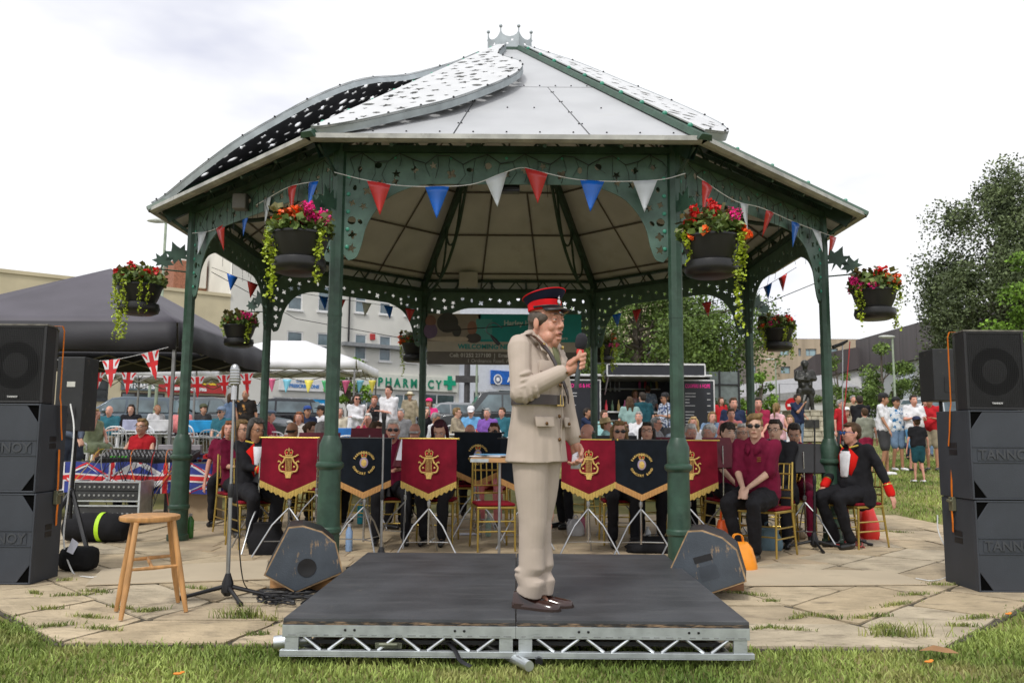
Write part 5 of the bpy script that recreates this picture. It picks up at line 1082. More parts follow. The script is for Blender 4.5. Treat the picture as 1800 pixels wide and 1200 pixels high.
def topbox(label, x, y, z, rz=0):
    t = thing('loudspeaker', label, 'loudspeaker', (x, y, z), rz, 'large black loudspeakers'); w_, h, d = .235, .62, .42; m = MB()
    m.prism([(-w_, .012), (w_, .012), (w_-.02, .18), (w_-.13, d), (-w_+.13, d), (-w_+.02, .18)], 0, h); m.b2((-w_-.004, .0, 0), (-w_+.016, .012, h)); m.b2((w_-.016, 0, 0), (w_+.004, .012, h)); m.b2((-w_+.016, 0, 0), (w_-.016, .012, .016)); m.b2((-w_+.016, 0, h-.016), (w_-.016, .012, h)); m.obj('cabinet', CABM, t, False, bev=.003)
    m = MB(); m.prism([(-w_-.008, -.003), (w_+.008, -.003), (w_-.015, .18), (w_-.125, d), (-w_+.125, d), (-w_+.015, .18)], h, h+.012); m.obj('worn_top', M('worn cabinet top', (.16, .15, .13), .7, var=.35, scale=15), t, False)
    m = MB(T(0, .0115, .30) @ RX(90)); m.lathe([(.19, 0), (.20, .002), (.20, .0)], 40); m.lathe([(.185, .0), (.10, -.0), (.06, .002)], 40); m.obj('cone_ring', M('speaker cone', (.022, .022, .024), .6), t)
    m = MB(); n = 30
    for i in range(n+1): x_ = -w_+.018+i*(2*w_-.036)/n; m.b2((x_-.0016, .003, .018), (x_+.0016, .006, h-.018))
    for i in range(41): z_ = .018+i*(h-.036)/40; m.b2((-w_+.016, .0025, z_-.0016), (w_-.016, .0055, z_+.0016))
    m.obj('grille', GRILM, t, False)['kind'] = 'stuff'
    m = MB(); m.b2((-.045, -.001, .040), (.045, .002, .058)); b = m.obj('badge', BLACK, t, False); text('TANNOY', .020, T(0, -.0015, .049) @ RX(90), 'lettering', GRY, b, .0006, .0008)
    return t
SL = -3.715-WIDE/2; SR = 3.60+WIDE/2
sub('lower grey subwoofer of the left stack, standing on the paving', SL, 6.55, 0.0, 0, 1); sub('upper grey subwoofer of the left stack, strapped with orange webbing', SL-.012, 6.55, HS_, 0, 1)
topbox('black grilled loudspeaker on top of the left stack', SL+.03, 6.56, 2*HS_+.0)
sub('lower grey subwoofer of the right stack, nearest the grass', SR, 6.50, 0.0, 0, -1); sub('upper grey subwoofer of the right stack, carrying the loudspeaker', SR-.008, 6.50, HS_, 0, -1)
topbox('black grilled loudspeaker on top of the right stack', SR-.045, 6.52, 2*HS_+.0)
def strap(label, x, y, s):
    t = thing('ratchet_strap', label, 'strap', (x, y, 0)); m = MB()
    a, b = (.0, -.02), (.0, .0); H2 = 2*HS_
    band_ = lambda P_: m.tube(P_, .014, 4, True, .22)
    band_([(-.30*s, .05, H2+.645), (-.0*s, .05, H2+.640), (s*.012, .055, H2+.60), (s*.012, .06, H2+.05), (s*.016, .07, H2+.0), (s*.02, .09, H2-.18), (s*.018, .12, H2-.29)]); band_([(s*.006, .11, H2-.37), (s*.016, .11, HS_+.05), (s*.016, .11, HS_-.04)])
    band_([(s*.024, .11, HS_-.10), (s*.026, .10, HS_-.20), (s*.012, .13, HS_-.28)]); m.obj('webbing', ORANGE, t, False)
    m = MB(); m.b2((s*.004, .07, HS_-.11), (s*.035, .135, HS_+.0)); m.tube([(s*.04, .07, HS_-.03), (s*.04, .14, HS_-.03)], .012, 8); m.obj('ratchet', M('greenish steel', (.20, .20, .13), .4, metal=.5), t, bev=.004); return t
strap('orange ratchet strap running down the left speaker stack', -3.715, 6.72, 1); strap('orange ratchet strap running down the right speaker stack', 3.605, 6.70, -1)
CBOX = M('small cabinet black', (.02, .021, .023), .6, bump=.2, bscale=120); wear(CBOX, (.14, .12, .09), .6, .7, 8, .6)
def stand_speaker(label, px0, px1, py0, py1, Y, legs, back=True):
    a, b = at(px0, py1, Y), at(px1, py0, Y); cx = (a.x+b.x)/2; t = thing('stand_loudspeaker', label, 'loudspeaker', (cx, Y, 0)); w_ = (b.x-a.x)/2; m = MB()
    m.prism([(-w_, 0), (w_, 0), (w_*.75, .34), (-w_*.75, .34)], a.z, b.z); m.obj('cabinet', CBOX, t, False, bev=.008)
    m = MB(); m.b2((-w_*.3, -.004, a.z+.08), (w_*.55, .001, a.z+.22)); p_ = m.obj('rear_panel', BLACK, t, False)
    if back: m = MB(); m.ell((-.02, -.015, a.z+.16), .018); m.obj('blue_plug', M('blue plug', (.03, .12, .6), .4), p_); m = MB(); m.b2((-w_*.2, -.004, a.z+.42), (w_*.4, .0, a.z+.47)); m.obj('sticker', M('white sticker', (.55, .55, .5), .6), t, False)
    m = MB(); m.tube([(0, .17, .35), (0, .17, a.z)], .018, 8); m.obj('pole', BLACKM, t)
    for (lx, ly) in legs:
        m = MB(); m.tube([(0, .17, .62), (lx, ly, .03)], .022, 8); m.tube([(lx*.95, .17+(ly-.17)*.95, .06), (lx, ly, .012)], .026, 8); m.obj('leg', BLACKM, t)
    return t
stand_speaker('black loudspeaker on a tripod behind the left speaker stack', 93, 150, 627, 757, 7.9, [(.10, -.75), (.42, -.25), (-.5, .4)])
stand_speaker('scuffed black loudspeaker on a tripod behind the right speaker stack', 1643, 1692, 613, 704, 7.7, [(-.20, -.45), (-.02, -.80), (.5, .3)], False)
def cable(label, pts_, r=.006, mat=BLACK, cat='cable', n=8, group=None):
    m = MB(); m.tube(bez(pts_, n), r, 6); return tag(m.obj('cable', mat, None), label, cat, group)
WC = M('white cable', (.62, .62, .6), .5)
f0 = lambda px, py, h=.008: flat(px, py, h)
cable('white cable looping down from the left tripod loudspeaker', [at(124, 710, 7.85), at(130, 760, 7.6), at(120, 870, 7.4), at(112, 950, 7.2), f0(128, 1005), f0(150, 1013), f0(170, 1014)], .007, WC)
cable('white cable hanging beside the right tripod loudspeaker legs', [at(1648, 905, 7.3), at(1650, 935, 7.2), at(1672, 985, 7.0), f0(1665, 1012), f0(1640, 1020), f0(1610, 1016)], .006, WC)
t = thing('black_bag', 'small black bag with papers behind the left tripod legs', 'bag', flat(125, 1005, 0)); m = MB(); m.b2((-.14, 0, 0), (.16, .2, .20)); m.obj('bag_body', cloth('black nylon', (.012, .012, .013)), t, True, 80, bev=.06); m = MB(); m.add([(-.05, 0, .17), (.02, -.03, .15), (.05, 0, .24), (-.02, .02, .28)], [(0, 1, 2, 3), (3, 2, 1, 0)]); m.obj('crumpled_paper', M('paper', (0, 0, 0)), t)

# ---------------------------------------------------------------- monitors on plywood wedges
BAL = M('scuffed blue grey box end', (.055, .068, .085), .6, bump=.2, bscale=90, var=.15); wear(BAL, (.36, .24, .13), .58, .66, 6, .9, (2.2, 1, 1)); EDG = M('bare ply edge', (.36, .24, .13), .75, var=.3, scale=15)
def monitor(label, cx, cy, rz, hole_):
    t = thing('stage_monitor', label, 'stage monitor', (cx, cy, .0), rz, 'wedge monitors at the stage corners')
    prof = [(-.30, .20), (-.06, .055), (.30, .20), (.235, .44), (.13, .53), (-.02, .58), (-.13, .57)]
    D = .52; m = MB(T(0, 0, 0) @ RX(90)); m.prism([(x*.985, z*.985+.004) for x, z in prof], -D, -.014); m.obj('cabinet', CABM, t, False, bev=.008)
    m = MB(RX(90)); m.prism(prof, -.014, -.002); m.obj('edge_trim', EDG, t, False); m = MB(RX(90)); m.prism([(x*.955+.0, (z-.33)*.955+.33) for x, z in prof], -.002, .004); e_ = m.obj('end_panel', BAL, t, False, bev=.003)
    if hole_ == 'round':
        m = MB(T(.02, -.004, .25) @ RX(90)); m.lathe([(.072, 0), (.070, .006), (.05, .004), (.03, .002), (.012, .0005)], 28); m.obj('pole_cup', BLACK, e_)
    else:
        m = MB(T(-.02, -.0035, .36) @ RX(90) @ RZ(18)); m.prism([(-.07, -.025), (.07, -.025), (.07, .025), (-.07, .025)], 0, .002); m.obj('hand_slot', BLACK, e_, False)
        m = MB(T(.02, -.0035, .255) @ RX(90) @ RZ(18)); m.prism([(-.07, -.055), (.07, -.055), (.08, .0), (.07, .055), (-.06, .055)], 0, .002); m.obj('recess', M('recess grey', (.045, .055, .07), .5), e_, False)
    return t
def wedge(label, pts_, h, mat):
    t = MB(); t.prism(pts_, 0, h); return tag(t.obj('plywood_block', mat, None, False, bev=.003), label, 'plywood block')
a = flat(478, 1030, 0); mo = monitor('blue grey wedge monitor with a round socket at the left stage corner', gx(540, 6.25, .3), 6.22, 14, 'round'); mo.location.z = -.035; mo.scale = (.95, .95, .92)
b = flat(1302, 1030, 0); mo = monitor('scuffed wedge monitor with a hand slot at the right stage corner', gx(1236, 6.22, .3), 6.10, -16, 'slot'); mo.location.z = -.035; mo.scale = (.95, .95, .92)
c0 = flat(474, 1033, 0); wedge('pale plywood block under the left wedge monitor', [(c0.x, c0.y), (c0.x+.50, c0.y-.12), (c0.x+.56, c0.y+.30), (c0.x+.02, c0.y+.34)], .085, PLY)
c1 = flat(1308, 1038, 0); wedge('brown plywood block under the right wedge monitor', [(c1.x, c1.y), (c1.x+.01, c1.y+.35), (c1.x-.55, c1.y+.40), (c1.x-.50, c1.y-.05)], .10, M('brown plywood', (.28, .13, .06), .65, var=.25, scale=6, stretch=(1, 6, 6)))

# ---------------------------------------------------------------- stool
t = thing('stool', 'round wooden stool with four splayed legs in the left foreground', 'stool', (gx(262, 5.66, .3), 5.66, 0)); m = MB(); m.lathe([(.17, .585), (.188, .592), (.192, .605), (.190, .618), (.175, .623)], 40); m.obj('seat', WOOD, t, True, 50)
lg = [(-.205, -.175), (.215, -.10), (.165, .19), (-.20, .12)]; lg = [((flat(212, 1091)-t.location).x, (flat(212, 1091)-t.location).y), ((flat(327, 1076)-t.location).x, (flat(327, 1076)-t.location).y), ((flat(311, 1060)-t.location).x, (flat(311, 1060)-t.location).y+.02), ((flat(204, 1075)-t.location).x, (flat(204, 1075)-t.location).y)]
for x, y in lg: m = MB(); m.tube([(x, y, .005), (x*.85, y*.85, .2), (x*.58, y*.58, .59)], [.0135, .020, .0165], 12); m.obj('leg', WOOD, t)
def lp(i, z): k = 1-.42*z/.59; return Vector((lg[i][0]*k, lg[i][1]*k, z))
for i, j, z in ((0, 1, .30), (3, 2, .33)): m = MB(); m.tube([lp(i, z), lp(i, z).lerp(lp(j, z), .5), lp(j, z)], [.009, .013, .009], 10); m.obj('stretcher', WOOD, t)
m = MB(); m.tube([lp(0, .30).lerp(lp(1, .30), .45), lp(3, .33).lerp(lp(2, .33), .45)], .011, 8); m.obj('stretcher', WOOD, t)

# ---------------------------------------------------------------- microphone stands
def micstand(label, pb, ptop, Y=None, rad=.012, col=STEEL, base='tripod', legs=None, cat='microphone stand', group=None):
    b_ = flat(*pb) if Y is None else Vector((gx(pb[0], Y), Y, gz(Y))); tp_ = at(*ptop, b_.y)-b_; t = thing('microphone_stand', label, cat, b_, 0, group)
    m = MB(); m.tube([(0, 0, .08), tp_*.52], rad*1.25, 10); m.tube([tp_*.5, tp_], rad*.8, 10); m.obj('pole', col, t)
    m = MB(); m.lathe([(rad*1.7, 0), (rad*1.9, .03), (rad*1.7, .09), (rad*1.2, .10)], 10, tuple(tp_*.5)); m.obj('clutch', BLACK, t)
    m = MB(); m.lathe([(.02, .02), (.045, .05), (.042, .11), (.018, .18)], 10); m.obj('hub', BLACKM, t)
    for a in (legs or (100, 215, 335)):
        c, s_ = math.cos(R(a)), math.sin(R(a)); m = MB(); m.tube([(c*.03, s_*.03, .085), (c*.31, s_*.31, .018)], [.016, .012], 8); m.tube([(c*.27, s_*.27, .022), (c*.325, s_*.325, .016)], .017, 8); m.obj('leg', BLACKM, t)
    return t, tp_, b_
t, tp_, b_ = micstand('chrome microphone stand on a black three-legged base beside the stool', (399, 1052), (411, 700), legs=(5, 192, 305), rad=.0115)
t2 = thing('vintage_microphone', 'ribbed silver vintage-style microphone on the chrome stand', 'microphone', b_+tp_); m = MB(); m.tube([(0, 0, -.01), (0, 0, .09)], .022, 12); m.obj('yoke', CHROME, t2)
m = MB(); m.lathe([(.02, .09), (.032, .105), (.036, .15), (.036, .21), (.030, .235), (.015, .25), (.002, .252)], 16, xf=Matrix.Diagonal((1, .75, 1, 1))); hd_ = m.obj('head', STEEL, t2)
for z in (.105, .125, .145, .165, .185, .205): m = MB(); m.lathe([(.0375, z), (.0385, z+.004), (.0375, z+.009)], 18, xf=Matrix.Diagonal((1, .78, 1, 1))); m.obj('rib', CHROME, hd_)
cable('thin black microphone cable running down the chrome stand', [at(412, 690, b_.y), at(415, 780, b_.y-.05), at(418, 900, b_.y-.06), at(424, 1000, b_.y-.05), f0(436, 1035), f0(468, 1050), f0(520, 1040)], .0045)
q = random.Random(9)
HEAP = MB()
for i in range(7): HEAP.tube(bez([f0(440+q.uniform(0, 30), 1043+q.uniform(-8, 8), .01+.004*i)]+[f0(500+q.uniform(-45, 60), 1047+q.uniform(-13, 15), .01+.004*i) for _ in range(6)]+[f0(560, 1050+q.uniform(-4, 8), .012)], 8), .006, 6)
tag(HEAP.obj('cable', BLACK, None), 'tangled heap of black cable beside the left plywood block', 'cable')
micstand('tall stand with a black condenser microphone left of the red crest banners', (672, 1000), (674, 762), Y=7.5, rad=.010); 
mc = thing('condenser_microphone', 'slim black microphone on top of the stand left of the red banner', 'microphone', at(675, 735, 7.5)); m = MB(); m.lathe([(.016, -.14), (.017, -.02), (.022, 0), (.024, .03), (.018, .05)], 12); m.obj('body', BLACK, mc)
tb, tpb, bb = micstand('black boom stand on a wide low base beside the right front column', (1432, 965), (1432, 740), legs=(8, 172, 265), rad=.011, col=BLACKM)
ts_, tps, bs_ = micstand('tall thin aluminium stand next to the right outer column', (1481, 955), (1481, 600), legs=(20, 200, 320), rad=.009)
mc = thing('shotgun_microphone', 'black microphone angled up on the tall stand by the right column', 'microphone', at(1481, 606, bs_.y)); m = MB(); m.tube([(-.12, -.02, -.03), (.0, 0, .015), (.06, 0, .05)], [.022, .02, .012], 10); m.obj('body', BLACK, mc)
RC_ = M('red cable', (.42, .03, .03), .5)
cable('red cable wound down the tall aluminium stand', [at(1494, 600, bs_.y), at(1486, 700, bs_.y), at(1476, 800, bs_.y), at(1488, 880, bs_.y), f0(1500, 945), f0(1520, 962)], .006, RC_)
HEAP = MB()
for i in range(6): HEAP.tube(bez([f0(1455+q.uniform(0, 60), 950+q.uniform(-10, 12), .012+.004*i) for _ in range(6)], 8), .006, 6)
tag(HEAP.obj('cable', RC_, None), 'heap of red cable at the foot of the right outer column', 'cable')
mc = thing('boom_microphone', 'black microphone hanging from a boom behind the officer\'s shoulder', 'microphone', at(868, 597, 9.6)); m = MB(); m.tube([(-.035, 0, .055), (.02, 0, -.01), (.065, 0, -.06)], [.012, .025, .022], 10); m.obj('body', BLACK, mc); m = MB(); m.tube(bez([(-.03, 0, .05), (-.09, 0, .10), (-.07, 0, .17), (.0, 0, .20), (.10, 0, .14)], 5), .006, 5); m.tube([(-.6, 0, .10), (.45, .02, .19)], .006, 5); m.obj('boom_arm', BLACKM, mc)

# ---------------------------------------------------------------- music stands with crested banners
VEL = cloth('maroon banner velvet', (.185, .006, .020), var=.25, scale=5, bump=.3, bscale=10); BKC = cloth('black banner cloth', (.006, .009, .014), var=.2, bump=.15); FRG = M('gold fringe', (.52, .36, .09), .7, var=.25, scale=40, stretch=(12, 1, .3)); FRO = M('tan gold fringe', (.52, .27, .09), .7, var=.15, scale=20, stretch=(12, 1, .3)); EMB = M('gold embroidery', (.62, .42, .12), .6, var=.2, scale=60); REDE = M('red embroidery', (.6, .02, .02), .7); MAU = M('mauve embroidery', (.32, .25, .36), .7)
BW, BH, BT = .53, .485, .17
def crown(m, s, cz, par, depth=-.004):
    m.mi = 0
    for k in (-1, 1):
        m.tube([(x*s, depth, cz+z*s) for x, z in [(0, .78), (k*.35, .85), (k*.55, .62), (k*.52, .30), (k*.42, .12)]], .055*s, 6); m.tube([(x*s, depth, cz+z*s) for x, z in [(0, .72), (k*.16, .5), (k*.16, .15)]], .04*s, 5)
    m.box((0, depth, cz+.06*s), (.95*s, .006, .13*s)); m.ell((0, depth, cz+.86*s), (.09*s, .004, .09*s), 8, 5); m.box((0, depth, cz+1.02*s), (.05*s, .005, .2*s)); m.box((0, depth, cz+1.02*s), (.16*s, .0045, .05*s))
    m.mi = 1; [m.ell((k*.33*s, depth+.001, cz+.42*s), (.13*s, .003, .2*s), 10, 6) for k in (-1, 1)]; m.mi = 0
def lyre_em():
    m = MB(); d = -.004
    for k in (-1, 1):
        m.tube([(x, d, z) for x, z in [(p.x, p.y) for p in bez([(k*.030, -.095, 0), (k*.075, -.085, 0), (k*.088, -.045, 0), (k*.070, -.015, 0), (k*.052, .0, 0), (k*.040, .03, 0), (k*.040, .050, 0)], 4)]], .0085, 6)
        m.tube([(x, d, z) for x, z in [(k*.04, .048), (k*.066, .055), (k*.085, .070), (k*.092, .066)]], .007, 5); m.tube([(x, d, z) for x, z in [(k*.080, .004), (k*.095, .010), (k*.100, .0)]], .007, 5); m.ell((k*.055, d, -.045), (.010, .004, .010), 8, 5); m.tube([(k*.065, d, -.02), (k*.085, d, .008)], .006, 5)
    m.box((0, d, .048), (.088, .006, .016)); m.prism([(-.048, -.088), (.048, -.088), (.040, -.112), (-.040, -.112)], -.001, .006, RX(90)); m.prism([(-.030, -.112), (.030, -.112), (.022, -.152), (-.022, -.152)], -.001, .006, RX(90))
    for i in range(5): x = -.026+i*.013; m.box((x, d, -.022), (.0045, .004, .125))
    crown(m, .068, .062, None); me = m.mesh('crest'); [me.materials.append(q) for q in (EMB, REDE)]; return me
def band_em():
    m = MB(); d = -.004; m.mi = 2; m.ell((0, d, -.005), (.042, .004, .052), 16, 8); m.mi = 0; m.ell((0, d-.003, -.008), (.028, .005, .038), 10, 6); crown(m, .050, .045, None)
    for s_, r_, a0, a1, up in (('FARNBOROUGH', .100, 156, 24, 1), ('CONCERT BAND', .108, 204, 336, -1)):
        n = len(s_)
        for i, ch in enumerate(s_):
            if ch == ' ': continue
            a = R(a0+(a1-a0)*i/(n-1)); x, z = math.cos(a)*r_, math.sin(a)*r_-.005; rot = math.degrees(a)-90 if up > 0 else math.degrees(a)+90
            addtext(m, ch, .029, T(x, d, z) @ RX(90) @ RZ(rot), .0012, .002)
    me = m.mesh('crest'); [me.materials.append(q) for q in (EMB, REDE, MAU)]; return me
LYRE, BAND_ = lyre_em(), band_em()
def bannermesh(fr):
    m = MB(); nx, nz_ = 12, 8; g = random.Random(1)
    tip = lambda x: BH+BT*(1-abs(x)/(BW/2))*.72
    V_ = []
    for j in range(nz_+1):
        for i in range(nx+1):
            x = -BW/2+BW*i/nx; L_ = tip(x)-.075; V_.append((x*(1+.02*j/nz_), -.006-.006*math.sin(i*1.3)*j/nz_, -L_*j/nz_))
    F_ = [(j*(nx+1)+i, j*(nx+1)+i+1, (j+1)*(nx+1)+i+1, (j+1)*(nx+1)+i) for j in range(nz_) for i in range(nx)]; m.add(V_, F_); return m
BAN = {}
for key, cl, fr in (('red', VEL, FRG), ('black', BKC, FRO)):
    me = bannermesh(0).mesh('banner_cloth'); m = MB(); nx = 60
    for i in range(nx):
        x0 = -BW/2*1.02+BW*1.02*i/nx; x1 = -BW/2*1.02+BW*1.02*(i+1)/nx-(.0006); q0 = BH+BT*(1-abs(x0)/(BW/2*1.02))*.72-.078; j = .008*math.sin(i*5.1) if key == 'red' else 0
        q1 = BH+BT*(1-abs(x1)/(BW/2*1.02))*.72-.078; m.add([(x0, -.012, -q0), (x1, -.012, -q1), (x1, -.012-.004*math.sin(i*2), -q1-.062+j), (x0, -.012, -q0-.062+j)], [(0, 1, 2, 3)])
    BAN[key] = (me, m.mesh('fringe'), cl, fr)
def banner(label, kind, loc, rz=0, emblem=True, tilt=0):
    t = thing('crest_banner', label, 'banner', loc, rz, 'crested banners hung on the music stands'); me, fm_, cl, fr = BAN[kind]
    c = link(me, 'banner_cloth', cl, t, me.users == 0); 
    f_ = link(fm_, 'fringe', fr, t, False); f_['kind'] = 'stuff'
    if emblem: o = link(LYRE if kind == 'red' else BAND_, 'crest', None, t, True); o.location = (0, -.012, -.235); o.rotation_euler = (0, 0, 0)
    m = MB(); m.tube([(-BW/2-.015, 0, .0), (BW/2+.015, 0, .0)], .008, 8); [m.ell((k*(BW/2+.02), 0, 0), .012, 8, 6) for k in (-1, 1)]; m.obj('rod', GOLD if kind == 'red' else BLACK, t); return t
def mstand(label, x, y, h=1.16, rz=0, deskm=None, legs=(-35, 95, 215), desk=True, tilt=22, group='folding music stands'):
    t = thing('music_stand', label, 'music stand', (x, y, 0), rz, group); m = MB(); m.tube([(0, 0, .12), (0, 0, .52)], .011, 8); m.tube([(0, 0, .5), (0, 0, h-.1)], .0085, 8); m.obj('pole', CHROME, t)
    m = MB(); m.lathe([(.018, .48), (.02, .50), (.018, .53)], 8); m.obj('collar', STEEL, t)
    for a in legs:
        c, s_ = math.cos(R(a)), math.sin(R(a)); m = MB(); m.tube([(0, 0, .46), (c*.16, s_*.16, .30), (c*.34, s_*.34, .010)], .0085, 6); m.tube([(0, 0, .14), (c*.23, s_*.23, .15)], .006, 5); m.obj('leg', STEEL, t)
    if desk: m = MB(T(0, .03, h-.175) @ RX(-tilt)); m.b2((-.25, -.004, -.16), (.25, .004, .17)); m.b2((-.25, .004, -.16), (.25, .06, -.15)); m.obj('desk', deskm or BLACK, t, False)
    return t
MAR = M('maroon desk', (.12, .008, .02), .7); Z0 = 1.135
bl = [('red', 513, 8.15, 3, 'red lyre-crest banner immediately left of the left front column'), ('black', 644, 8.30, 0, 'black concert band banner immediately right of the left front column'), ('red', 757, 8.15, 0, 'red lyre-crest banner left of the conductor\'s desk'), ('black', 842, 9.3, 4, 'black banner behind the empty gold chair'), ('black', 925, 8.8, 0, 'black banner half hidden behind the officer\'s legs'), ('red', 1035, 8.25, 0, 'red lyre-crest banner right of the officer\'s lowered hand'), ('black', 1127, 8.25, 0, 'black concert band banner left of the right front column'), ('red', 1212, 8.35, -4, 'red banner crossed by the right front column')]
for kd, px, Y, rz, lb in bl:
    z = {842: 1.20, 925: 1.14}.get(px, Z0); x = gx(px, Y, z); banner(lb, kd, (x, Y-.05, z), rz, True); mstand('folding music stand carrying the '+lb.split(' immediately')[0].replace('half hidden ', ''), x, Y+.02, z+.02, rz, MAR if kd == 'red' else BLACK, legs=(-28, 80, 208) if px != 644 else (-60, 60, 190))
for px, py, Y, mt, rz, lb in [(650, 752, 10.6, MAR, 0, 'maroon music desk in the second row behind the left column'), (560, 760, 10.0, MAR, 0, 'maroon music desk edge showing above the first red banner'), (715, 768, 9.0, MAR, -50, 'maroon side-turned music desk before the moustached man'), (835, 765, 10.4, BLACK, 0, 'black music desk in the second row left of the officer'), (1085, 765, 10.1, BLACK, 0, 'black music desk behind the right crested banners'), (1270, 790, 8.9, MAR, 40, 'maroon angled music desk left of the seated woman in front'), (1412, 800, 9.3, BLACK, -10, 'black music desk beside the right outer column'), (1185, 768, 10.0, MAR, 0, 'maroon music desk in the second row behind the right column'), (457, 815, 8.5, BLACK, -62, 'black folding music desk in front of the uniformed woman')]:
    p = at(px, py, Y); mstand(lb, p.x, Y, p.z+(.01 if py < 780 else .14), rz, mt, tilt=16)
# open music on the desk
m = MB(T(*at(712, 790, 8.95)) @ RZ(-50) @ RX(-16)); m.b2((-.11, -.012, -.12), (.11, -.006, .12)); tag(m.obj('sheet_music', M('paper', (0, 0, 0)), None, False), 'white music pages on the side-turned maroon desk', 'sheet music')
# conductor's desk
cd = at(905, 803, 7.55); t = thing('conductor_desk', 'wooden conductor\'s desk on a thin pole behind the officer', 'desk', (gx(880, 7.55, .8), 7.55, 0)); X0 = at(829, 800, 7.55).x-t.location.x
m = MB(); m.b2((X0, -.18, cd.z-.045), (X0+.55, .25, cd.z-.005)); m.obj('desk_top', PLY, t, False, bev=.003); m = MB(); m.tube([(0, 0, .02), (0, 0, cd.z-.05)], .013, 8); m.obj('pole', STEEL, t); m = MB(); m.b2((X0-.002, -.186, cd.z-.042), (X0+.16, -.181, cd.z-.012)); m.obj('metal_plate', ALU, t, False)
for i, (dx, c_) in enumerate([(.05, (.7, .7, .72)), (.18, (.62, .65, .72)), (.1, (.12, .3, .5))]): m = MB(T(t.location.x+X0+dx+.08, 7.55, cd.z+.004+i*.008) @ RZ(i*14-8)); m.b2((-.13, -.12, 0), (.15, .12, .006)); tag(m.obj('papers', M('desk paper %d' % i, c_, .7), None, False), ['white music score spread on the conductor\'s desk, lowest', 'white score page lying crosswise on the conductor\'s desk', 'blue folder on top of the conductor\'s scores'][i], 'papers')

# ---------------------------------------------------------------- gold banqueting chairs
def goldchair():
    t = thing('gold_chair', 'x', 'chair'); L_ = lambda a, b, r_=.0115: (a, b, r_); W2, D2 = .19, .19
    for k in (-1, 1):
        m = MB(); m.tube([(k*W2*1.02, -D2-.02, 0), (k*W2, -D2, .44)], [.010, .0135], 8); m.obj('leg', GOLD, t)
        m = MB(); m.tube([(k*W2*1.05, D2+.07, 0), (k*W2, D2, .44), (k*W2*.98, D2+.02, .68), (k*W2*.93, D2+.07, .92)], [.010, .0135, .012, .0105], 8); m.obj('back_post', GOLD, t)
    m = MB(); m.b2((-W2-.015, -D2-.02, .425), (W2+.015, D2+.01, .450)); m.obj('seat_frame', GOLD, t, bev=.006)
    m = MB(); m.b2((-W2-.005, -D2-.012, .450), (W2+.005, D2-.01, .482)); m.obj('seat_cushion', REDV, t, bev=.012)
    for z in (.18, .28):
        m = MB(); m.tube([(-W2, -D2-.01, z+.02), (W2, -D2-.01, z+.02)], .008, 6); [m.tube([(k*W2, -D2-.01, z), (k*W2, D2+.03, z)], .008, 6) for k in (-1, 1)]; m.obj('stretcher', GOLD, t)
    for z, dy in ((.56, .01), (.64, .018), (.80, .045), (.90, .066)): m = MB(); m.tube([(-W2*.97, D2+dy, z), (W2*.97, D2+dy, z)], .0095, 6); m.obj('back_rail', GOLD, t)
    for i in range(6): x = -W2*.8+i*W2*1.6/5; m = MB(); m.tube([(x, D2+.02, .65), (x, D2+.045, .80), (x, D2+.062, .90)], .0068, 6); m.obj('back_spindle', GOLD, t)
    return t
GC = goldchair(); gcn = [0]
def gold(x, y, rz, label):
    g_ = 'gold chairs with red seat pads'
    if gcn[0] == 0: o = GC; o.location = (x, y, 0); o.rotation_euler = (0, 0, R(rz)); o['label'] = label; o['group'] = g_
    else: o = dup(GC, (x, y, 0), rz, label, group=g_)
    gcn[0] += 1; return o
gold(gx(868, 8.55, .4), 8.75, 12, 'empty gold chair with a red pad behind the conductor\'s desk')
# ---------------------------------------------------------------- the band, seated on gold chairs
REDL = cloth('scarlet facings', (.62, .012, .008), bump=.1, var=.05)
def sitter(label, px, Y, rz, chair=None, hz=1.2, **k):
    x = gx(px, Y, hz); k.setdefault('bot', 'black'); k.setdefault('group', None)
    P = person(label, x, Y, rz, 'sit', **k)
    if chair:
        a = R(rz); gold(x-math.sin(a)*.0, Y+math.cos(a)*.0, rz, chair)
    return P
B = 'seated band members'
P = sitter('woman with long dark hair and scarlet-faced black jacket at the left', 452, 8.85, 34, 'gold chair under the woman in scarlet-faced jacket at the left', top='black', sleeve='long', jacket=True, hair=('bob', 'darkgrey'), sk=2, glasses='clear', head=(16, 16), arms=((-.02, -.33, -.28), (.10, -.35, -.32)), lean=4, feet=(-.30, .10))
HRG = None
lapels(P, REDL)
def clarinet(P, label, dx=0, tilt=25, L_=.60):
    E = P['E']; a = (P['wr'][1]+P['wr'][-1])/2; w_ = E.matrix_basis @ (a+Vector((0, -.05, .10))) if False else Matrix.Translation(E.location) @ Matrix.Rotation(E.rotation_euler[2], 4, 'Z') @ (a+Vector((0, -.06, .06)))
    t = thing('clarinet', label, 'clarinet', w_, math.degrees(E.rotation_euler[2])); m = MB(RX(-tilt)); m.lathe([(.028, -L_*.5), (.026, -L_*.48), (.014, -L_*.36), (.013, L_*.35), (.009, L_*.42), (.005, L_*.5)], 12); m.obj('tube', BLACK, t)
    for i in range(7): m = MB(RX(-tilt)); z = -L_*.32+i*L_*.1; m.lathe([(.016, z), (.016, z+.006)], 8); m.box((.012, -.008, z+.02), (.006, .006, .03)); m.obj('key', CHROME, t)
    return t
clarinet(P, 'black clarinet held by the woman with scarlet facings', tilt=40)
sitter('woman with long fair hair and glasses in maroon shirt behind the uniformed woman', 424, 10.0, 35, 'gold chair of the fair-haired woman in maroon at the far left', top='maroon', hair=('long', 'light'), sk=0, glasses='clear', head=(25, 5), sleeve='elbow', arms='play')
sitter('brown-haired player just visible behind the fair-haired woman in maroon', 405, 11.1, 10, top='maroon', hair=('bob', 'ginger'), sk=1)
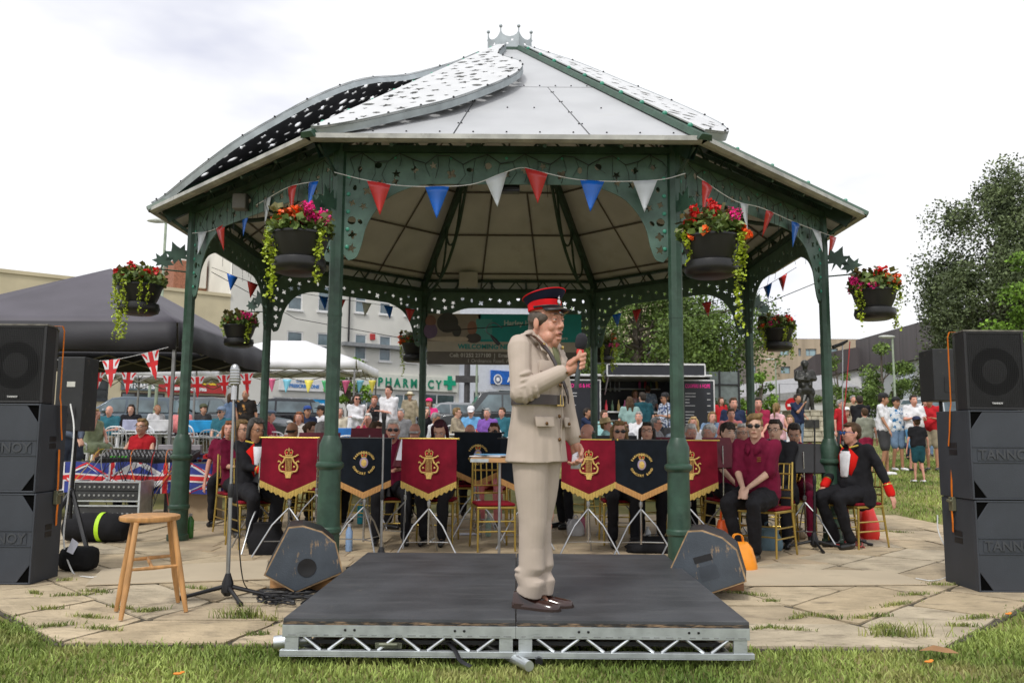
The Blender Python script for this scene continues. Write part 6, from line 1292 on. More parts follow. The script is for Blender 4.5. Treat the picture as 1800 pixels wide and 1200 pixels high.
P = sitter('white-haired moustached man in dark sunglasses and maroon shirt left of the red banner', 692, 9.45, 8, 'gold chair of the moustached man in sunglasses', top='maroon', hair=('short', 'white'), sk=1, glasses='sun', moust='white', arms=((.08, -.32, -.36), (.02, -.34, -.28)), feet=(-.42, .16), spread=.13)
clarinet(P, 'black clarinet standing between the moustached man\'s knees', tilt=-6)
P = sitter('woman with purple-brown hair bowing her head above the red lyre banner', 773, 9.3, -4, 'gold chair of the purple-haired woman', top='maroon', hair=('bob', 'purple'), sk=0, head=(0, 32), arms='play', feet=(-.30, .10), lean=6)
clarinet(P, 'black clarinet of the purple-haired woman hanging below the red banner', tilt=4)
sitter('woman in sunglasses resting her chin on her hand just left of the officer', 870, 11.3, -8, 'gold chair of the chin-resting woman', top='maroon', hair=('bun', 'brown'), glasses='sun', arms='face', sleeve='elbow', bot='pink')
sitter('fair-haired woman with tinted glasses above the right black banner', 1089, 9.3, 0, 'gold chair of the fair-haired woman with tinted glasses', top='maroon', hair=('bob', 'light'), glasses='sun', sk=0, arms='play')
sitter('dark-haired woman with thin glasses and chin raised, right black banner', 1138, 9.9, -4, 'gold chair of the dark-haired woman with raised chin', top='maroon', hair=('bob', 'dark'), glasses='clear', head=(-8, -10), arms='play')
sitter('boy with a dark fringe and maroon polo shirt on the right', 1279, 9.5, 12, 'gold chair of the boy with the dark fringe', top='maroon', hair=('boy', 'dark'), sk=4, head=(6, 4), crest=True, arms='lap')
sitter('older woman with long white hair and glasses behind the boy with a fringe', 1306, 10.4, -10, 'gold chair of the white-haired woman', top='maroon', hair=('long', 'white'), glasses='clear', head=(-18, 0), arms='lap')
P = sitter('blonde woman in sunglasses and maroon shirt, hands clasped, front right', 1330, 8.35, -38, None, top='maroon', sleeve='elbow', hair=('swept', 'light'), glasses='sun', sk=4, head=(16, 0), arms='clasp', H=1.84, seat=.47, crest=True, feet=(-.28, .09), fat=1.14, vox=.010)
gold(P['E'].location.x+.11, 8.45, -42, 'gold chair of the front woman with clasped hands')
for k in (-1, 1):
    m = MB(); tp = P['tp']; m.add([tp(k*.015, -.115, .49), tp(k*.075, -.075, .53), tp(k*.085, -.095, .46), tp(k*.035, -.140, .41)], [(0, 1, 2, 3)]); o = m.obj('shirt_collar', CL['maroon'], P['E']); o.modifiers.new('s', 'SOLIDIFY').thickness = .012
P = sitter('dark-haired man with glasses and black evening jacket right of the front woman', 1364, 9.4, -22, 'gold chair of the man in glasses and black jacket', top='black', sleeve='long', jacket=True, hair=('short', 'dark'), glasses='clear', sk=4, head=(-12, 2), arms='lap', H=1.80)
m = MB(); tp = P['tp']; m.add([tp(-.05, -.12, .49), tp(.05, -.12, .49), tp(.02, -.145, .2), tp(-.02, -.145, .2)], [(0, 1, 2, 3)]); o = m.obj('shirt_front', CL['white'], P['E']); o.modifiers.new('s', 'SOLIDIFY').thickness = .02
P = sitter('boy with cropped brown hair looking down beside the saxophone', 1397, 9.9, -14, 'gold chair of the cropped-haired boy looking down', top='maroon', hair=('short', 'dark'), sk=0, head=(-4, 26), arms='play', bot='maroon')
sx = thing('saxophone', 'brass saxophone held by the cropped-haired boy', 'saxophone', P['E'].location+Vector((-.30, -.35, .72))); m = MB(); m.tube(bez([(.10, 0, .52), (.02, 0, .56), (-.03, 0, .48), (-.02, 0, .2), (0, 0, -.1), (.08, 0, -.18), (.16, 0, -.08), (.2, 0, .1)], 5), [.008]*6+[.014]*12+[.022]*8+[.03]*5+[.05, .055, .06, .065, .07], 10); m.obj('body_tube', M('brass lacquer', (.6, .38, .10), .22, metal=1), sx)
P = sitter('woman in blue mirrored glasses and scarlet-faced black jacket turned left by the outer column', 1500, 9.15, -62, 'gold chair of the woman in blue mirrored glasses', top='black', sleeve='long', jacket=True, hair=('short', 'brown'), glasses='bluesun', sk=1, head=(-18, 0), arms=((.16, -.30, -.42), (.42, .05, -.48)), fat=1.12, feet=(-.22, .12))
lapels(P, REDL)
m = MB(); tp = P['tp']; m.add([tp(-.075, -.118, .47), tp(.075, -.118, .47), tp(.05, -.150, .20), tp(-.05, -.150, .20)], [(0, 1, 2, 3)]); o = m.obj('blouse_front', CL['white'], P['E']); o.modifiers.new('s', 'SOLIDIFY').thickness = .03; o.modifiers.new('b', 'BEVEL').width = .02
for px, Y, rz, hair, sk, gl, hd, lb in [(514, 11.0, 170, ('ring', 'dark'), 2, None, (0, 0), 'bald brown-headed man seen from behind above the first red banner'), (546, 11.2, 70, ('bun', 'brown'), 0, 'clear', (0, 5), 'dark-haired woman in glasses in profile left of the left front column'), (566, 10.9, 150, ('long', 'grey'), 0, None, (0, 0), 'long grey-haired head seen from behind touching the left front column'), (660, 10.8, 60, ('bob', 'brown'), 0, None, (0, 12), 'brown-haired player in profile above the first black banner'), (730, 11.4, 175, ('ring', 'white'), 1, None, (0, 0), 'bald white-haired head from behind between the red banners'), (827, 11.8, 178, ('ring', 'grey'), 1, None, (0, 0), 'bald head from behind left of the conductor\'s desk'), (1036, 10.9, -60, ('ring', 'grey'), 1, None, (0, 14), 'balding man in profile just right of the officer'), (1248, 10.6, -30, ('curly', 'white'), 1, None, (0, 6), 'white curly-haired player right of the right front column'), (1215, 10.9, 0, ('short', 'white'), 1, None, (0, 15), 'white-haired player partly behind the right front column')]:
    sitter(lb, px, Y, rz, 'gold chair under the '+lb.split(' seen')[0].split(' from behind')[0].split(' in profile')[0], top='maroon', hair=hair, sk=sk, glasses=gl, head=hd, vox=.018)
# bags and bottles on the floor
def bottle(label, px, py, col, h=.24, r=.034, cap=None):
    p = flat(px, py, 0); t = thing('bottle', label, 'bottle', p); m = MB(); m.lathe([(r*.9, 0), (r, .01), (r, h*.72), (r*.45, h*.88), (r*.42, h*.9)], 12); m.obj('body', M('bottle %s' % str(col), col, .25, var=.08), t); m = MB(); m.lathe([(r*.5, h*.9), (r*.5, h), (r*.3, h)], 10); m.obj('cap', M('bottle cap', (.5, .5, .52), .3), t)
bottle('pale blue metal bottle behind the left wedge monitor', 613, 968, (.25, .38, .60), .27, .036); bottle('clear water bottle with green label under the empty gold chair', 858, 942, (.30, .42, .35)); bottle('clear plastic bottle near the right wedge monitor', 1139, 958, (.55, .58, .60), .2); bottle('pink drinks bottle under the red banner right of the officer', 1024, 938, (.62, .18, .28)); bottle('green bottle beside the black gazebo post', 333, 945, (.06, .22, .05), .27, .042); bottle('clear tumbler under the right red banner', 1001, 935, (.5, .5, .55), .16)
bottle('teal toy-bright bottle behind the first black banner', 634, 920, (.03, .35, .45), .30, .05)
def bag(label, px, py, mat, w_, h, d=.12, carrier=False, rz=0):
    p = flat(px, py, 0); t = thing('bag', label, 'bag', p, rz); m = MB(); q = random.Random(px)
    n = 14; rings_ = [(0, .92), (.15, 1.0), (.5, .95), (.8, .72), (1.0, .5 if carrier else .8)]; vs = []
    for z, k in rings_:
        for j in range(n):
            a = 2*math.pi*j/n; e = 1+q.uniform(-.10, .10); vs.append((math.copysign(abs(math.cos(a))**.6, math.cos(a))*w_/2*k*e, math.copysign(abs(math.sin(a))**.6, math.sin(a))*d*k*e, h*z+q.uniform(-.008, .008)*(z > 0)))
    m.add(vs, [(i*n+j, i*n+(j+1) % n, (i+1)*n+(j+1) % n, (i+1)*n+j) for i in range(len(rings_)-1) for j in range(n)]+[tuple(range(n-1, -1, -1)), tuple(range(4*n, 5*n))]); m.obj('bag_body', mat, t, True, 60)
    m = MB(); [m.tube(bez([(-w_*.15, y_, h*.97), (-w_*.1, y_, h*1.25), (w_*.1, y_, h*1.25), (w_*.15, y_, h*.97)], 4), .006 if not carrier else .012, 5, True, .4) for y_ in (-.02, .02)]; m.obj('handles', mat, t); return t
OB = M('orange carrier bag', (.85, .30, .02), .3, var=.12); RB = M('red carrier bag', (.66, .025, .02), .3, var=.12); BB = M('slate blue bag', (.12, .20, .25), .8); NB = cloth('black bag nylon', (.012, .012, .014))
bag('orange carrier bag behind the right wedge monitor', 1298, 1000, OB, .32, .24, .14, True); bag('small red-orange carrier bag above the orange one', 1272, 975, M('red orange bag', (.8, .12, .02), .3), .16, .34, .08, True)
bag('red carrier bag on the paving by the outer right chair leg', 1527, 946, RB, .22, .36, .12, True); bag('slate blue cloth bag beneath the front woman\'s chair', 1352, 965, BB, .26, .22)
bag('black rucksack under the uniformed woman\'s chair on the left', 468, 972, NB, .34, .30, .14); bag('tan folded bag on the floor near the right outer column', 1388, 945, M('tan bag', (.20, .15, .09), .8), .36, .12, .14); bag('black instrument case behind the stage right corner', 1150, 968, NB, .62, .13, .2)
bag('white carrier bag under the red banner right of the officer', 1012, 940, M('white bag', (.6, .6, .62), .4), .20, .18, .1, True)
m = MB(T(*flat(826, 938, .004)) @ RZ(10)); m.b2((-.13, -.1, 0), (.13, .1, .003)); tag(m.obj('sheet_music', MATS['paper'], None, False), 'loose white page lying on the floor behind the gold chair', 'sheet music')
MATM = M('beige mat', (.50, .42, .30), .9, var=.06, scale=2, bump=.1); wear(MATM, (.30, .25, .18), .6, .75, 2, .4)
m = MB(); pl = [flat(*p_, 0)[:2] for p_ in ((1306, 1031), (1630, 1029), (1605, 1018), (1560, 1005), (1310, 1000))]; m.prism([tuple(p) for p in pl], .006, .013); tag(m.obj('floor_mat', MATM, None, False), 'pale beige rubber mat lying on the paving right of the stage', 'mat')
m = MB(); pl = [flat(*p_, 0)[:2] for p_ in ((150, 1030), (474, 1019), (470, 985), (180, 1002))]; m.prism([tuple(p) for p in pl], .006, .013); tag(m.obj('floor_mat', MATM, None, False), 'pale beige rubber mat lying on the paving left of the stage', 'mat')
DL = M('fallen leaf', (.30, .16, .07), .8)
for a, b, l in [(1650, 1145, 'curled dry brown leaf on the grass at the lower right'), (905, 1208, 'dry leaf scrap on the grass under the stage front')][:1]:
    m = MB(T(*flat(a, b, .03)) @ RZ(-15)); m.add([(-.10, 0, 0), (-.02, .02, .03), (.06, .03, .015), (.10, 0, 0), (.03, -.03, .005), (-.04, -.02, .01)], [(0, 1, 5), (1, 2, 4, 5), (2, 3, 4)]); tag(m.obj('dry_leaf', DL, None), l, 'leaf')
for a, b, l in [(1632, 1162, 'orange peel scrap on the grass near the dry leaf'), (1772, 1078, 'small orange scrap on the grass beside the right stack'), (312, 1183, 'small orange leaf on the grass at lower left')]:
    m = MB(T(*flat(a, b, .02))); m.ell((0, 0, 0), (.022, .012, .006)); m.ell((.02, .01, .004), (.012, .01, .005)); tag(m.obj('orange_scrap', M('orange scrap', (.75, .25, .03), .6), None), l, 'litter')
# ---------------------------------------------------------------- hanging baskets
POT = M('black basket pot', (.012, .012, .013), .38, bump=.05); FOLG = M('basket foliage', (.09, .16, .03), .5, var=.35, scale=8, col2=(.18, .24, .06), island=.45); VINE = M('lime trailing vine', (.38, .48, .03), .5, var=.25, scale=9, island=.3)
FL = dict(red=M('red begonia petals', (.72, .02, .02), .5, var=.2, island=.25), orange=M('orange begonia petals', (.85, .13, .02), .5, var=.2, island=.25), pink=M('magenta geranium petals', (.78, .02, .24), .5, var=.15, island=.25)); BRON = M('bronze begonia leaf', (.13, .07, .03), .5, var=.3, island=.4, col2=(.14, .15, .04))
def basket(label, k, seed, cols, vines, drop=.10, sc=1.25):
    h = HOOK[k]; t = thing('hanging_basket', label, 'hanging basket', h, seed*40, 'hanging flower baskets'); g = np.random.default_rng(seed); z0 = -drop
    m = MB(); m.lathe([(.10, z0-.26), (.165, z0-.10), (.19, z0), (.198, z0+.0), (.198, z0+.015), (.18, z0+.015), (.17, z0-.02)], 24); m.obj('pot', POT, t, True, 50)
    m = MB(); m.lathe([(.12, z0-.285), (.165, z0-.265), (.178, z0-.225), (.170, z0-.175), (.145, z0-.168), (.13, z0-.19)], 24); m.obj('saucer', POT, t, True, 50)
    m = MB(); [m.tube([(0, 0, 0), (.18*math.cos(a), .18*math.sin(a), z0+.01)], .0035, 4) for a in (0, 2.1, 4.2)]; m.obj('chain', STEEL, t)
    n = 620; a = g.uniform(0, 6.28, n); r_ = np.sqrt(g.uniform(0, 1, n))*.215; z = z0+.02+g.uniform(0, 1, n)**1.3*.19*(1.1-(r_/.26)**2)
    o = link(leaves(np.stack([np.cos(a)*r_, np.sin(a)*r_, z], 1), .060, seed, .85), 'foliage', FOLG, t, False); o['kind'] = 'stuff'
    n = 90; a = g.uniform(0, 6.28, n); r_ = np.sqrt(g.uniform(.2, 1, n))*.22; o = link(leaves(np.stack([np.cos(a)*r_, np.sin(a)*r_, z0+.03+g.uniform(0, .19, n)], 1), .068, seed+9, .8), 'bronze_foliage', BRON, t, False); o['kind'] = 'stuff'
    for (cn, a0, z1, r1, nf) in cols:
        for i in range(int(nf*2.6)):
            a_ = R(a0)+g.normal(0, .35); rr = r1+g.normal(0, .02); c = np.array([math.cos(a_)*rr, math.sin(a_)*rr, z0+z1+g.normal(0, .035)]); n = 22 if cn != 'pink' else 34
            d = g.normal(size=(n, 3)); d /= np.linalg.norm(d, axis=1)[:, None]; R_ = .032 if cn != 'pink' else .042
            link(leaves(c+d*R_*g.uniform(.5, 1, (n, 1)), .034 if cn != 'pink' else .022, int(g.integers(1e6)), .9), 'flower', FL[cn], t, False)
    for (a0, ln) in vines:
        pl = []; a_ = R(a0)
        for s_ in range(3):
            aa = a_+g.normal(0, .10); n = int(ln*g.uniform(.6, 1)*170); u = np.sort(g.uniform(0, 1, n)); L_ = ln*g.uniform(.7, 1)
            x = np.cos(aa)*(.19+.03*np.sin(u*5+s_)); y = np.sin(aa)*(.19+.03*np.sin(u*5+s_)); pl.append(np.stack([x, y, z0+.03-u*L_], 1)+g.normal(0, .009, (n, 3)))
        link(leaves(np.concatenate(pl), .024, seed+int(a0), .85), 'trailing_vine', VINE, t, False)
    t.rotation_euler = (0, 0, 0); t.scale = (sc, sc, sc*.88); return t
basket('hanging basket with orange and magenta flowers on the left front column', 0, 1, [('orange', 200, .10, .16, 4), ('orange', 265, .12, .15, 4), ('pink', 320, .15, .15, 7), ('red', 90, .17, .08, 2)], [(190, .40), (205, .55), (330, .42), (215, .3)])
basket('hanging basket with scarlet begonias and a long vine on the right front column', 1, 2, [('red', 215, .14, .15, 3), ('red', 275, .20, .09, 3), ('orange', 235, .05, .18, 2), ('pink', 330, .13, .16, 3), ('orange', 345, .02, .20, 3)], [(335, .80), (200, .25), (320, .4)])
basket('hanging basket with red flowers in front of the black gazebo', 7, 3, [('red', 180, .10, .19, 4), ('red', 250, .19, .10, 2), ('red', 330, .12, .14, 3)], [(185, .50), (255, .62), (300, .34), (215, .6)])
basket('hanging basket against the sky on the right outer column', 2, 4, [('pink', 195, .07, .19, 5), ('red', 280, .20, .06, 3), ('orange', 320, .10, .16, 4)], [(205, .45), (340, .45), (300, .1)])
basket('hanging basket with orange and magenta blooms left of the second column', 6, 5, [('orange', 200, .10, .13, 4), ('pink', 320, .10, .16, 6)], [(190, .2), (320, .3)])
basket('hanging basket by the right rear column in front of the beige flats', 3, 6, [('pink', 250, .10, .12, 6), ('red', 330, .13, .16, 4), ('orange', 190, .08, .17, 2)], [(200, .4), (280, .25), (335, .45)])
basket('hanging basket with red-orange flowers by the rear left column', 5, 7, [('orange', 190, .06, .19, 3), ('red', 260, .10, .12, 2)], [(200, .55), (340, .3)])
basket('hanging basket with yellow vines by the rear right column', 4, 8, [('orange', 340, .10, .15, 4), ('pink', 350, .02, .19, 2)], [(210, .55), (260, .75), (320, .5), (350, .45)])

# ---------------------------------------------------------------- bunting
VINYL = {n: M('vinyl '+n, c, .25, var=.08, scale=5, bump=.15, bscale=12) for n, c in dict(red=(.58, .04, .04), blue=(.01, .13, .58), white=(.60, .64, .68), pink=(.75, .15, .3), yellow=(.75, .65, .1), aqua=(.2, .55, .7), green=(.1, .5, .2)).items()}
CORD = M('white cord', (.7, .7, .7), .7)
def bunting(label, pts_, flags, w_, h, cols, sag=0, jit=15, seed=0, cord=CORD, cr=.004, group=None, uj=False):
    """pts_: cord through points; flags: fractions along the cord"""
    q = random.Random(seed); c = bez(pts_, 12) if len(pts_) > 2 else [Vector(pts_[0]).lerp(Vector(pts_[1]), i/24)-Vector((0, 0, sag*4*(i/24)*(1-i/24))) for i in range(25)]
    t = thing('bunting', label, 'bunting', c[0], 0, group); c = [p-c[0] for p in c]; m = MB(); m.tube(c, cr, 5); m.obj('cord', cord, t)
    L_ = [0]
    for a, b in zip(c, c[1:]): L_.append(L_[-1]+(b-a).length)
    def P_(s_):
        s_ = max(0, min(L_[-1]-1e-5, s_))
        for i in range(len(c)-1):
            if L_[i+1] >= s_: return c[i].lerp(c[i+1], (s_-L_[i])/(L_[i+1]-L_[i]))
    for i, f in enumerate(flags):
        s_ = f*L_[-1]; a, b = P_(s_-w_/2), P_(s_+w_/2); d = (b-a).normalized(); n = d.cross(Vector((0, 0, 1))).normalized(); an = R(q.uniform(-jit, jit)); dn = (Vector((0, 0, -1))*math.cos(an)+n*math.sin(an)).normalized(); wd = (b-a).length*(1-abs(math.sin(an))*.5)
        tip = (a+b)/2+dn*h+d*q.uniform(-.02, .02)
        if uj: unionflag(t, a, b, tip, n); continue
        m = MB(); K = 6; vs = []; bul = q.uniform(-.012, .012)
        for j in range(K+1):
            u = j/K; l = a.lerp(tip, u); r_ = b.lerp(tip, u)
            for e in (0, .5, 1): vs.append(l.lerp(r_, e)+n*(bul*math.sin(math.pi*u)+(.006 if e == .5 else 0))*(1-u)+n*.0)
        m.add(vs, [(j*3+e, j*3+e+1, j*3+e+4, j*3+e+3) for j in range(K) for e in (0, 1)]); o = m.obj('flag', VINYL[cols[i % len(cols)]], t, True, 80); o.modifiers.new('s', 'SOLIDIFY').thickness = .0015
    return t
def clip(poly, tri):
    for i in range(3):
        a, b = tri[i], tri[(i+1) % 3]; o = []
        sd_ = lambda p: (b[0]-a[0])*(p[1]-a[1])-(b[1]-a[1])*(p[0]-a[0])
        for j in range(len(poly)):
            p, q = poly[j], poly[(j+1) % len(poly)]; sp, sq = sd_(p), sd_(q)
            if sp >= 0: o.append(p)
            if sp*sq < 0: k = sp/(sp-sq); o.append((p[0]+(q[0]-p[0])*k, p[1]+(q[1]-p[1])*k))
        poly = o
        if len(poly) < 3: return []
    return poly
UJB, UJW, UJR = M('flag blue', (.03, .05, .27), .7), M('flag white', (.68, .68, .70), .7), M('flag red', (.58, .015, .02), .7)
def ujpolys(W_, H_):
    """union flag as polygons: (material, layer, polygon) in a W_ x H_ box centred on 0"""
    w_, h = W_/2, H_/2; o = [(0, 0, [(-w_, -h), (w_, -h), (w_, h), (-w_, h)])]
    def diag(x0, y0, x1, y1, t_): d = math.hypot(x1-x0, y1-y0); nx, ny = -(y1-y0)/d*t_, (x1-x0)/d*t_; return [(x0-nx, y0-ny), (x1-nx, y1-ny), (x1+nx, y1+ny), (x0+nx, y0+ny)]
    for s_ in (-1, 1): o.append((1, 1, diag(-w_, -h*s_, w_, h*s_, H_*.10)))
    for s_ in (-1, 1): o.append((2, 2, diag(-w_, -h*s_, w_, h*s_, H_*.035)))
    o += [(1, 3, [(-w_, -H_*.13), (w_, -H_*.13), (w_, H_*.13), (-w_, H_*.13)]), (1, 3.3, [(-H_*.13, -h), (H_*.13, -h), (H_*.13, h), (-H_*.13, h)]), (2, 4, [(-w_, -H_*.075), (w_, -H_*.075), (w_, H_*.075), (-w_, H_*.075)]), (2, 4.3, [(-H_*.075, -h), (H_*.075, -h), (H_*.075, h), (-H_*.075, h)])]
    return o
def unionflag(t, a, b, tip, n):
    W_ = (b-a).length; X = frame(a.lerp(b, .5), b-a, -(tip-a.lerp(b, .5))); H_ = (tip-a.lerp(b, .5)).length; tri = [(-W_/2, 0), (0, -H_), (W_/2, 0)]; m = MB(X)
    for sgn in (1,):
        for mi, ly, pl in ujpolys(W_*1.35, H_*1.15):
            pl = clip([(x*.9, y-H_*.42) for x, y in pl], tri)
            if len(pl) >= 3: m.mi = mi; m.add([(x, y, ly*.0012*(-1 if X.to_3x3().col[2].y > 0 else 1)) for x, y in pl], [tuple(range(len(pl)))])
    m.obj('flag', [UJB, UJW, UJR], t, False)
P3 = lambda *l: [at(*a) for a in l]
RWB = ['red', 'blue', 'white']
bunting('plastic red, blue and white bunting across the front arch of the bandstand', P3((588, 303, 7.05), (640, 316, 7.05), (700, 326, 7.05), (765, 328, 7.05), (830, 324, 7.05), (880, 306, 7.08), (917, 295, 7.1), (950, 302, 7.08), (1010, 315, 7.05), (1080, 319, 7.05), (1160, 316, 7.05), (1205, 305, 7.05)), [.127, .290, .460, .578, .738, .885], .215, .29, RWB, seed=1, jit=6)
bunting('plastic bunting sloping along the left side arch towards the front column', P3((338, 410, 9.2), (375, 404, 8.9), (425, 376, 8.5), (465, 352, 8.1), (510, 328, 7.6), (560, 318, 7.2)), [.08, .22, .42, .60, .82, .97], .19, .27, ['white', 'red', 'blue', 'white', 'red', 'blue'], seed=2, jit=12)
bunting('plastic bunting sloping along the right side arch towards the outer column', P3((1225, 310, 7.1), (1290, 352, 7.6), (1340, 366, 8.1), (1400, 392, 8.7), (1470, 418, 9.3)), [.06, .30, .50, .70, .85, .98], .19, .27, ['red', 'white', 'red', 'blue', 'white', 'red'], seed=3, jit=22)
bunting('string of small red, white and blue flags across the rear left arches', P3((372, 470, 12.0), (470, 505, 12.4), (560, 520, 13.2), (700, 540, 14.0), (760, 548, 14.1)), [.08, .16, .50, .58, .70, .80, .90], .17, .24, ['blue', 'red', 'blue', 'red', 'white', 'blue', 'red'], seed=4, cord=BLACK)
bunting('string of small red and blue flags across the rear right arches', P3((1040, 560, 14.1), (1080, 553, 14.1), (1120, 544, 13.9), (1250, 530, 13.2), (1330, 510, 12.6), (1400, 470, 12.0)), [.12, .22, .55, .85, .93], .17, .24, ['blue', 'red', 'red', 'blue', 'red'], seed=5, cord=BLACK)
bunting('union flag bunting hanging from the black gazebo frame', P3((100, 632, 11.7), (150, 635, 11.8), (200, 632, 11.8), (250, 622, 11.8), (296, 610, 11.8)), [.47, .83], .26, .42, RWB, seed=6, uj=True)
bunting('far union flag bunting stretched under the white canopy', P3((150, 648, 17), (240, 655, 17.5), (330, 662, 18), (450, 655, 18.5)), [.07, .24, .48, .64, .80, .94], .30, .48, RWB, seed=7, uj=True)
bunting('pastel triangular bunting on the white gazebo valance', P3((450, 664, 21), (560, 668, 21), (662, 668, 22)), [.12, .25, .42, .55, .72, .85, .96], .24, .36, ['pink', 'aqua', 'yellow', 'green'], seed=8)
m = MB(); m.tube([at(372, 478, 12), at(520, 560, 14), at(738, 600, 14.2)], .006, 4); tag(m.obj('overhead_cable', BLACK, None), 'dark overhead cable crossing behind the left columns', 'cable')
m = MB(); m.tube([at(1055, 575, 14.2), at(1330, 540, 12.4), at(1440, 495, 10)], .006, 4); tag(m.obj('overhead_cable', STEEL, None), 'pale overhead cable crossing behind the right columns', 'cable')
# banner for the care advert
Yb = 14.35; a, b = at(752, 552, Yb), at(1022, 552, Yb); zt, zb_ = at(880, 552, Yb).z, at(880, 641, Yb).z; W_ = b.x-a.x; H_ = zt-zb_
t = thing('advert_banner', 'wide teal and grey printed advert banner tied between the rear columns', 'banner', (a.x, Yb, zb_)); m = MB(); m.b2((0, 0, 0), (W_, .006, H_)); m.obj('banner_sheet', M('banner grey', (.13, .115, .10), .6, var=.05), t, False)
def sheet(n_, x0, z0, x1, z1, c, d=.002, par=t): m = MB(); m.b2((x0*W_, -d, z0*H_), (x1*W_, -d+.0015, z1*H_)); return m.obj(n_, M('print %s' % str(c), c, .6, var=.06), par, False)
sheet('cream_stripe', 0, .255, 1, .45, (.42, .38, .32)); sheet('teal_panel', .33, .45, 1, 1, (.01, .27, .27)); sheet('photo_panel', 0, .45, .345, 1, (.27, .23, .19)); sheet('light_teal_square', .315, .50, .42, .90, (.08, .33, .32), .004)
PRT = lambda n_, x, z, rx, rz_, c: (lambda m: m.obj(n_, M('print %s' % str(c), c, .6, var=.1), t))(MB(T(x*W_, -.005, z*H_)).ell((0, 0, 0), (rx*W_, .002, rz_*H_), 14, 8))
PRT('printed_shirt', .13, .82, .07, .20, (.05, .048, .045)); PRT('printed_arm', .19, .66, .03, .12, (.05, .048, .045)); PRT('printed_figure', .02, .66, .045, .16, (.14, .09, .17)); PRT('printed_face', .02, .85, .035, .12, (.22, .11, .08)); PRT('printed_face', .29, .72, .032, .14, (.26, .13, .09)); PRT('printed_table', .16, .50, .15, .05, (.45, .38, .30)); PRT('printed_figure', .3, .52, .05, .10, (.07, .06, .06))
BT_ = lambda s_, x, z, sz, c, bo=.003, al='LEFT': text(s_, sz, T(x*W_, -.006, z*H_) @ RX(90), 'lettering', M('print %s' % str(c), c, .6), t, bo, .001, al)
BT_('WELCOMING NEW', .20, .350, .115, (.01, .26, .25), .004); BT_('Cell: 01252 237100  |  Email: h', .145, .18, .092, (.55, .53, .50), .002); BT_('1 Ordnance Road, A', .26, .072, .088, (.5, .48, .45), .001); BT_('Harley Ho', .495, .82, .125, (.45, .55, .53), .003); BT_('Providing', .72, .66, .075, (.35, .5, .48), .001); BT_('Private Care', .77, .53, .075, (.5, .6, .58), .001)
